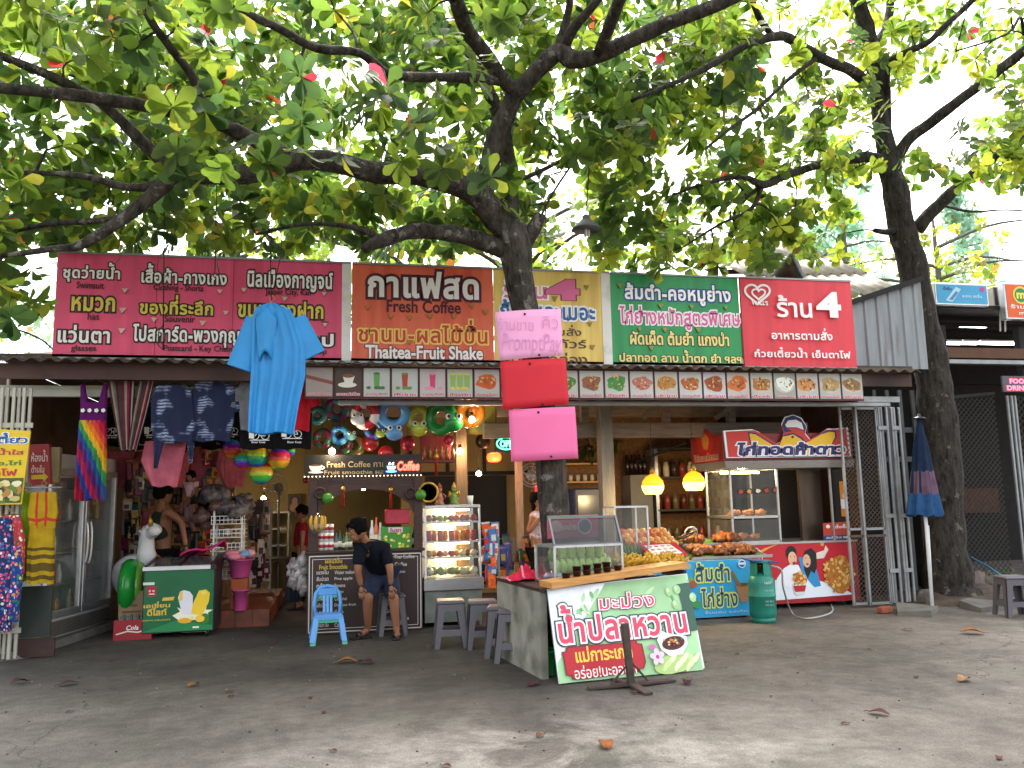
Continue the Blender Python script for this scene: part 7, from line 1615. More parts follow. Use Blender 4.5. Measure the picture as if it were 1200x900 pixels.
for s_, (z, cols, lb, gr, jar) in enumerate(((zs[0], ['#8a9a5a', '#c8c4a0', '#a8b078', '#d8d0b0'], 'pale bag of cut fruit on the lowest shelf', 'fruit bags on the lowest shelf', 0), (zs[1], ['#a8321e', '#c8902a', '#7a2a1e', '#d8c8a0'], 'mixed fruit on the second shelf from below', 'fruit on the second shelf', 0), (zs[2], ['#b02418', '#c85a1e', '#8a1c1c', '#c8801e'], 'tall cup of cut fruit on the third shelf', 'fruit cups on the third shelf', 1), (zs[3], ['#7a3a1e', '#7a9a2a', '#a8241e', '#8a1a1a'], 'whole fruit on the top shelf', 'fruit on the top shelf', 0))):
    for k in range(9):
        x = dx0 + .07 + k * (dx1 - dx0 - .14) / 8; mb = MB(); c = random.choice(cols) if s_ < 3 else cols[min(3, k // 2)]; m_ = mat('fruit_' + c, c, .4, var=.25, scale=14); y = DY + .16 + .07 * (k % 2)
        if jar: mb.lathe([(.001, .008), (.03, .008), (.036, .13), (.001, .13)], m_, 12, Matrix.Translation((x, y, z)))
        else: mb.ball((x, y, z + .047), (.045, .04, .04) if s_ else (.05, .05, .05), m_, 10, 7, wob=.3 if s_ < 2 else 0)
        solo(mb, 'fruit_cup' if jar else 'fruit', lb, 'fruit', gr)
def statue(label, px_, py_, Y, cols):
    c = at(px_, py_, Y); c.z = dzt + .036; t = thing('figurine', label, 'figurine', c, group='figurines on the fruit case'); m1, m2 = mat('fig_' + cols[0], cols[0], .4, var=.4, scale=30), mat('fig_' + cols[1], cols[1], .35, .3, var=.4, scale=30)
    mb = MB(); mb.lathe([(.05, 0), (.06, .02), (.045, .03), (.055, .07), (.035, .13), (.02, .15)], m1, 14, Matrix.Translation(c)); mb.build('body', t); mb = MB(); mb.ball(c + Vector((0, 0, .18)), .034, m1, 10, 8); mb.lathe([(.035, .2), (.028, .22), (.008, .26), (.001, .27)], m2, 10, Matrix.Translation(c)); mb.build('head', t)
    for s_ in (-1, 1): mb = MB(); mb.tube([c + Vector((s_ * .03, 0, .14)), c + Vector((s_ * .07, -.02, .1)), c + Vector((s_ * .055, -.04, .16 if cols[1] == '#c89a3a' else .08))], .013, m2, 6); mb.build('arm', t)
statue('terracotta coloured figurine at the left on the fruit case roof', 515, 583, DY + .2, ('#a8705a', '#8a4a3a')); statue('gold and green figurine with raised arms on the fruit case roof', 532, 583, DY + .2, ('#6a8a3a', '#c89a3a'))
mb = MB(); c = at(551, 585, DY + .2); mb.lathe([(.03, dzt + .036), (.04, dzt + .14), (.036, dzt + .14), (.001, dzt + .05)], WHITEP, 14, Matrix.Translation((c.x, c.y, 0))); solo(mb, 'white_cup', 'plain white cup on the fruit case roof', 'cup')
# wire rack of orange toys, and wire grid with snack packets
def wirerack(name, label, px0, px1, py0, py1, Y, npk, cols, seed, cat='rack', pk='snack packet', size=.09):
    random.seed(seed); p0, p1 = at(px0, py1, Y), at(px1, py0, Y); t = thing(name, label, cat, ((p0.x + p1.x) / 2, Y, 0)); mb = MB(); nx = max(3, int((p1.x - p0.x) / .09)); nz_ = max(3, int((p1.z - p0.z) / .09))
    for i in range(nx + 1): x = p0.x + (p1.x - p0.x) * i / nx; mb.beam((x, Y, p0.z), (x, Y, p1.z), .008, .008, GALV)
    for i in range(nz_ + 1): z = p0.z + (p1.z - p0.z) * i / nz_; mb.beam((p0.x, Y, z), (p1.x, Y, z), .008, .008, GALV)
    mb.build('grid', t)
    for x in (p0.x, p1.x): mb = MB(); mb.beam((x, Y + .03, 0), (x, Y + .03, p1.z), .025, .025, GALV); mb.build('leg', t)
    for k in range(npk):
        c = Vector((random.uniform(p0.x + .05, p1.x - .05), Y - .03 - .03 * (k % 3), random.uniform(p0.z + .08, p1.z - .05))); w, h = size * random.uniform(.7, 1.1), size * random.uniform(1.1, 2); c2 = random.choice(cols); mb = MB()
        Q = Matrix.Translation(c) @ Matrix.Rotation(random.uniform(-.5, .5), 4, 'Z') @ Matrix.Rotation(random.uniform(-.12, .12), 4, 'Y'); mb.box((0, 0, 0), (w, .025, h), mat('pack_' + c2, c2, .3, var=.3, scale=25), Q, bev=.012); mb.box((0, 0, h * .56), (w * .95, .004, h * .14), mat('card_' + c2, random.choice(cols), .5), Q); mb.box((random.uniform(-.2, .2) * w, -.014, -.1 * h), (w * .5, .004, h * .4), mat('card2_' + c2, random.choice(cols), .4), Q); solo(mb, pk.replace(' ', '_'), '%s hanging on the %s' % (pk, label.split(' beside')[0].split(' behind')[0].split(' in ')[0]), 'packet', pk + 's on the ' + name.replace('_', ' '))
    return t
wirerack('orange_toy_rack', 'white wire rack of orange and red packets beside the fruit display', 563, 584, 612, 690, 10.0, 22, ['#c8501e', '#b02a24', '#d8642a', '#3a6aa0', '#c8c4c0'], 51, pk='bright toy packet', size=.1)
wirerack('snack_grid', 'low wire grid hung with snack packets behind the stools', 585, 628, 630, 690, 10.9, 20, ['#2a3a7a', '#a8642a', '#8a7a3a', '#5a2a2a', '#3a5a3a'], 52, pk='snack packet', size=.14)
wirerack('toy_rack', 'dense rack of toy packets behind the man at the left', 140, 190, 540, 700, 12.0, 60, ['#8a4a2a', '#3a2a2a', '#5a1c1c', '#c8a05a', '#2a4a4a', '#7a2a4a', '#1c1c20', '#b8b0a0'], 53, pk='toy packet', size=.12)
wirerack('souvenir_rack', 'tall rack of hanging souvenir packets right of the toddler', 228, 262, 470, 700, 12.2, 60, ['#c8801e', '#c83a1e', '#d8b03a', '#3a2a2a', '#2a2a30', '#8a3a2a', '#5a5048'], 54, pk='souvenir packet', size=.11)
wirerack('gift_rack', 'dark rack of glittering gift packets deep in the left shop', 290, 318, 590, 690, 13.0, 50, ['#3a2a2a', '#8a7a6a', '#5a1c2a', '#2a3a3a', '#9a4a2a', '#c8c0b8'], 55, pk='gift packet', size=.12)
wirerack('cloth_rack', 'rack of dark scarf packets behind the toddler', 186, 240, 520, 690, 12.6, 60, ['#2a2020', '#3a2a3a', '#7a3a2a', '#4a4a40', '#1c1c1c', '#a87a4a'], 56, pk='scarf packet', size=.16)
# stacked wire baskets and clear-wrapped bundle
bp0 = at(268, 650, 11.3); t = thing('basket_tower', 'white tower of wire baskets full of small goods in the left shop', 'basket rack', (bp0.x, 11.3, 0)); 
mb = MB()
for x in (-.17, .17):
    for y in (-.14, .14): mb.beam((bp0.x + x, 11.3 + y, 0), (bp0.x + x, 11.3 + y, 1.4), .02, .02, WHITEP)
mb.build('frame', t)
for k in range(5):
    z = .55 + k * .17; mb = MB()
    for zz in (z, z + .05, z + .1):
        for s_ in (-1, 1): mb.beam((bp0.x - .2, 11.3 + s_ * .16, zz), (bp0.x + .2, 11.3 + s_ * .16, zz), .008, .008, WHITEP); mb.beam((bp0.x + s_ * .2, 11.14, zz), (bp0.x + s_ * .2, 11.46, zz), .008, .008, WHITEP)
    for i in range(9): mb.beam((bp0.x - .2 + i * .05, 11.14, z), (bp0.x - .2 + i * .05, 11.14, z + .1), .006, .006, WHITEP)
    mb.box((bp0.x, 11.3, z), (.4, .32, .006), WHITEP); mb.build('basket', t)
random.seed(61)
for k in range(28):
    mb = MB(); c = random.choice(['#5a4a4a', '#8a3a3a', '#c8b8b0', '#3a4a5a', '#a87a5a']); mb.box((bp0.x + random.uniform(-.15, .15), 11.22 + random.uniform(0, .14), .62 + .17 * (k % 5)), (.07, .05, .08), mat('pack_' + c, c, .3, var=.3, scale=25), bev=.01); solo(mb, 'small_box', 'small packed gift lying in the white basket tower', 'box', 'gifts in the basket tower')
def bun(t, c):
    mb = MB(); random.seed(63); CL = mat('crinkled_clear_wrap', '#8a8084', .12, var=.5, scale=12)
    for k in range(26): mb.ball(c + Vector((random.uniform(-.28, .28), random.uniform(-.15, .15), random.uniform(-.2, .16))), (.12, .08, .1), mat('wrap_' + str(k % 4), ['#5a5258', '#6a524a', '#2a2628', '#7a7470'][k % 4], .08, var=.5, scale=15, bump=.6, bscale=20), 9, 6, wob=1.0)
    mb.build('wrap', t)
hang('wrapped_bundle', 'shiny clear wrapped bundle hanging above the basket tower', 'bundle', 262, 592, 11.3, bun, 2.95)
# altar wall things deep in the left shop
def pict(label, x0_, y0_, x1_, y1_, Y, fr, inner, blob):
    p0, p1 = at(x0_, y1_, Y), at(x1_, y0_, Y); t = thing('picture_frame', label, 'picture', ((p0.x + p1.x) / 2, Y, p0.z)); mb = MB(); mb.box(((p0.x + p1.x) / 2, Y, (p0.z + p1.z) / 2), (p1.x - p0.x, .03, p1.z - p0.z), mat('frame_' + fr, fr, .5), bev=.008); mb.build('frame', t); a = Art((0, Y - .015, 0), (1, 0, 0), (0, 0, 1), lift=.003); a.rect(x0_ + 2, y1_ - 2, x1_ - 2, y0_ + 2, ink(inner)); a.ell(*a.uv((x0_ + x1_) / 2, y0_ + (y1_ - y0_) * .4), .05, .07, ink(blob), False); a.ell(*a.uv((x0_ + x1_) / 2, y0_ + (y1_ - y0_) * .75), .09, .09, ink(blob), False); a.build('picture', t)
pict('dark framed portrait on the cream wall beside the kiosk', 337, 579, 354, 600, 15.4, '#4a3020', '#2a1c18', '#8a6a50'); pict('gold framed certificate above the fruit display', 547, 470, 582, 509, 10.55, '#a8823a', '#b8b04a', '#8a9a5a')
t = thing('pedestal_fan', 'grey standing fan against the cream wall deep in the shop', 'fan', at(320, 578, 14.0)); c = at(322, 572, 14.0); mb = MB()
for r_ in (.08, .16, .24): mb.torus(c, r_, .006, mat('fan_grey', '#7a7a78', .5), (.6, 1, .2), 22, 4)
for k in range(10): q = k * .628; v = Vector((math.cos(q), -.6 * math.cos(q), math.sin(q))); mb.tube([c, c + v * .21], .004, MATS['fan_grey'], 4)
mb.build('cage', t); mb = MB(); mb.ball(c + Vector((.05, .1, 0)), (.08, .1, .08), MATS['fan_grey']); mb.build('motor', t); mb = MB(); mb.tube([c + Vector((.06, .12, 0)), Vector((c.x + .06, c.y + .12, .05))], .02, MATS['fan_grey'], 6); mb.lathe([(.2, 0), (.2, .03), (.03, .06)], MATS['fan_grey'], 16, Matrix.Translation((c.x + .06, c.y + .12, 0))); mb.build('stand', t)
mb = MB(); p0, p1 = at(316, 640, 15), at(338, 600, 15)
for z in (p0.z, (p0.z + p1.z) / 2, p1.z): mb.box(((p0.x + p1.x) / 2, 15.2, z), (p1.x - p0.x, .3, .03), plastic('#8a8a84'))
for x in (p0.x, p1.x): mb.box((x, 15.2, p1.z / 2), (.03, .3, p1.z), plastic('#8a8a84'))
solo(mb, 'open_shelf', 'small pale open shelf against the back cream wall', 'shelf')
mb = MB(); p = at(320, 655, 14); mb.box((p.x, 14, p.z), (.5, .5, .04), DWOOD)
for x in (-.22, .22):
    for y in (-.2, .2): mb.beam((p.x + x, 14 + y, 0), (p.x + x, 14 + y, p.z), .04, .04, DWOOD)
solo(mb, 'low_table', 'dark low table below the pale shelf deep in the shop', 'table')
pail(gnd(312, 680) * 1.0, .28, .3, plastic('#2a8a3a'), 'green_basin', 'green plastic basin on the floor deep in the left shop', 'basin', handle=False); pail(gnd(337, 676), .2, .26, plastic('#a8305a'), 'pink_basin', 'magenta plastic basin on the floor deep in the left shop', 'basin', handle=False)
# statues shelf above the fruit case
p0, p1 = at(493, 541, 10.2), at(532, 541, 10.2); t = thing('altar_shelf', 'small red altar shelf with tiny statues above the fruit display', 'shelf', ((p0.x + p1.x) / 2, 10.2, p0.z)); mb = MB(); mb.box(((p0.x + p1.x) / 2, 10.2, p0.z), (p1.x - p0.x, .25, .03), mat('red_wood', '#5a2018', .5)); mb.build('board', t)
mb = MB(); mb.box(((p0.x + p1.x) / 2, 10.32, p0.z + .17), (p1.x - p0.x, .02, .32), mat('red_backing', '#7a1c1c', .6)); mb.build('back_panel', t)
for k in range(6): mb = MB(); mb.lathe([(.03, 0), (.02, .05), (.03, .09), (.012, .12), (.018, .15), (.001, .18)], mat('old_gold', '#7a5a2a', .4, .5), 10, Matrix.Translation((p0.x + .04 + k * .07, 10.15, p0.z + .016))); solo(mb, 'tiny_statue', 'tiny gilded statue standing on the red altar shelf', 'statue', 'statues on the altar shelf')
# kitchen things behind the food stalls
wshelf = thing('kitchen_shelf', 'dark kitchen shelf of jars behind the amber lamps', 'shelf', (4.9, 12.3, 0)); s0_, s1_ = at(772, 640, 12.2).x, at(850, 640, 12.2).x
for z in (.75, 1.25, 1.75, 2.2): mb = MB(); mb.box(((s0_ + s1_) / 2, 12.35, z), (s1_ - s0_, .4, .03), DARKM); mb.build('board', wshelf)
for x in (s0_, s1_): mb = MB(); mb.box((x, 12.35, 1.1), (.05, .4, 2.2), STEEL); mb.build('upright', wshelf)
random.seed(71)
for z in (.765, 1.265, 1.765):
    for k in range(8): c = random.choice(['#5a2a1c', '#8a3a2a', '#c8b8a0', '#3a2a24', '#6a5a3a']); mb = MB(); mb.lathe([(.001, 0), (.05, 0), (.052, .16), (.035, .2), (.035, .23), (.001, .23)], mat('jar_' + c, c, .25, var=.3), 10, Matrix.Translation((s0_ + .07 + k * (s1_ - s0_ - .14) / 7, 12.28, z))); solo(mb, 'jar', 'jar standing on the dark kitchen shelf', 'jar', 'jars on the kitchen shelf')
p = at(690, 600, 11.6); t = thing('drinks_cooler', 'dark blue cooler cabinet right of the tree trunk', 'cooler', (p.x, 11.7, 0)); mb = MB(); mb.box((p.x, 11.7, .8), (.5, .5, 1.6), mat('navy_cabinet', '#1c2640', .4), bev=.02); mb.build('cabinet', t); mb = MB(); mb.box((p.x, 11.44, .85), (.42, .02, 1.3), mat('cooler_door', '#242c3c', .2)); mb.build('door', t)
mb = MB(); p = at(682, 583, 12.5)
for k in range(4):
    mb.box((p.x, 12.5, 1.15 + k * .28), (.7, .25, .025), PINE)
solo(mb, 'wall_shelf', 'pine wall shelves with cups right of the tree trunk', 'shelf'); random.seed(72)
for k in range(18): mb = MB(); mb.lathe([(.001, 0), (.03, 0), (.035, .1), (.001, .1)], mat('cup_pale', '#b8b0a0', .4), 10, Matrix.Translation((p.x - .3 + (k % 6) * .115, 12.45, 1.165 + .28 * (k // 6)))); solo(mb, 'cup', 'pale cup standing on the pine wall shelves', 'cup', 'cups on the pine shelves')
for X, Y_, lb in ((690, 530, 'leafy hanging plant on the chipboard wall by the grey post'), (719, 523, 'leafy hanging plant right of the grey post')):
    c = at(X, Y_, 12.4); t = thing('hanging_plant', lb, 'plant', c); mb = MB(); mb.lathe([(.06, 0), (.08, .1), (.07, .1)], plastic('#3a2a20'), 12, Matrix.Translation(c)); mb.tube([c + Vector((0, 0, .1)), c + Vector((0, 0, .5))], .004, BLACKP, 4); mb.build('pot', t); lv = Leaves(); random.seed(X)
    for k in range(60): d = Vector((random.uniform(-1, 1), random.uniform(-1, 1), random.uniform(-1.2, .8))); lv.leaf(c + Vector((0, 0, .1)) + d * random.uniform(0, .16), d, Vector((0, 0, 1)), .15, .045, random.choice(GREENS), .4)
    lv.build('foliage', LEAF, t)
mb = MB(); p0, p1 = at(733, 546, 12.5), at(805, 519, 11.5); mb.beam(p0, p1, .03, .03, BLACKI); solo(mb, 'curtain_rod', 'slanting black rail before the chipboard wall', 'rail')
mb = MB(); p = at(747, 585, 12.4); mb.box((p.x, 12.4, .9), (.35, .4, 1.8), mat('grey_cabinet', '#6a665c', .5)); solo(mb, 'cabinet', 'grey cabinet against the chipboard wall', 'cabinet')
for k in range(5): mb = MB(); X = 737 + k * 5; c = at(X, 560, 12.3); mb.lathe([(.001, 1.802), (.04, 1.802), (.04, 2.0), (.014, 2.06), (.014, 2.12), (.001, 2.12)], plastic('#201410', .2), 10, Matrix.Translation((c.x, 12.35, 0))); solo(mb, 'sauce_bottle', 'dark sauce bottle standing on the grey cabinet', 'bottle', 'bottles on the grey cabinet')
t = thing('wall_fan', 'pale wall fan behind the tree trunk', 'fan', at(623, 557, 11.6)); c = at(623, 557, 11.6); mb = MB()
for r_ in (.07, .13, .17): mb.torus(c, r_, .006, ALU, (.3, 1, .2), 20, 4)
for k in range(9): q = k * .7; mb.tube([c, c + Vector((math.cos(q) * .17, -.3 * math.cos(q) * .17, math.sin(q) * .17))], .003, ALU, 4)
mb.build('cage', t); mb = MB(); mb.ball(c + Vector((.02, .08, 0)), .06, ALU); mb.tube([c + Vector((.02, .1, 0)), Vector((at(608, 557, 11.4).x, 11.4, c.z + .05))], .015, ALU, 6); mb.build('arm', t)
mb = MB(); p0, p1 = at(630, 602, 11.8), at(637, 578, 11.8); mb.box(((p0.x + p1.x) / 2, 11.85, (p0.z + p1.z) / 2), (p1.x - p0.x, .06, p1.z - p0.z), glow('cooler_light', '#b8dcec', 1.2)); mb.box(((p0.x + p1.x) / 2, 11.84, p1.z + .06), (p1.x - p0.x + .02, .08, .12), glow('red_light', '#d81c2a', .8)); solo(mb, 'lit_panel', 'narrow lit panel with red top behind the woman', 'light box')
# unicorn and rings beside the fridge
t = thing('unicorn_float', 'white inflatable unicorn with a gold horn standing behind the green ring', 'pool float', gnd(172, 722)); WV = plastic('#d4d4d6', .3); c = at(166, 672, 11.0); mb = MB(); mb.torus(c + Vector((0, .1, -.1)), .26, .13, WV, (.3, .8, .6), 28, 12); mb.build('tube', t)
mb = MB(); pts = [at(174, 665, 10.9), at(171, 645, 10.85), at(172, 630, 10.85), at(176, 620, 10.8)]; mb.tube(pts, [.14, .1, .085, .09], WV, 12); mb.ball(at(178, 622, 10.78), (.09, .08, .1), WV); mb.tube([at(178, 624, 10.75), at(186, 619, 10.7)], [.08, .055], WV, 10); nk = mb.build('neck', t)
mb = MB(); mb.tube([at(177, 617, 10.74), at(176, 603, 10.74)], [.035, .006], mat('gold', '#b8923a'), 8); mb.build('horn', nk); mb = MB(); mb.tube([at(168, 624, 10.8), at(162, 622, 10.8)], [.03, .008], WV, 8); mb.build('ear', nk)
for lb, X, Y_, c1, c2, ax, rp in (('glossy green ring leaning on edge between box and freezer', 152, 688, '#1c8a34', '#6aa03a', (1, .1, 0), 33), ('orange ring leaning behind the green freezer', 178, 672, '#b8682a', None, (.7, .7, .1), 25)):
    c = at(X, Y_, 10.75 + .25 * (c2 is None)); k = mpp(X, Y_, 10.75); t = thing('swim_ring', lb, 'swim ring', c, group='rings beside the freezer'); mb = MB(); mb.torus(c, rp * k * .7, rp * k * .3, plastic(c1, .15), ax, 30, 12); mb.build('tube', t)
    if c2: mb = MB(); mb.torus(c + Vector((.09, .02, 0)), rp * k * .66, rp * k * .22, plastic(c2, .15), ax, 30, 10); mb.build('inner_band', t)
pail(gnd(141, 728) + Vector((0, .5, .52)), .08, .14, plastic('#b06a80'), 'plastic_cup', 'dull pink tub on the cardboard box', 'tub', handle=False)
# clothes bag at the kiosk left
t = thing('hanging_clothes', 'dark trousers and clear bags hanging at the left side of the kiosk', 'clothes', at(352, 660, 10.05)); mb = MB(); garment(mb, lerp_rows([(655, 344, 360), (680, 336, 358), (704, 336, 356)], 5), 10.1, cloth('#181a26'), .08, 4, .03); mb.build('trousers', t); mb = MB(); random.seed(66)
for k in range(12): mb.ball(at(350 + random.uniform(-8, 8), 672 + random.uniform(-18, 18), 10.0), (.07, .05, .09), mat('wrap_grey' + str(k % 2), ['#9a9494', '#7a7272'][k % 2], .15, var=.4, scale=14), 9, 6, wob=.8)
mb.build('bags', t); mb = MB(); mb.tube([at(352, 655, 10.05), Vector((at(352, 655, 10.05).x, 10.05, 1.3)), Vector((kx0 + .03, KY + .06, 1.35))], .006, BLACKP, 4); mb.build('cord', t)
# dim rows of shirts hanging further in
src = [o for o in col.objects if o.name.startswith('black_tshirt') and o.parent is None][0]
for i in range(13):
    dup(src, at(132 + 15 * i, 469 + 6 * (i % 3), 10.9 + .5 * (i % 3)), R(-12 + 9 * (i % 4)), 'dark T-shirt with a white bicycle print in the dim rows behind the front clothes', 'dim rows of dark T-shirts')
src = [o for o in col.objects if o.name.startswith('pink_sarong') and o.parent is None][0]
for i in range(5): dup(src, at(140 + 34 * i, 520, 12.0 + .2 * (i % 2)), R(14 * (i % 3)), 'dusty pink wrap hanging deep behind the man at the left', 'pink wraps deep in the shop')
# ================================================================= right side: folding gate, parasol, neighbour stall
def lattice(mb, P0, U, Vz, wd, ht, step, r, m):
    """diamond mesh of thin bars filling a wd x ht panel"""
    U = Vector(U); Vz = Vector(Vz); P0 = Vector(P0)
    n = int((wd + ht) / step) + 1
    for k in range(n):
        s = k * step
        for sg in (1, -1):
            a = (max(0, s - ht), min(s, ht)); b = (min(s, wd), max(0, s - wd))
            if abs(a[0] - b[0]) < .01: continue
            if sg < 0: a = (wd - a[0], a[1]); b = (wd - b[0], b[1])
            mb.beam(P0 + U * a[0] + Vz * a[1], P0 + U * b[0] + Vz * b[1], r, r, m)
GY = 9.72; t = thing('folding_gate', 'rusty mesh folding gate pulled open beside the chicken cart', 'gate', (6.9, GY, 0), group='folding gates'); RM = mat('rusty_mesh', '#5c5048', .8, .3, var=.3, scale=9)
xa, xb, xc = at(985, 480, GY).x, at(1002, 480, GY).x, at(1025, 480, GY).x; zt_ = 2.58
for x0_, x1_, dy in ((xa, xb - .01, .03), (xb, xc, 0)):
    mb = MB()
    for x in (x0_, x1_): mb.beam((x, GY + dy, .03), (x, GY + dy, zt_), .025, .03, GALV)
    for z in (.05, .9, .99, zt_ - .02): mb.beam((x0_, GY + dy, z), (x1_, GY + dy, z), .03, .03, GALV if z != .9 else RM)
    fr_ = mb.build('panel_frame', t)
    for z0, z1 in ((.06, .89), (1.0, zt_ - .03)): mb = MB(); lattice(mb, (x0_, GY + dy + .005, z0), (1, 0, 0), (0, 0, 1), x1_ - x0_, z1 - z0, .062, .006, RM); mb.build('mesh', fr_)
for X in (1026, 1030, 1034, 1038, 1045, 1049, 1055): p = at(X - 1, 480, GY + .02).x; mb = MB(); mb.box((p, GY + .02 * (X % 3), 1.31), (.032, .03, 2.54), GALV, bev=.006); mb.build('bar', t)
for z in (.45, 1.15, 2.3):
    for X in (1031, 1047): p = at(X, 480, GY).x; mb = MB(); mb.box((p, GY - .025, z), (.13, .012, .05), GALV); mb.build('hinge_strap', t)
t = thing('lattice_panel', 'grey slatted panel behind the closed blue parasol', 'panel', (7.5, 10.0, 0)); mb = MB()
DG_ = mat('dull_grey_steel', '#4a4c4c', .6, .3, var=.2)
for k in range(7): mb.box((7.2 + k * .2, 10.02, 1.5), (.05, .03, 2.7), DG_)
for z in (1.9, 2.3): mb.box((7.8, 10.05, z), (1.3, .03, .07), DG_)
mb.build('slats', t); mb = MB(); mb.box((7.8, 10.3, 1.4), (1.4, .04, 2.8), mat('dark_board', '#191614', .8)); mb.build('backing', t)
# closed parasol
PY = 9.42; pt_, pb_ = at(1077, 490, PY), at(1084, 604, PY); t = thing('closed_parasol', 'closed dark blue parasol leaning between the gate and the right trunk', 'parasol', gnd(1093, 716)); CB, CB2, CB3 = cloth('#17253c'), cloth('#5c4756'), cloth('#264870')
mb = MB(); prof = [(0, .012), (.1, .05), (.3, .1), (.55, .14), (.78, .18), (1, .22)]; vs = []; fs = []; n = 40; ms = []
for q, r_ in prof:
    c = pt_.lerp(pb_, q)
    for i in range(n): a_ = 2 * PI * i / n; rr = r_ * (1 + .22 * q * math.cos(a_ * 8 + q)); vs.append(c + Vector((rr * math.cos(a_), rr * .7 * math.sin(a_), .02 * math.cos(a_ * 8) * q)))
b0 = len(mb.v); mb.v += vs
for j in range(5):
    for i in range(n): mb.f.append((j * n + i, j * n + (i + 1) % n, (j + 1) * n + (i + 1) % n, (j + 1) * n + i)); mb.m.append(mb.mi((CB, CB, CB, CB2 if i % 5 else CB, CB3)[j])); mb.s.append(True)
mb.build('canopy', t); mb = MB(); mb.lathe([(.09, -.01), (.07, .01), (.02, .02), (.018, .05), (.001, .06)], BLACKP, 12, Matrix.Translation(pt_)); mb.build('cap', t)
mb = MB(); mb.tube([at(1083, 595, PY), at(1085, 612, PY), gnd(1093, 716) + Vector((0, 0, .0))], .022, plastic('#c8ccd0'), 8); mb.build('pole', t)
a = Art(pb_ + Vector((0, -.2, .12)), (1, 0, 0), (0, 0, 1)); 
mb = MB(); p0 = gnd(1092, 715) + Vector((.05, .05, 0)); mb.tube([p0, at(1087, 616, PY + .1)], .018, plastic('#d0d0cc'), 8); solo(mb, 'plastic_pipe', 'white plastic pipe standing beside the parasol pole', 'pipe')
# corrugated gable, tiled roof, vent elbow
SHEET = mat('zinc_sheet', '#83888b', .55, .3, var=.15, scale=3, dirt='#6a6460', dscale=2, stretch=(4, 1, .5)); t = thing('zinc_wall', 'pale ribbed zinc gable wall right of the red sign', 'wall', (7, 9.7, 2.95)); xL, xR = at(992, 400, 9.7).x, at(1085, 400, 9.7).x; zl, zr, z0_ = at(992, 360, 9.7).z, at(1085, 330, 9.7).z, at(1040, 432, 9.7).z
mb = MB(); n = 40
def fz_(u, v): x = xL + (xR - xL) * u; q = (x * 5.2) % 1; d = .022 if q < .16 else 0; zt2 = zl + (zr - zl) * u; return (x, 9.7 - d, z0_ + (zt2 - z0_) * v), Vector((0, -1, 0))
mb.sheet(fz_, 64, 2, .006, SHEET, smooth=False); mb.build('sheet', t); mb = MB(); mb.beam((xL, 9.66, zl + .03), (xR, 9.66, zr + .03), .1, .07, BLACKI); mb.build('verge_board', t)
ASB = mat('old_cement_sheet', '#a39c90', .85, var=.2, scale=3, dirt='#6a6258', dscale=2.5, dthr=.5)
A_, B_ = at(928, 282, 14.2), at(1066, 345, 11.4); D_ = Vector((-2.0, .45, 0)); t = thing('cement_roof', 'weathered corrugated cement roof rising behind the red sign', 'roof', (A_ + B_) / 2); mb = MB(); NN = (B_ - A_).cross(D_).normalized(); NN = NN if NN.z > 0 else -NN
for k in range(3):
    q0, q1 = k / 3, (k + 1) / 3 + .02
    mb.sheet(lambda u, v: (A_.lerp(B_, q0 + (q1 - q0) * v) + D_ * u + NN * (.035 * math.sin(u * 2.0 * 2 * PI / .19) + .03 * v), NN), 80, 1, .012, ASB)
mb.build('sheets', t)
for k in range(3): c = A_.lerp(B_, .2 + .33 * k) + D_ * .5; mb = MB(); mb.beam(A_.lerp(B_, .15 + .33 * k) - NN * .1, A_.lerp(B_, .15 + .33 * k) + D_ - NN * .1, .06, .08, DWOOD); mb.build('purlin', t)
VY = 10.3; t = thing('vent_elbow', 'sooty metal flue elbow poking above the red sign', 'flue', at(928, 330, VY)); k = mpp(928, 320, VY); SOOT = mat('sooty_metal', '#4a4642', .5, .6, var=.35, scale=7); mb = MB(); c = at(928, 330, VY)
mb.tube([Vector((c.x, VY, 2.9)), Vector((c.x, VY, c.z + .06))], 10 * k, GALV, 18); mb.build('pipe', t); mb = MB(); p0, p1 = at(910, 323, VY + .1), at(934, 312, VY - .12); mb.tube([p0, p0.lerp(p1, .25), p0.lerp(p1, .6), p1], [8 * k, 12 * k, 16 * k, 17 * k], SOOT, 18); mb.build('hood', t); mb = MB(); d = (p1 - p0).normalized(); mb.tube([p1 + d * .002, p1 + d * .006], 15.5 * k, BLACKI, 18); mb.build('mouth', t)
# neighbour stall
t = thing('neighbour_stall', 'dark open neighbouring stall with strip lights behind the right trunk', 'stall', (10.5, 12, 0)); DK = mat('dark_shed', '#1d1a18', .9, var=.3); mb = MB(); mb.box((12.3, 15.2, 1.9), (10.4, .1, 3.8), DK); mb.box((12.3, 15.1, 4.4), (10.4, .1, 1.4), DK); mb.build('back_wall', t)
mb = MB(); zr0 = at(1150, 366, 10.9).z; mb.hexa([(8.4, 10.7, zr0), (17, 10.7, zr0), (17, 15.2, zr0 + .5), (8.4, 15.2, zr0 + .5), (8.4, 10.7, zr0 + .06), (17, 10.7, zr0 + .06), (17, 15.2, zr0 + .56), (8.4, 15.2, zr0 + .56)], mat('dark_roof', '#2c2825', .8, var=.3)); mb.build('roof', t)
mb = MB(); mb.box((12.8, 10.9, at(1150, 414, 10.9).z), (8, .06, .16), mat('brown_valance', '#5a3c28', .7)); mb.build('valance', t); mb = MB(); mb.box((12.9, 10.85, at(1170, 425, 10.85).z), (7.6, .12, .06), GALV); mb.build('awning_bar', t)
for x in (9.15, 10.6): mb = MB(); mb.box((x, 11.0, 2), (.12, .12, 4), BLACKI); mb.build('post', t)
for Y in (11.6, 12.5, 13.5): mb = MB(); mb.box((12.5, Y, zr0 - .02 + (Y - 10.7) * .11), (8, .08, .1), DK); mb.build('rafter', t)
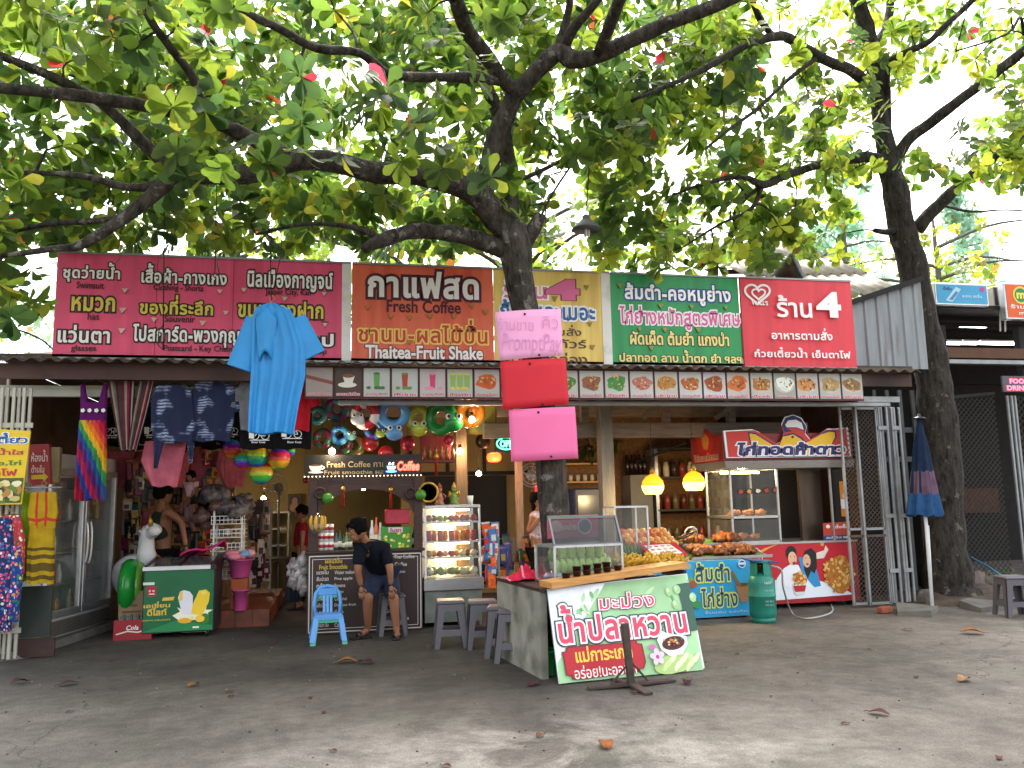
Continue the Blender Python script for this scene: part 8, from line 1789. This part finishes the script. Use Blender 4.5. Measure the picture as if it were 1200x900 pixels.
mb = MB(); mb.box((11.6, 14.9, 1.25), (3.6, .06, .5), mat('orange_brick', '#4a2d20', .8, var=.35, scale=12)); mb.box((9.9, 14.5, 1.7), (.3, .06, 1.2), MATS['orange_brick']); mb.build('brick_band', t)
def tube_light(x0_, x1_, y_, Y, lb):
    p0, p1 = at(x0_, y_, Y), at(x1_, y_, Y); t2 = thing('strip_light', lb, 'strip light', (p0 + p1) / 2, group='strip lights of the neighbouring stall'); mb = MB(); mb.beam(p0, Vector((p1.x, Y, p0.z)), .05, .04, glow('strip_glow', '#f4f6f8', 3)); mb.build('tube', t2); mb = MB(); mb.beam(p0 + Vector((0, 0, .035)), Vector((p1.x, Y, p0.z + .035)), .07, .03, WHITEP); mb.build('housing', t2)
tube_light(1125, 1155, 382, 12.5, 'short lit strip light higher under the neighbouring roof'); tube_light(1108, 1126, 402, 11.6, 'short lit strip light just right of the trunk'); tube_light(1127, 1145, 402, 11.6, 'middle short strip light right of the trunk'); tube_light(1148, 1260, 402, 11.6, 'long bright strip light running off the right edge')
def boxsign(name, lb, q, Y, th, c):
    p0, p1 = at(q[0], q[3], Y), at(q[2], q[1], Y); mb = MB(); mb.box(((p0.x + p1.x) / 2, Y + th / 2, (p0.z + p1.z) / 2), (p1.x - p0.x, th, p1.z - p0.z), ALU, bev=.01); mb.box(((p0.x + p1.x) / 2, Y - .002, (p0.z + p1.z) / 2), (p1.x - p0.x - .06, .006, p1.z - p0.z - .06), c); return solo(mb, name, lb, 'sign'), Art((0, Y - .006, 0), (1, 0, 0), (0, 0, 1), lift=.003)
t, a = boxsign('water_sign', 'light blue drinking water box sign on the neighbouring roof', (1097, 333, 1157, 357), 10.6, .3, ink('#3f9ac8')); a.poly([(1108, 352), (1120, 336), (1126, 339), (1116, 354)], ink('#a8d4ea')); a.poly([(1112, 351), (1120, 341), (1123, 343), (1116, 352)], ink('#5a7aa8')); a.text('น้ำดื่ม', 1105, 335, 1115, 340, ink('#27407a'), .02); a.ell(*a.uv(1151, 339), .04, .04, ink('#c83a7a'), False); a.text('สะอาด สดชื่น', 1127, 344, 1150, 349, ink('#cfe4f0'), .01); a.build('lettering', t)
mb = MB(); p = at(1176, 347, 10.7); mb.box((p.x, 10.9, p.z), (.3, .35, .33), mat('beige_case', '#b8b0a0', .5), bev=.015); mb.box((p.x - .12, 10.72, p.z), (.05, .01, .28), BLACKP)
for dx in (-.04, .05): mb.tube([(p.x + dx, 10.75, p.z - .16), (p.x + dx - .04, 10.75, p.z - .55)], .014, WHITEP, 6)
solo(mb, 'aircon_unit', 'beige air conditioner case with white pipes on the neighbouring roof', 'air conditioner')
t, a = boxsign('shop_sign', 'bright orange sign with a round emblem cut by the right edge', (1180, 333, 1232, 374), 10.5, .12, ink('#d8581e')); a.ell(*a.uv(1196, 346), .14, .14, ink('#d8c83a'), False); a.ell(*a.uv(1196, 346), .11, .11, ink('#2a7a4a'), False); a.text('m', 1191, 343, 1201, 350, ink('#e8d84a'), .04); a.text('ร้านกาแฟ', 1184, 357, 1228, 362, WHITE, .02); a.text('mini', 1194, 365, 1210, 369, WHITE, .02); a.build('lettering', t)
lettersign('food_led_sign', 'dim red and blue LED sign reading FOOD DRINK at the right edge', 1176, 441, 1216, 459, 10.4, [('FOOD', (1183, 444, 1206, 449.5)), ('DRINK', (1180, 452, 1206, 457.5))], '#ff3a4a', 2.5, '#4a464e')
t = thing('chain_link_fence', 'chain link fence panel with steel posts at the right behind the stool', 'fence', (9.6, 10.9, 0)); q0, q1 = at(1128, 690, 10.9).x, at(1188, 690, 10.9).x; zf = at(1155, 464, 10.9).z; mb = MB(); lattice(mb, (q0, 10.9, .1), (1, 0, 0), (0, 0, 1), q1 - q0, zf - .1, .085, .007, mat('dark_wire', '#3c3a38', .6, .4)); mb.build('mesh', t)
mb = MB(); mb.beam((q0 - .3, 10.9, zf - .06), (q1, 10.9, zf + .04), .05, .05, BLACKI); mb.build('top_rail', t); mb = MB(); mb.box((q0, 10.9, zf / 2), (.06, .06, zf), BLACKI); mb.build('post', t)
for X in (1190, 1195, 1199): mb = MB(); x = at(X, 560, 10.85).x; mb.box((x, 10.85, zf / 2), (.035, .035, zf), GALV, bev=.006); mb.build('post', t)
mb = MB(); lattice(mb, (at(1199, 560, 10.9).x, 10.9, .1), (1, 0, 0), (0, 0, 1), 1.6, zf - .1, .1, .007, MATS['dark_wire']); mb.build('mesh', t)
# roots, stones, brick, pipe, fern
ROCK = mat('root_stone', (.12, .095, .08), .9, var=.4, scale=6, bump=.6)
random.seed(21)
for X, Y_, s in ((1112, 700, .16), (1140, 692, .2), (1155, 690, .18), (1084, 708, .12), (1125, 705, .1), (1165, 700, .14)):
    c = gnd(X, Y_); mb = MB(); mb.ball(c + Vector((0, 0, s * .4)), (s * 1.1, s * .8, s * .9), ROCK, 12, 8, wob=.8); solo(mb, 'root_stone', {1112: 'brown stone right at the foot of the leaning trunk', 1140: 'largest brown stone behind the right roots', 1155: 'tall brown stone nearest the chain link fence', 1084: 'small stone at the foot of the parasol pole', 1125: 'smallest stone in front of the right trunk', 1165: 'low stone behind the lone stool at the right'}[X], 'stone')
for q, lb in (([(1050, 714), (1100, 716), (1092, 724), (1052, 722)], 'broken concrete slab below the folding gate'), ([(1125, 712), (1195, 690), (1195, 712), (1150, 718)], 'grey broken slab under the lone stool at the right')):
    mb = MB(); P_ = [gnd(*x) for x in q][::-1]; mb.hexa([p + Vector((0, 0, .001)) for p in P_] + [p + Vector((.01, .01, .05 + .03 * i % .05)) for i, p in enumerate(P_)], KERB); solo(mb, 'concrete_slab', lb, 'slab')
bk = gnd(1035, 719); mb = MB()
for dx, dz, rz_ in ((0, .03, .3), (.06, .035, -.5)): mb.box((0, 0, 0), (.14, .08, .07), mat('red_brick', '#8a4a34', .85, var=.3, scale=14, bump=.4), Matrix.Translation(bk + Vector((dx, dx * .5, dz + .01))) @ Matrix.Rotation(rz_, 4, 'Z'), bev=.008)
solo(mb, 'red_brick', 'broken red brick lying at the foot of the folding gate', 'brick')
mb = MB(); mb.tube([at(1138, 653, 10.3), at(1158, 664, 10.1), at(1178, 678, 9.8)], .014, plastic('#2a6a8a'), 6); solo(mb, 'blue_pipe', 'thin blue pipe slanting behind the right stool', 'pipe')
c = gnd(1150, 690) + Vector((.25, .3, .0)); t = thing('fern', 'small green fern growing by the chain link fence', 'fern', c); lv = Leaves(); mb = MB(); random.seed(4)
for k in range(7):
    q = random.uniform(0, 6.28); d = Vector((math.cos(q), math.sin(q), .9)); pts = [c + d * (.45 * s) - Vector((0, 0, .18 * s * s)) for s in (0, .25, .5, .75, 1)]; mb.tube(pts, .006, mat('fern_stem', '#3a5a24'), 4)
    for p in pts[1:]:
        for s_ in (-1, 1): lv.leaf(p, Vector((-d.y * s_, d.x * s_, .1)) + d * .3, Vector((0, 0, 1)), .14, .04, (.1, .2, .05), .2)
mb.build('stem', t); lv.build('frond', LEAFF, t)
# fallen leaves
random.seed(44)
for X, Y_, s, c, lb in ((1139, 742, .22, '#b06a2a', 'large tan fallen leaf near the right stool'), (1030, 836, .13, '#5a2424', 'dark red curled leaf on the ground at the right'), (710, 873, .15, '#a8602a', 'orange brown leaf lying nearest the camera'), (626, 802, .13, '#5a2028', 'dark red leaf left of the mango sign'), (806, 800, .13, '#4f2424', 'dark red leaf right of the mango sign'), (407, 776, .18, '#a8743a', 'tan leaf on the ground in front of the bending man'), (428, 777, .16, '#4a2020', 'dark maroon leaf beside the tan leaf before the man'), (226, 803, .13, '#9a6a2a', 'tan leaf on the dark ground before the green freezer'), (1130, 797, .14, '#b8885a', 'pale tan leaf in the right foreground'), (633, 862, .08, '#8a5a2a', 'tiny brown leaf in the middle foreground'), (80, 802, .15, '#4a2a24', 'dark leaf on the ground at the left'), (1064, 738, .12, '#9a7a5a', 'pale brown leaf before the folding gate'), (22, 800, .14, '#5a3024', 'dark brown leaf at the left edge'), (745, 812, .07, '#6a3a24', 'tiny leaf beside the rusty umbrella foot')):
    p = gnd(X, Y_, .01); q = random.uniform(0, 6.28); d = Vector((math.cos(q), math.sin(q), 0)); sd_ = Vector((-d.y, d.x, 0)); m_ = mat('fallen_' + c, tuple(.55 * x for x in lin(c)), .85, var=.35, scale=20); mb = MB(); cu = random.uniform(.3, .9)
    def fl(u, v):
        w = .3 * math.sin(PI * min(1, v * .9 + .08)) ** .8; o = (u - .5) * 2 * w; return p + d * (s * (v - .5)) + sd_ * (o * s) + Vector((0, 0, s * (cu * (o * o) * 1.5 + .12 * math.sin(v * 3) + .03))), Vector((0, 0, 1))
    mb.sheet(fl, 6, 8, .003, m_); mb.tube([p + d * (-s * .5) + Vector((0, 0, .01)), p + d * (-s * .72) + Vector((0, 0, .004))], .003, m_, 4); solo(mb, 'fallen_leaf', lb, 'leaf')
src = [o for o in col.objects if o.name.startswith('fallen_leaf')][-1]; random.seed(46)
for k in range(34):
    o = dup(src, gnd(random.uniform(-10, 1210), 752 + 150 * random.random() ** 1.4, .006), random.uniform(0, 6), 'tiny dry leaf scrap scattered on the concrete', 'leaf scraps on the concrete', random.uniform(.35, .9))
mb = MB(); random.seed(45); GR = [mat('grit_' + str(i), c, .9) for i, c in enumerate(('#2a2622', '#5a544a', '#857e72'))]
for k in range(260):
    X, Y_ = random.uniform(-20, 1220), 745 + 170 * random.random() ** 1.6; c = gnd(X, Y_); s = random.uniform(.003, .008); mb.ball(c + Vector((0, 0, s * .3)), (s * 1.3, s, s * .6), random.choice(GR), 5, 3)
tag(mb.build('grit'), 'loose grit and crumbs scattered over the concrete', 'grit', kind='stuff')
# satellite dish on the left of the roof
c = at(8, 428, 11.5); t = thing('satellite_dish', 'dark mesh satellite dish rising above the roof at the left edge', 'dish', c); mb = MB(); Mx = Matrix.Translation(c) @ Matrix.Rotation(-.5, 4, 'X'); DM = mat('dish_mesh', '#6a6a68', .6, .4); pr_ = [(.05, -.12), (.2, -.08), (.4, .02), (.55, .16)]
for r_, z in pr_: mb.tube([Mx @ Vector((r_ * math.cos(q * .2244), r_ * math.sin(q * .2244), z)) for q in range(28)], .005, DM, 4, True)
for k in range(26): mb.tube([Mx @ Vector((r_ * math.cos(k * .2417), r_ * math.sin(k * .2417), z)) for r_, z in pr_], .004, DM, 4)
mb.build('bowl', t); mb = MB(); mb.torus(c + Vector((0, .06, .15)), .55, .012, BLACKP, Mx.to_3x3() @ Vector((0, 0, 1)), 28, 6); mb.build('rim', t); mb = MB(); mb.tube([c, c - Vector((0, 0, .9))], .03, GALV, 8); mb.build('mast', t)

# ================================================================= people
def skin(joints, edges, sub=2):
    """joints: name -> (point, radius); returns one continuous mesh grown round the skeleton"""
    nm = list(joints); me = bpy.data.meshes.new('skin'); me.from_pydata([tuple(joints[k][0]) for k in nm], [(nm.index(a), nm.index(b)) for a, b in edges], [])
    o = bpy.data.objects.new('skin', me); col.objects.link(o); o.modifiers.new('s', 'SKIN'); sv = me.skin_vertices[0].data
    for i, k in enumerate(nm): sv[i].radius = (joints[k][1],) * 2; sv[i].use_root = i == 0
    m_ = o.modifiers.new('u', 'SUBSURF'); m_.levels = m_.render_levels = sub
    dg = bpy.context.evaluated_depsgraph_get(); e = o.evaluated_get(dg); m2 = e.to_mesh(); r = ([v.co.copy() for v in m2.vertices], [tuple(p.vertices) for p in m2.polygons]); e.to_mesh_clear(); bpy.data.objects.remove(o); bpy.data.meshes.remove(me); return r
SKIN = mat('skin', '#84583e', .55, var=.08, scale=12); HAIRM = mat('black_hair', '#0a0807', .85, spec=.1, var=.3, scale=40, bump=.4, bscale=60); LIPS = mat('lips', '#7a4038', .5)
def head(mb, c, f, s=1.0, up=Vector((0, 0, 1))):
    """face with eyes, nose, mouth and ears looking along f"""
    f = f.normalized(); sd_ = f.cross(up).normalized(); u = sd_.cross(f); Mh = Matrix((sd_, f, u)).transposed().to_4x4(); Mh.translation = c; S = lambda v: tuple(x * s for x in v)
    mb.ball((0, 0, 0), S((.075, .095, .115)), SKIN, 16, 12, Mh); mb.ball(S((0, .045, -.06)), S((.052, .05, .055)), SKIN, 12, 8, Mh); mb.ball(S((0, .098, -.015)), S((.013, .02, .024)), SKIN, 8, 6, Mh)
    for q in (-1, 1): mb.ball(S((q * .03, .083, .015)), S((.012, .008, .006)), plastic('#a89a90'), 8, 6, Mh); mb.ball(S((q * .03, .09, .015)), S((.006, .006, .007)), BLACKP, 6, 5, Mh); mb.box(S((q * .03, .089, .034)), S((.03, .01, .006)), HAIRM, Mh); mb.ball(S((q * .077, 0, 0)), S((.012, .022, .03)), SKIN, 8, 6, Mh)
    mb.ball(S((0, .09, -.055)), S((.022, .012, .007)), LIPS, 8, 6, Mh); return Mh
def hairdo(t, Mh, s=1.0, long_=0):
    mb = MB(); S = lambda v: tuple(x * s for x in v); mb.ball(S((0, -.02, .035)), S((.096, .108, .108)), HAIRM, 18, 12, Mh, wob=.25)
    for k in range(9): mb.ball(S((-.06 + .015 * k, .062, .075 - .004 * abs(k - 4))), S((.02, .03, .026)), HAIRM, 8, 6, Mh, wob=.5)
    if long_: mb.ball(S((0, -.05, -.06)), S((.075, .05, .12)), HAIRM, 12, 8, Mh)
    mb.build('hair', t)
def hand(mb, w, d, pn):
    """palm and five bent fingers from wrist w along d, palm normal pn"""
    d = d.normalized(); pn = (pn - d * pn.dot(d)).normalized(); sd_ = d.cross(pn); J = {'w': (w, .024), 'p': (w + d * .045, .027), 'q': (w + d * .07, .026)}; v, f = skin(J, [('w', 'p'), ('p', 'q')]); mb.add(v, f, SKIN, True)
    for k, ln in zip((-1.5, -.5, .5, 1.5), (.06, .075, .07, .055)): b = w + d * .075 + sd_ * (k * .016); mb.tube([b - d * .012, b + d * ln * .5 - pn * .004, b + d * ln - pn * .018], [.009, .0085, .006], SKIN, 7)
    b = w + d * .03 + sd_ * -.026; mb.tube([b, b + d * .025 - sd_ * .02, b + d * .055 - sd_ * .024 - pn * .008], [.011, .01, .007], SKIN, 7)
def person(lb, base, J, E, hd, face, garb, hands=(), s=1.0, long_=0, feet=()):
    t = thing('person', lb, 'person', base); v, f = skin(J, E); mb = MB(); mb.add(v, f, SKIN, True); Mh = head(mb, hd, face, s)
    for w, d, pn in hands: hand(mb, w, d, pn)
    mb.build('body', t); hairdo(t, Mh, s, long_)
    for nm, Jg, Eg, m_ in garb: v, f = skin(Jg, Eg); mb = MB(); mb.add(v, f, m_, True); mb.build(nm, t)
    for p, d in feet:
        mb = MB(); a_ = math.atan2(d.y, d.x); Mf = Matrix.Translation(p) @ Matrix.Rotation(a_, 4, 'Z'); mb.box((.04, 0, .012), (.25, .095, .022), plastic('#15171f', .6), Mf, bev=.01); mb.tube([Mf @ Vector((.06, -.048, .015)), Mf @ Vector((.05, -.03, .065)), Mf @ Vector((.05, .03, .065)), Mf @ Vector((.06, .048, .015))], .016, plastic('#15171f', .6), 6); mb.build('sandal', t)
    return t
# the man bending forward with his hands on his knees
fl_, fr_ = gnd(431, 748), gnd(465, 748); PV = at(449, 669, 9.6); CHs = at(438, 645, 9.28); NK = at(429, 636, 9.18); HDc = at(419, 621, 9.12)
SLm, SRm = at(422, 643, 9.2), at(451, 641, 9.3); ELm, ERm = at(419, 668, 9.16), at(457, 668, 9.22); WL, WR = at(423, 687, 9.2), at(458, 686, 9.24); HLm, HRm = at(441, 673, 9.58), at(457, 673, 9.6); KLm, KRm = at(431, 700, 9.32), at(461, 701, 9.36); AL, AR = fl_ + Vector((.0, .06, .08)), fr_ + Vector((0, .05, .08))
J = {'pv': (PV, .12), 'sp': (PV.lerp(CHs, .5), .115), 'ch': (CHs, .125), 'nk': (NK, .05), 'hd': (HDc, .055), 'sl': (SLm, .06), 'sr': (SRm, .06), 'el': (ELm, .042), 'er': (ERm, .042), 'wl': (WL, .028), 'wr': (WR, .028), 'hl': (HLm, .085), 'hr': (HRm, .085), 'kl': (KLm, .06), 'kr': (KRm, .06), 'cl': (KLm.lerp(AL, .35), .055), 'cr': (KRm.lerp(AR, .35), .055), 'al': (AL, .036), 'ar': (AR, .036), 'fl': (fl_ + Vector((-.1, -.03, .04)), .034), 'fr': (fr_ + Vector((.0, -.1, .04)), .034)}
E_ = [('pv', 'sp'), ('sp', 'ch'), ('ch', 'nk'), ('nk', 'hd'), ('ch', 'sl'), ('ch', 'sr'), ('sl', 'el'), ('sr', 'er'), ('el', 'wl'), ('er', 'wr'), ('pv', 'hl'), ('pv', 'hr'), ('hl', 'kl'), ('hr', 'kr'), ('kl', 'cl'), ('kr', 'cr'), ('cl', 'al'), ('cr', 'ar'), ('al', 'fl'), ('ar', 'fr')]
g1 = {'pv': (PV + Vector((0, 0, .01)), .162), 'sp': (PV.lerp(CHs, .5), .155), 'ch': (CHs, .155), 'nk': (NK.lerp(CHs, .2), .085), 'sl': (SLm, .082), 'sr': (SRm, .082), 'el': (SLm.lerp(ELm, .85), .068), 'er': (SRm.lerp(ERm, .85), .068)}
g2 = {'pv': (PV, .152), 'hl': (HLm, .112), 'hr': (HRm, .112), 'kl': (KLm + Vector((0, 0, -.02)), .092), 'kr': (KRm + Vector((0, 0, -.02)), .092)}
person('young man in a dark shirt and denim shorts bending with hands on knees', (fl_ + fr_) / 2, J, E_, HDc, Vector((-1, -.35, -.3)), [('shirt', g1, [('pv', 'sp'), ('sp', 'ch'), ('ch', 'nk'), ('ch', 'sl'), ('ch', 'sr'), ('sl', 'el'), ('sr', 'er')], cloth('#10141c')), ('shorts', g2, [('pv', 'hl'), ('pv', 'hr'), ('hl', 'kl'), ('hr', 'kr')], mat('denim', '#15223a', .9, var=.3, scale=30, bump=.3, bscale=120))],
       [(WL, Vector((.1, -.1, -1)), Vector((0, -1, .1))), (WR, Vector((.1, -.1, -1)), Vector((0, -1, .1)))], feet=[(fl_ + Vector((-.04, 0, 0)), Vector((-.9, -.5, 0))), (fr_, Vector((-.1, -1, 0)))])
def standing(lb, base, h, face, shirt, sc_, legs, lc, armL=None, armR=None, s=1.0, long_=0, sleeve_=.5, shorts=False):
    k = h / 1.7; B = Vector(base); face = Vector(face).normalized(); sd_ = Vector((face.y, -face.x, 0)).normalized(); up = lambda z, x=0, f=0: B + Vector((0, 0, z * k)) + sd_ * (x * k) + face * (f * k)
    aL = armL or [up(1.1, -.25), up(.87, -.24, .06)]; aR = armR or [up(1.1, .25), up(.87, .24, .06)]; r = lambda x: x * k
    J = {'pv': (up(.93), r(.12)), 'sp': (up(1.12), r(.11)), 'ch': (up(1.3), r(.125)), 'nk': (up(1.46), r(.05)), 'hd': (up(1.56), r(.05)), 'sl': (up(1.37, -.18), r(.058)), 'sr': (up(1.37, .18), r(.058)), 'el': (aL[0], r(.042)), 'er': (aR[0], r(.042)), 'wl': (aL[1], r(.028)), 'wr': (aR[1], r(.028)), 'hl': (up(.86, -.09), r(.085)), 'hr': (up(.86, .09), r(.085)), 'kl': (up(.48, -.1), r(.06)), 'kr': (up(.48, .1), r(.06)), 'al': (up(.08, -.1), r(.036)), 'ar': (up(.08, .1), r(.036)), 'fl': (up(.035, -.11, .13), r(.034)), 'fr': (up(.035, .11, .13), r(.034))}
    E2 = [e for e in E_ if 'cl' not in e and 'cr' not in e] + [('kl', 'al'), ('kr', 'ar')]
    g1 = {'pv': (up(.98), r(.15)), 'sp': (up(1.12), r(.14)), 'ch': (up(1.3), r(.15)), 'nk': (up(1.41), r(.09))}; e1 = [('pv', 'sp'), ('sp', 'ch'), ('ch', 'nk')]
    if sleeve_: g1['sl'] = (up(1.36, -.18), r(.082)); g1['sr'] = (up(1.36, .18), r(.082)); g1['el'] = (up(1.36, -.18).lerp(aL[0], sleeve_), r(.07)); g1['er'] = (up(1.36, .18).lerp(aR[0], sleeve_), r(.07)); e1 += [('ch', 'sl'), ('ch', 'sr'), ('sl', 'el'), ('sr', 'er')]
    z = .45 if shorts else .12; g2 = {'pv': (up(.93), r(.148)), 'hl': (up(.84, -.09), r(.11)), 'hr': (up(.84, .09), r(.11)), 'kl': (up(z, -.1), r(.08)), 'kr': (up(z, .1), r(.08))}
    return person(lb, B, J, E2, up(1.58, 0, .01), face, [(shirt, g1, e1, sc_), (legs, g2, [('pv', 'hl'), ('pv', 'hr'), ('hl', 'kl'), ('hr', 'kr')], lc)], [(aL[1], aL[1] - aL[0], face), (aR[1], aR[1] - aR[0], face)], k * s, long_, [(up(0, -.1, .03), face), (up(0, .1, .03), face)])
b = at(190, 600, 11.25); b.z = 0; standing('man in a dark green tank top and dark shorts seen from behind at the left', b, 1.74, (.85, .6, 0), 'tank_top', cloth('#2a3024'), 'shorts', cloth('#0e1016'), armR=[at(213, 612, 11.1), at(218, 640, 11.05)], armL=[at(207, 605, 11.35), at(222, 612, 11.4)], sleeve_=0, shorts=True)
b = at(222, 625, 11.4); standing('toddler in a white and pink top held up on the arm at the left', b, .78, (-.6, -.8, 0), 'top', cloth('#c8a0a8'), 'trousers', cloth('#8a6a70'), s=1.25)
b = gnd(352, 714); standing('short haired person in a red shirt facing left beside the kiosk post', b, 1.44, (-1, -.1, 0), 'shirt', cloth('#7a141c'), 'trousers', cloth('#1a1414'), shorts=False)
b = at(631, 640, 10.7); b.z = 0; standing('woman in a pale floral blouse half hidden behind the trunk', b, 1.55, (.9, -.5, 0), 'blouse', floral('floral_blouse', '#b8a8b0', ['#d8c8d0', '#a07a90', '#c8b8c8', '#8a7a8a'], 22), 'trousers', cloth('#0e0e12'), armL=[at(620, 622, 10.4), at(633, 607, 10.35)], armR=[at(619, 624, 10.35), at(634, 606, 10.3)], sleeve_=.3, long_=1)
# a low belt of woodland far behind closes the view
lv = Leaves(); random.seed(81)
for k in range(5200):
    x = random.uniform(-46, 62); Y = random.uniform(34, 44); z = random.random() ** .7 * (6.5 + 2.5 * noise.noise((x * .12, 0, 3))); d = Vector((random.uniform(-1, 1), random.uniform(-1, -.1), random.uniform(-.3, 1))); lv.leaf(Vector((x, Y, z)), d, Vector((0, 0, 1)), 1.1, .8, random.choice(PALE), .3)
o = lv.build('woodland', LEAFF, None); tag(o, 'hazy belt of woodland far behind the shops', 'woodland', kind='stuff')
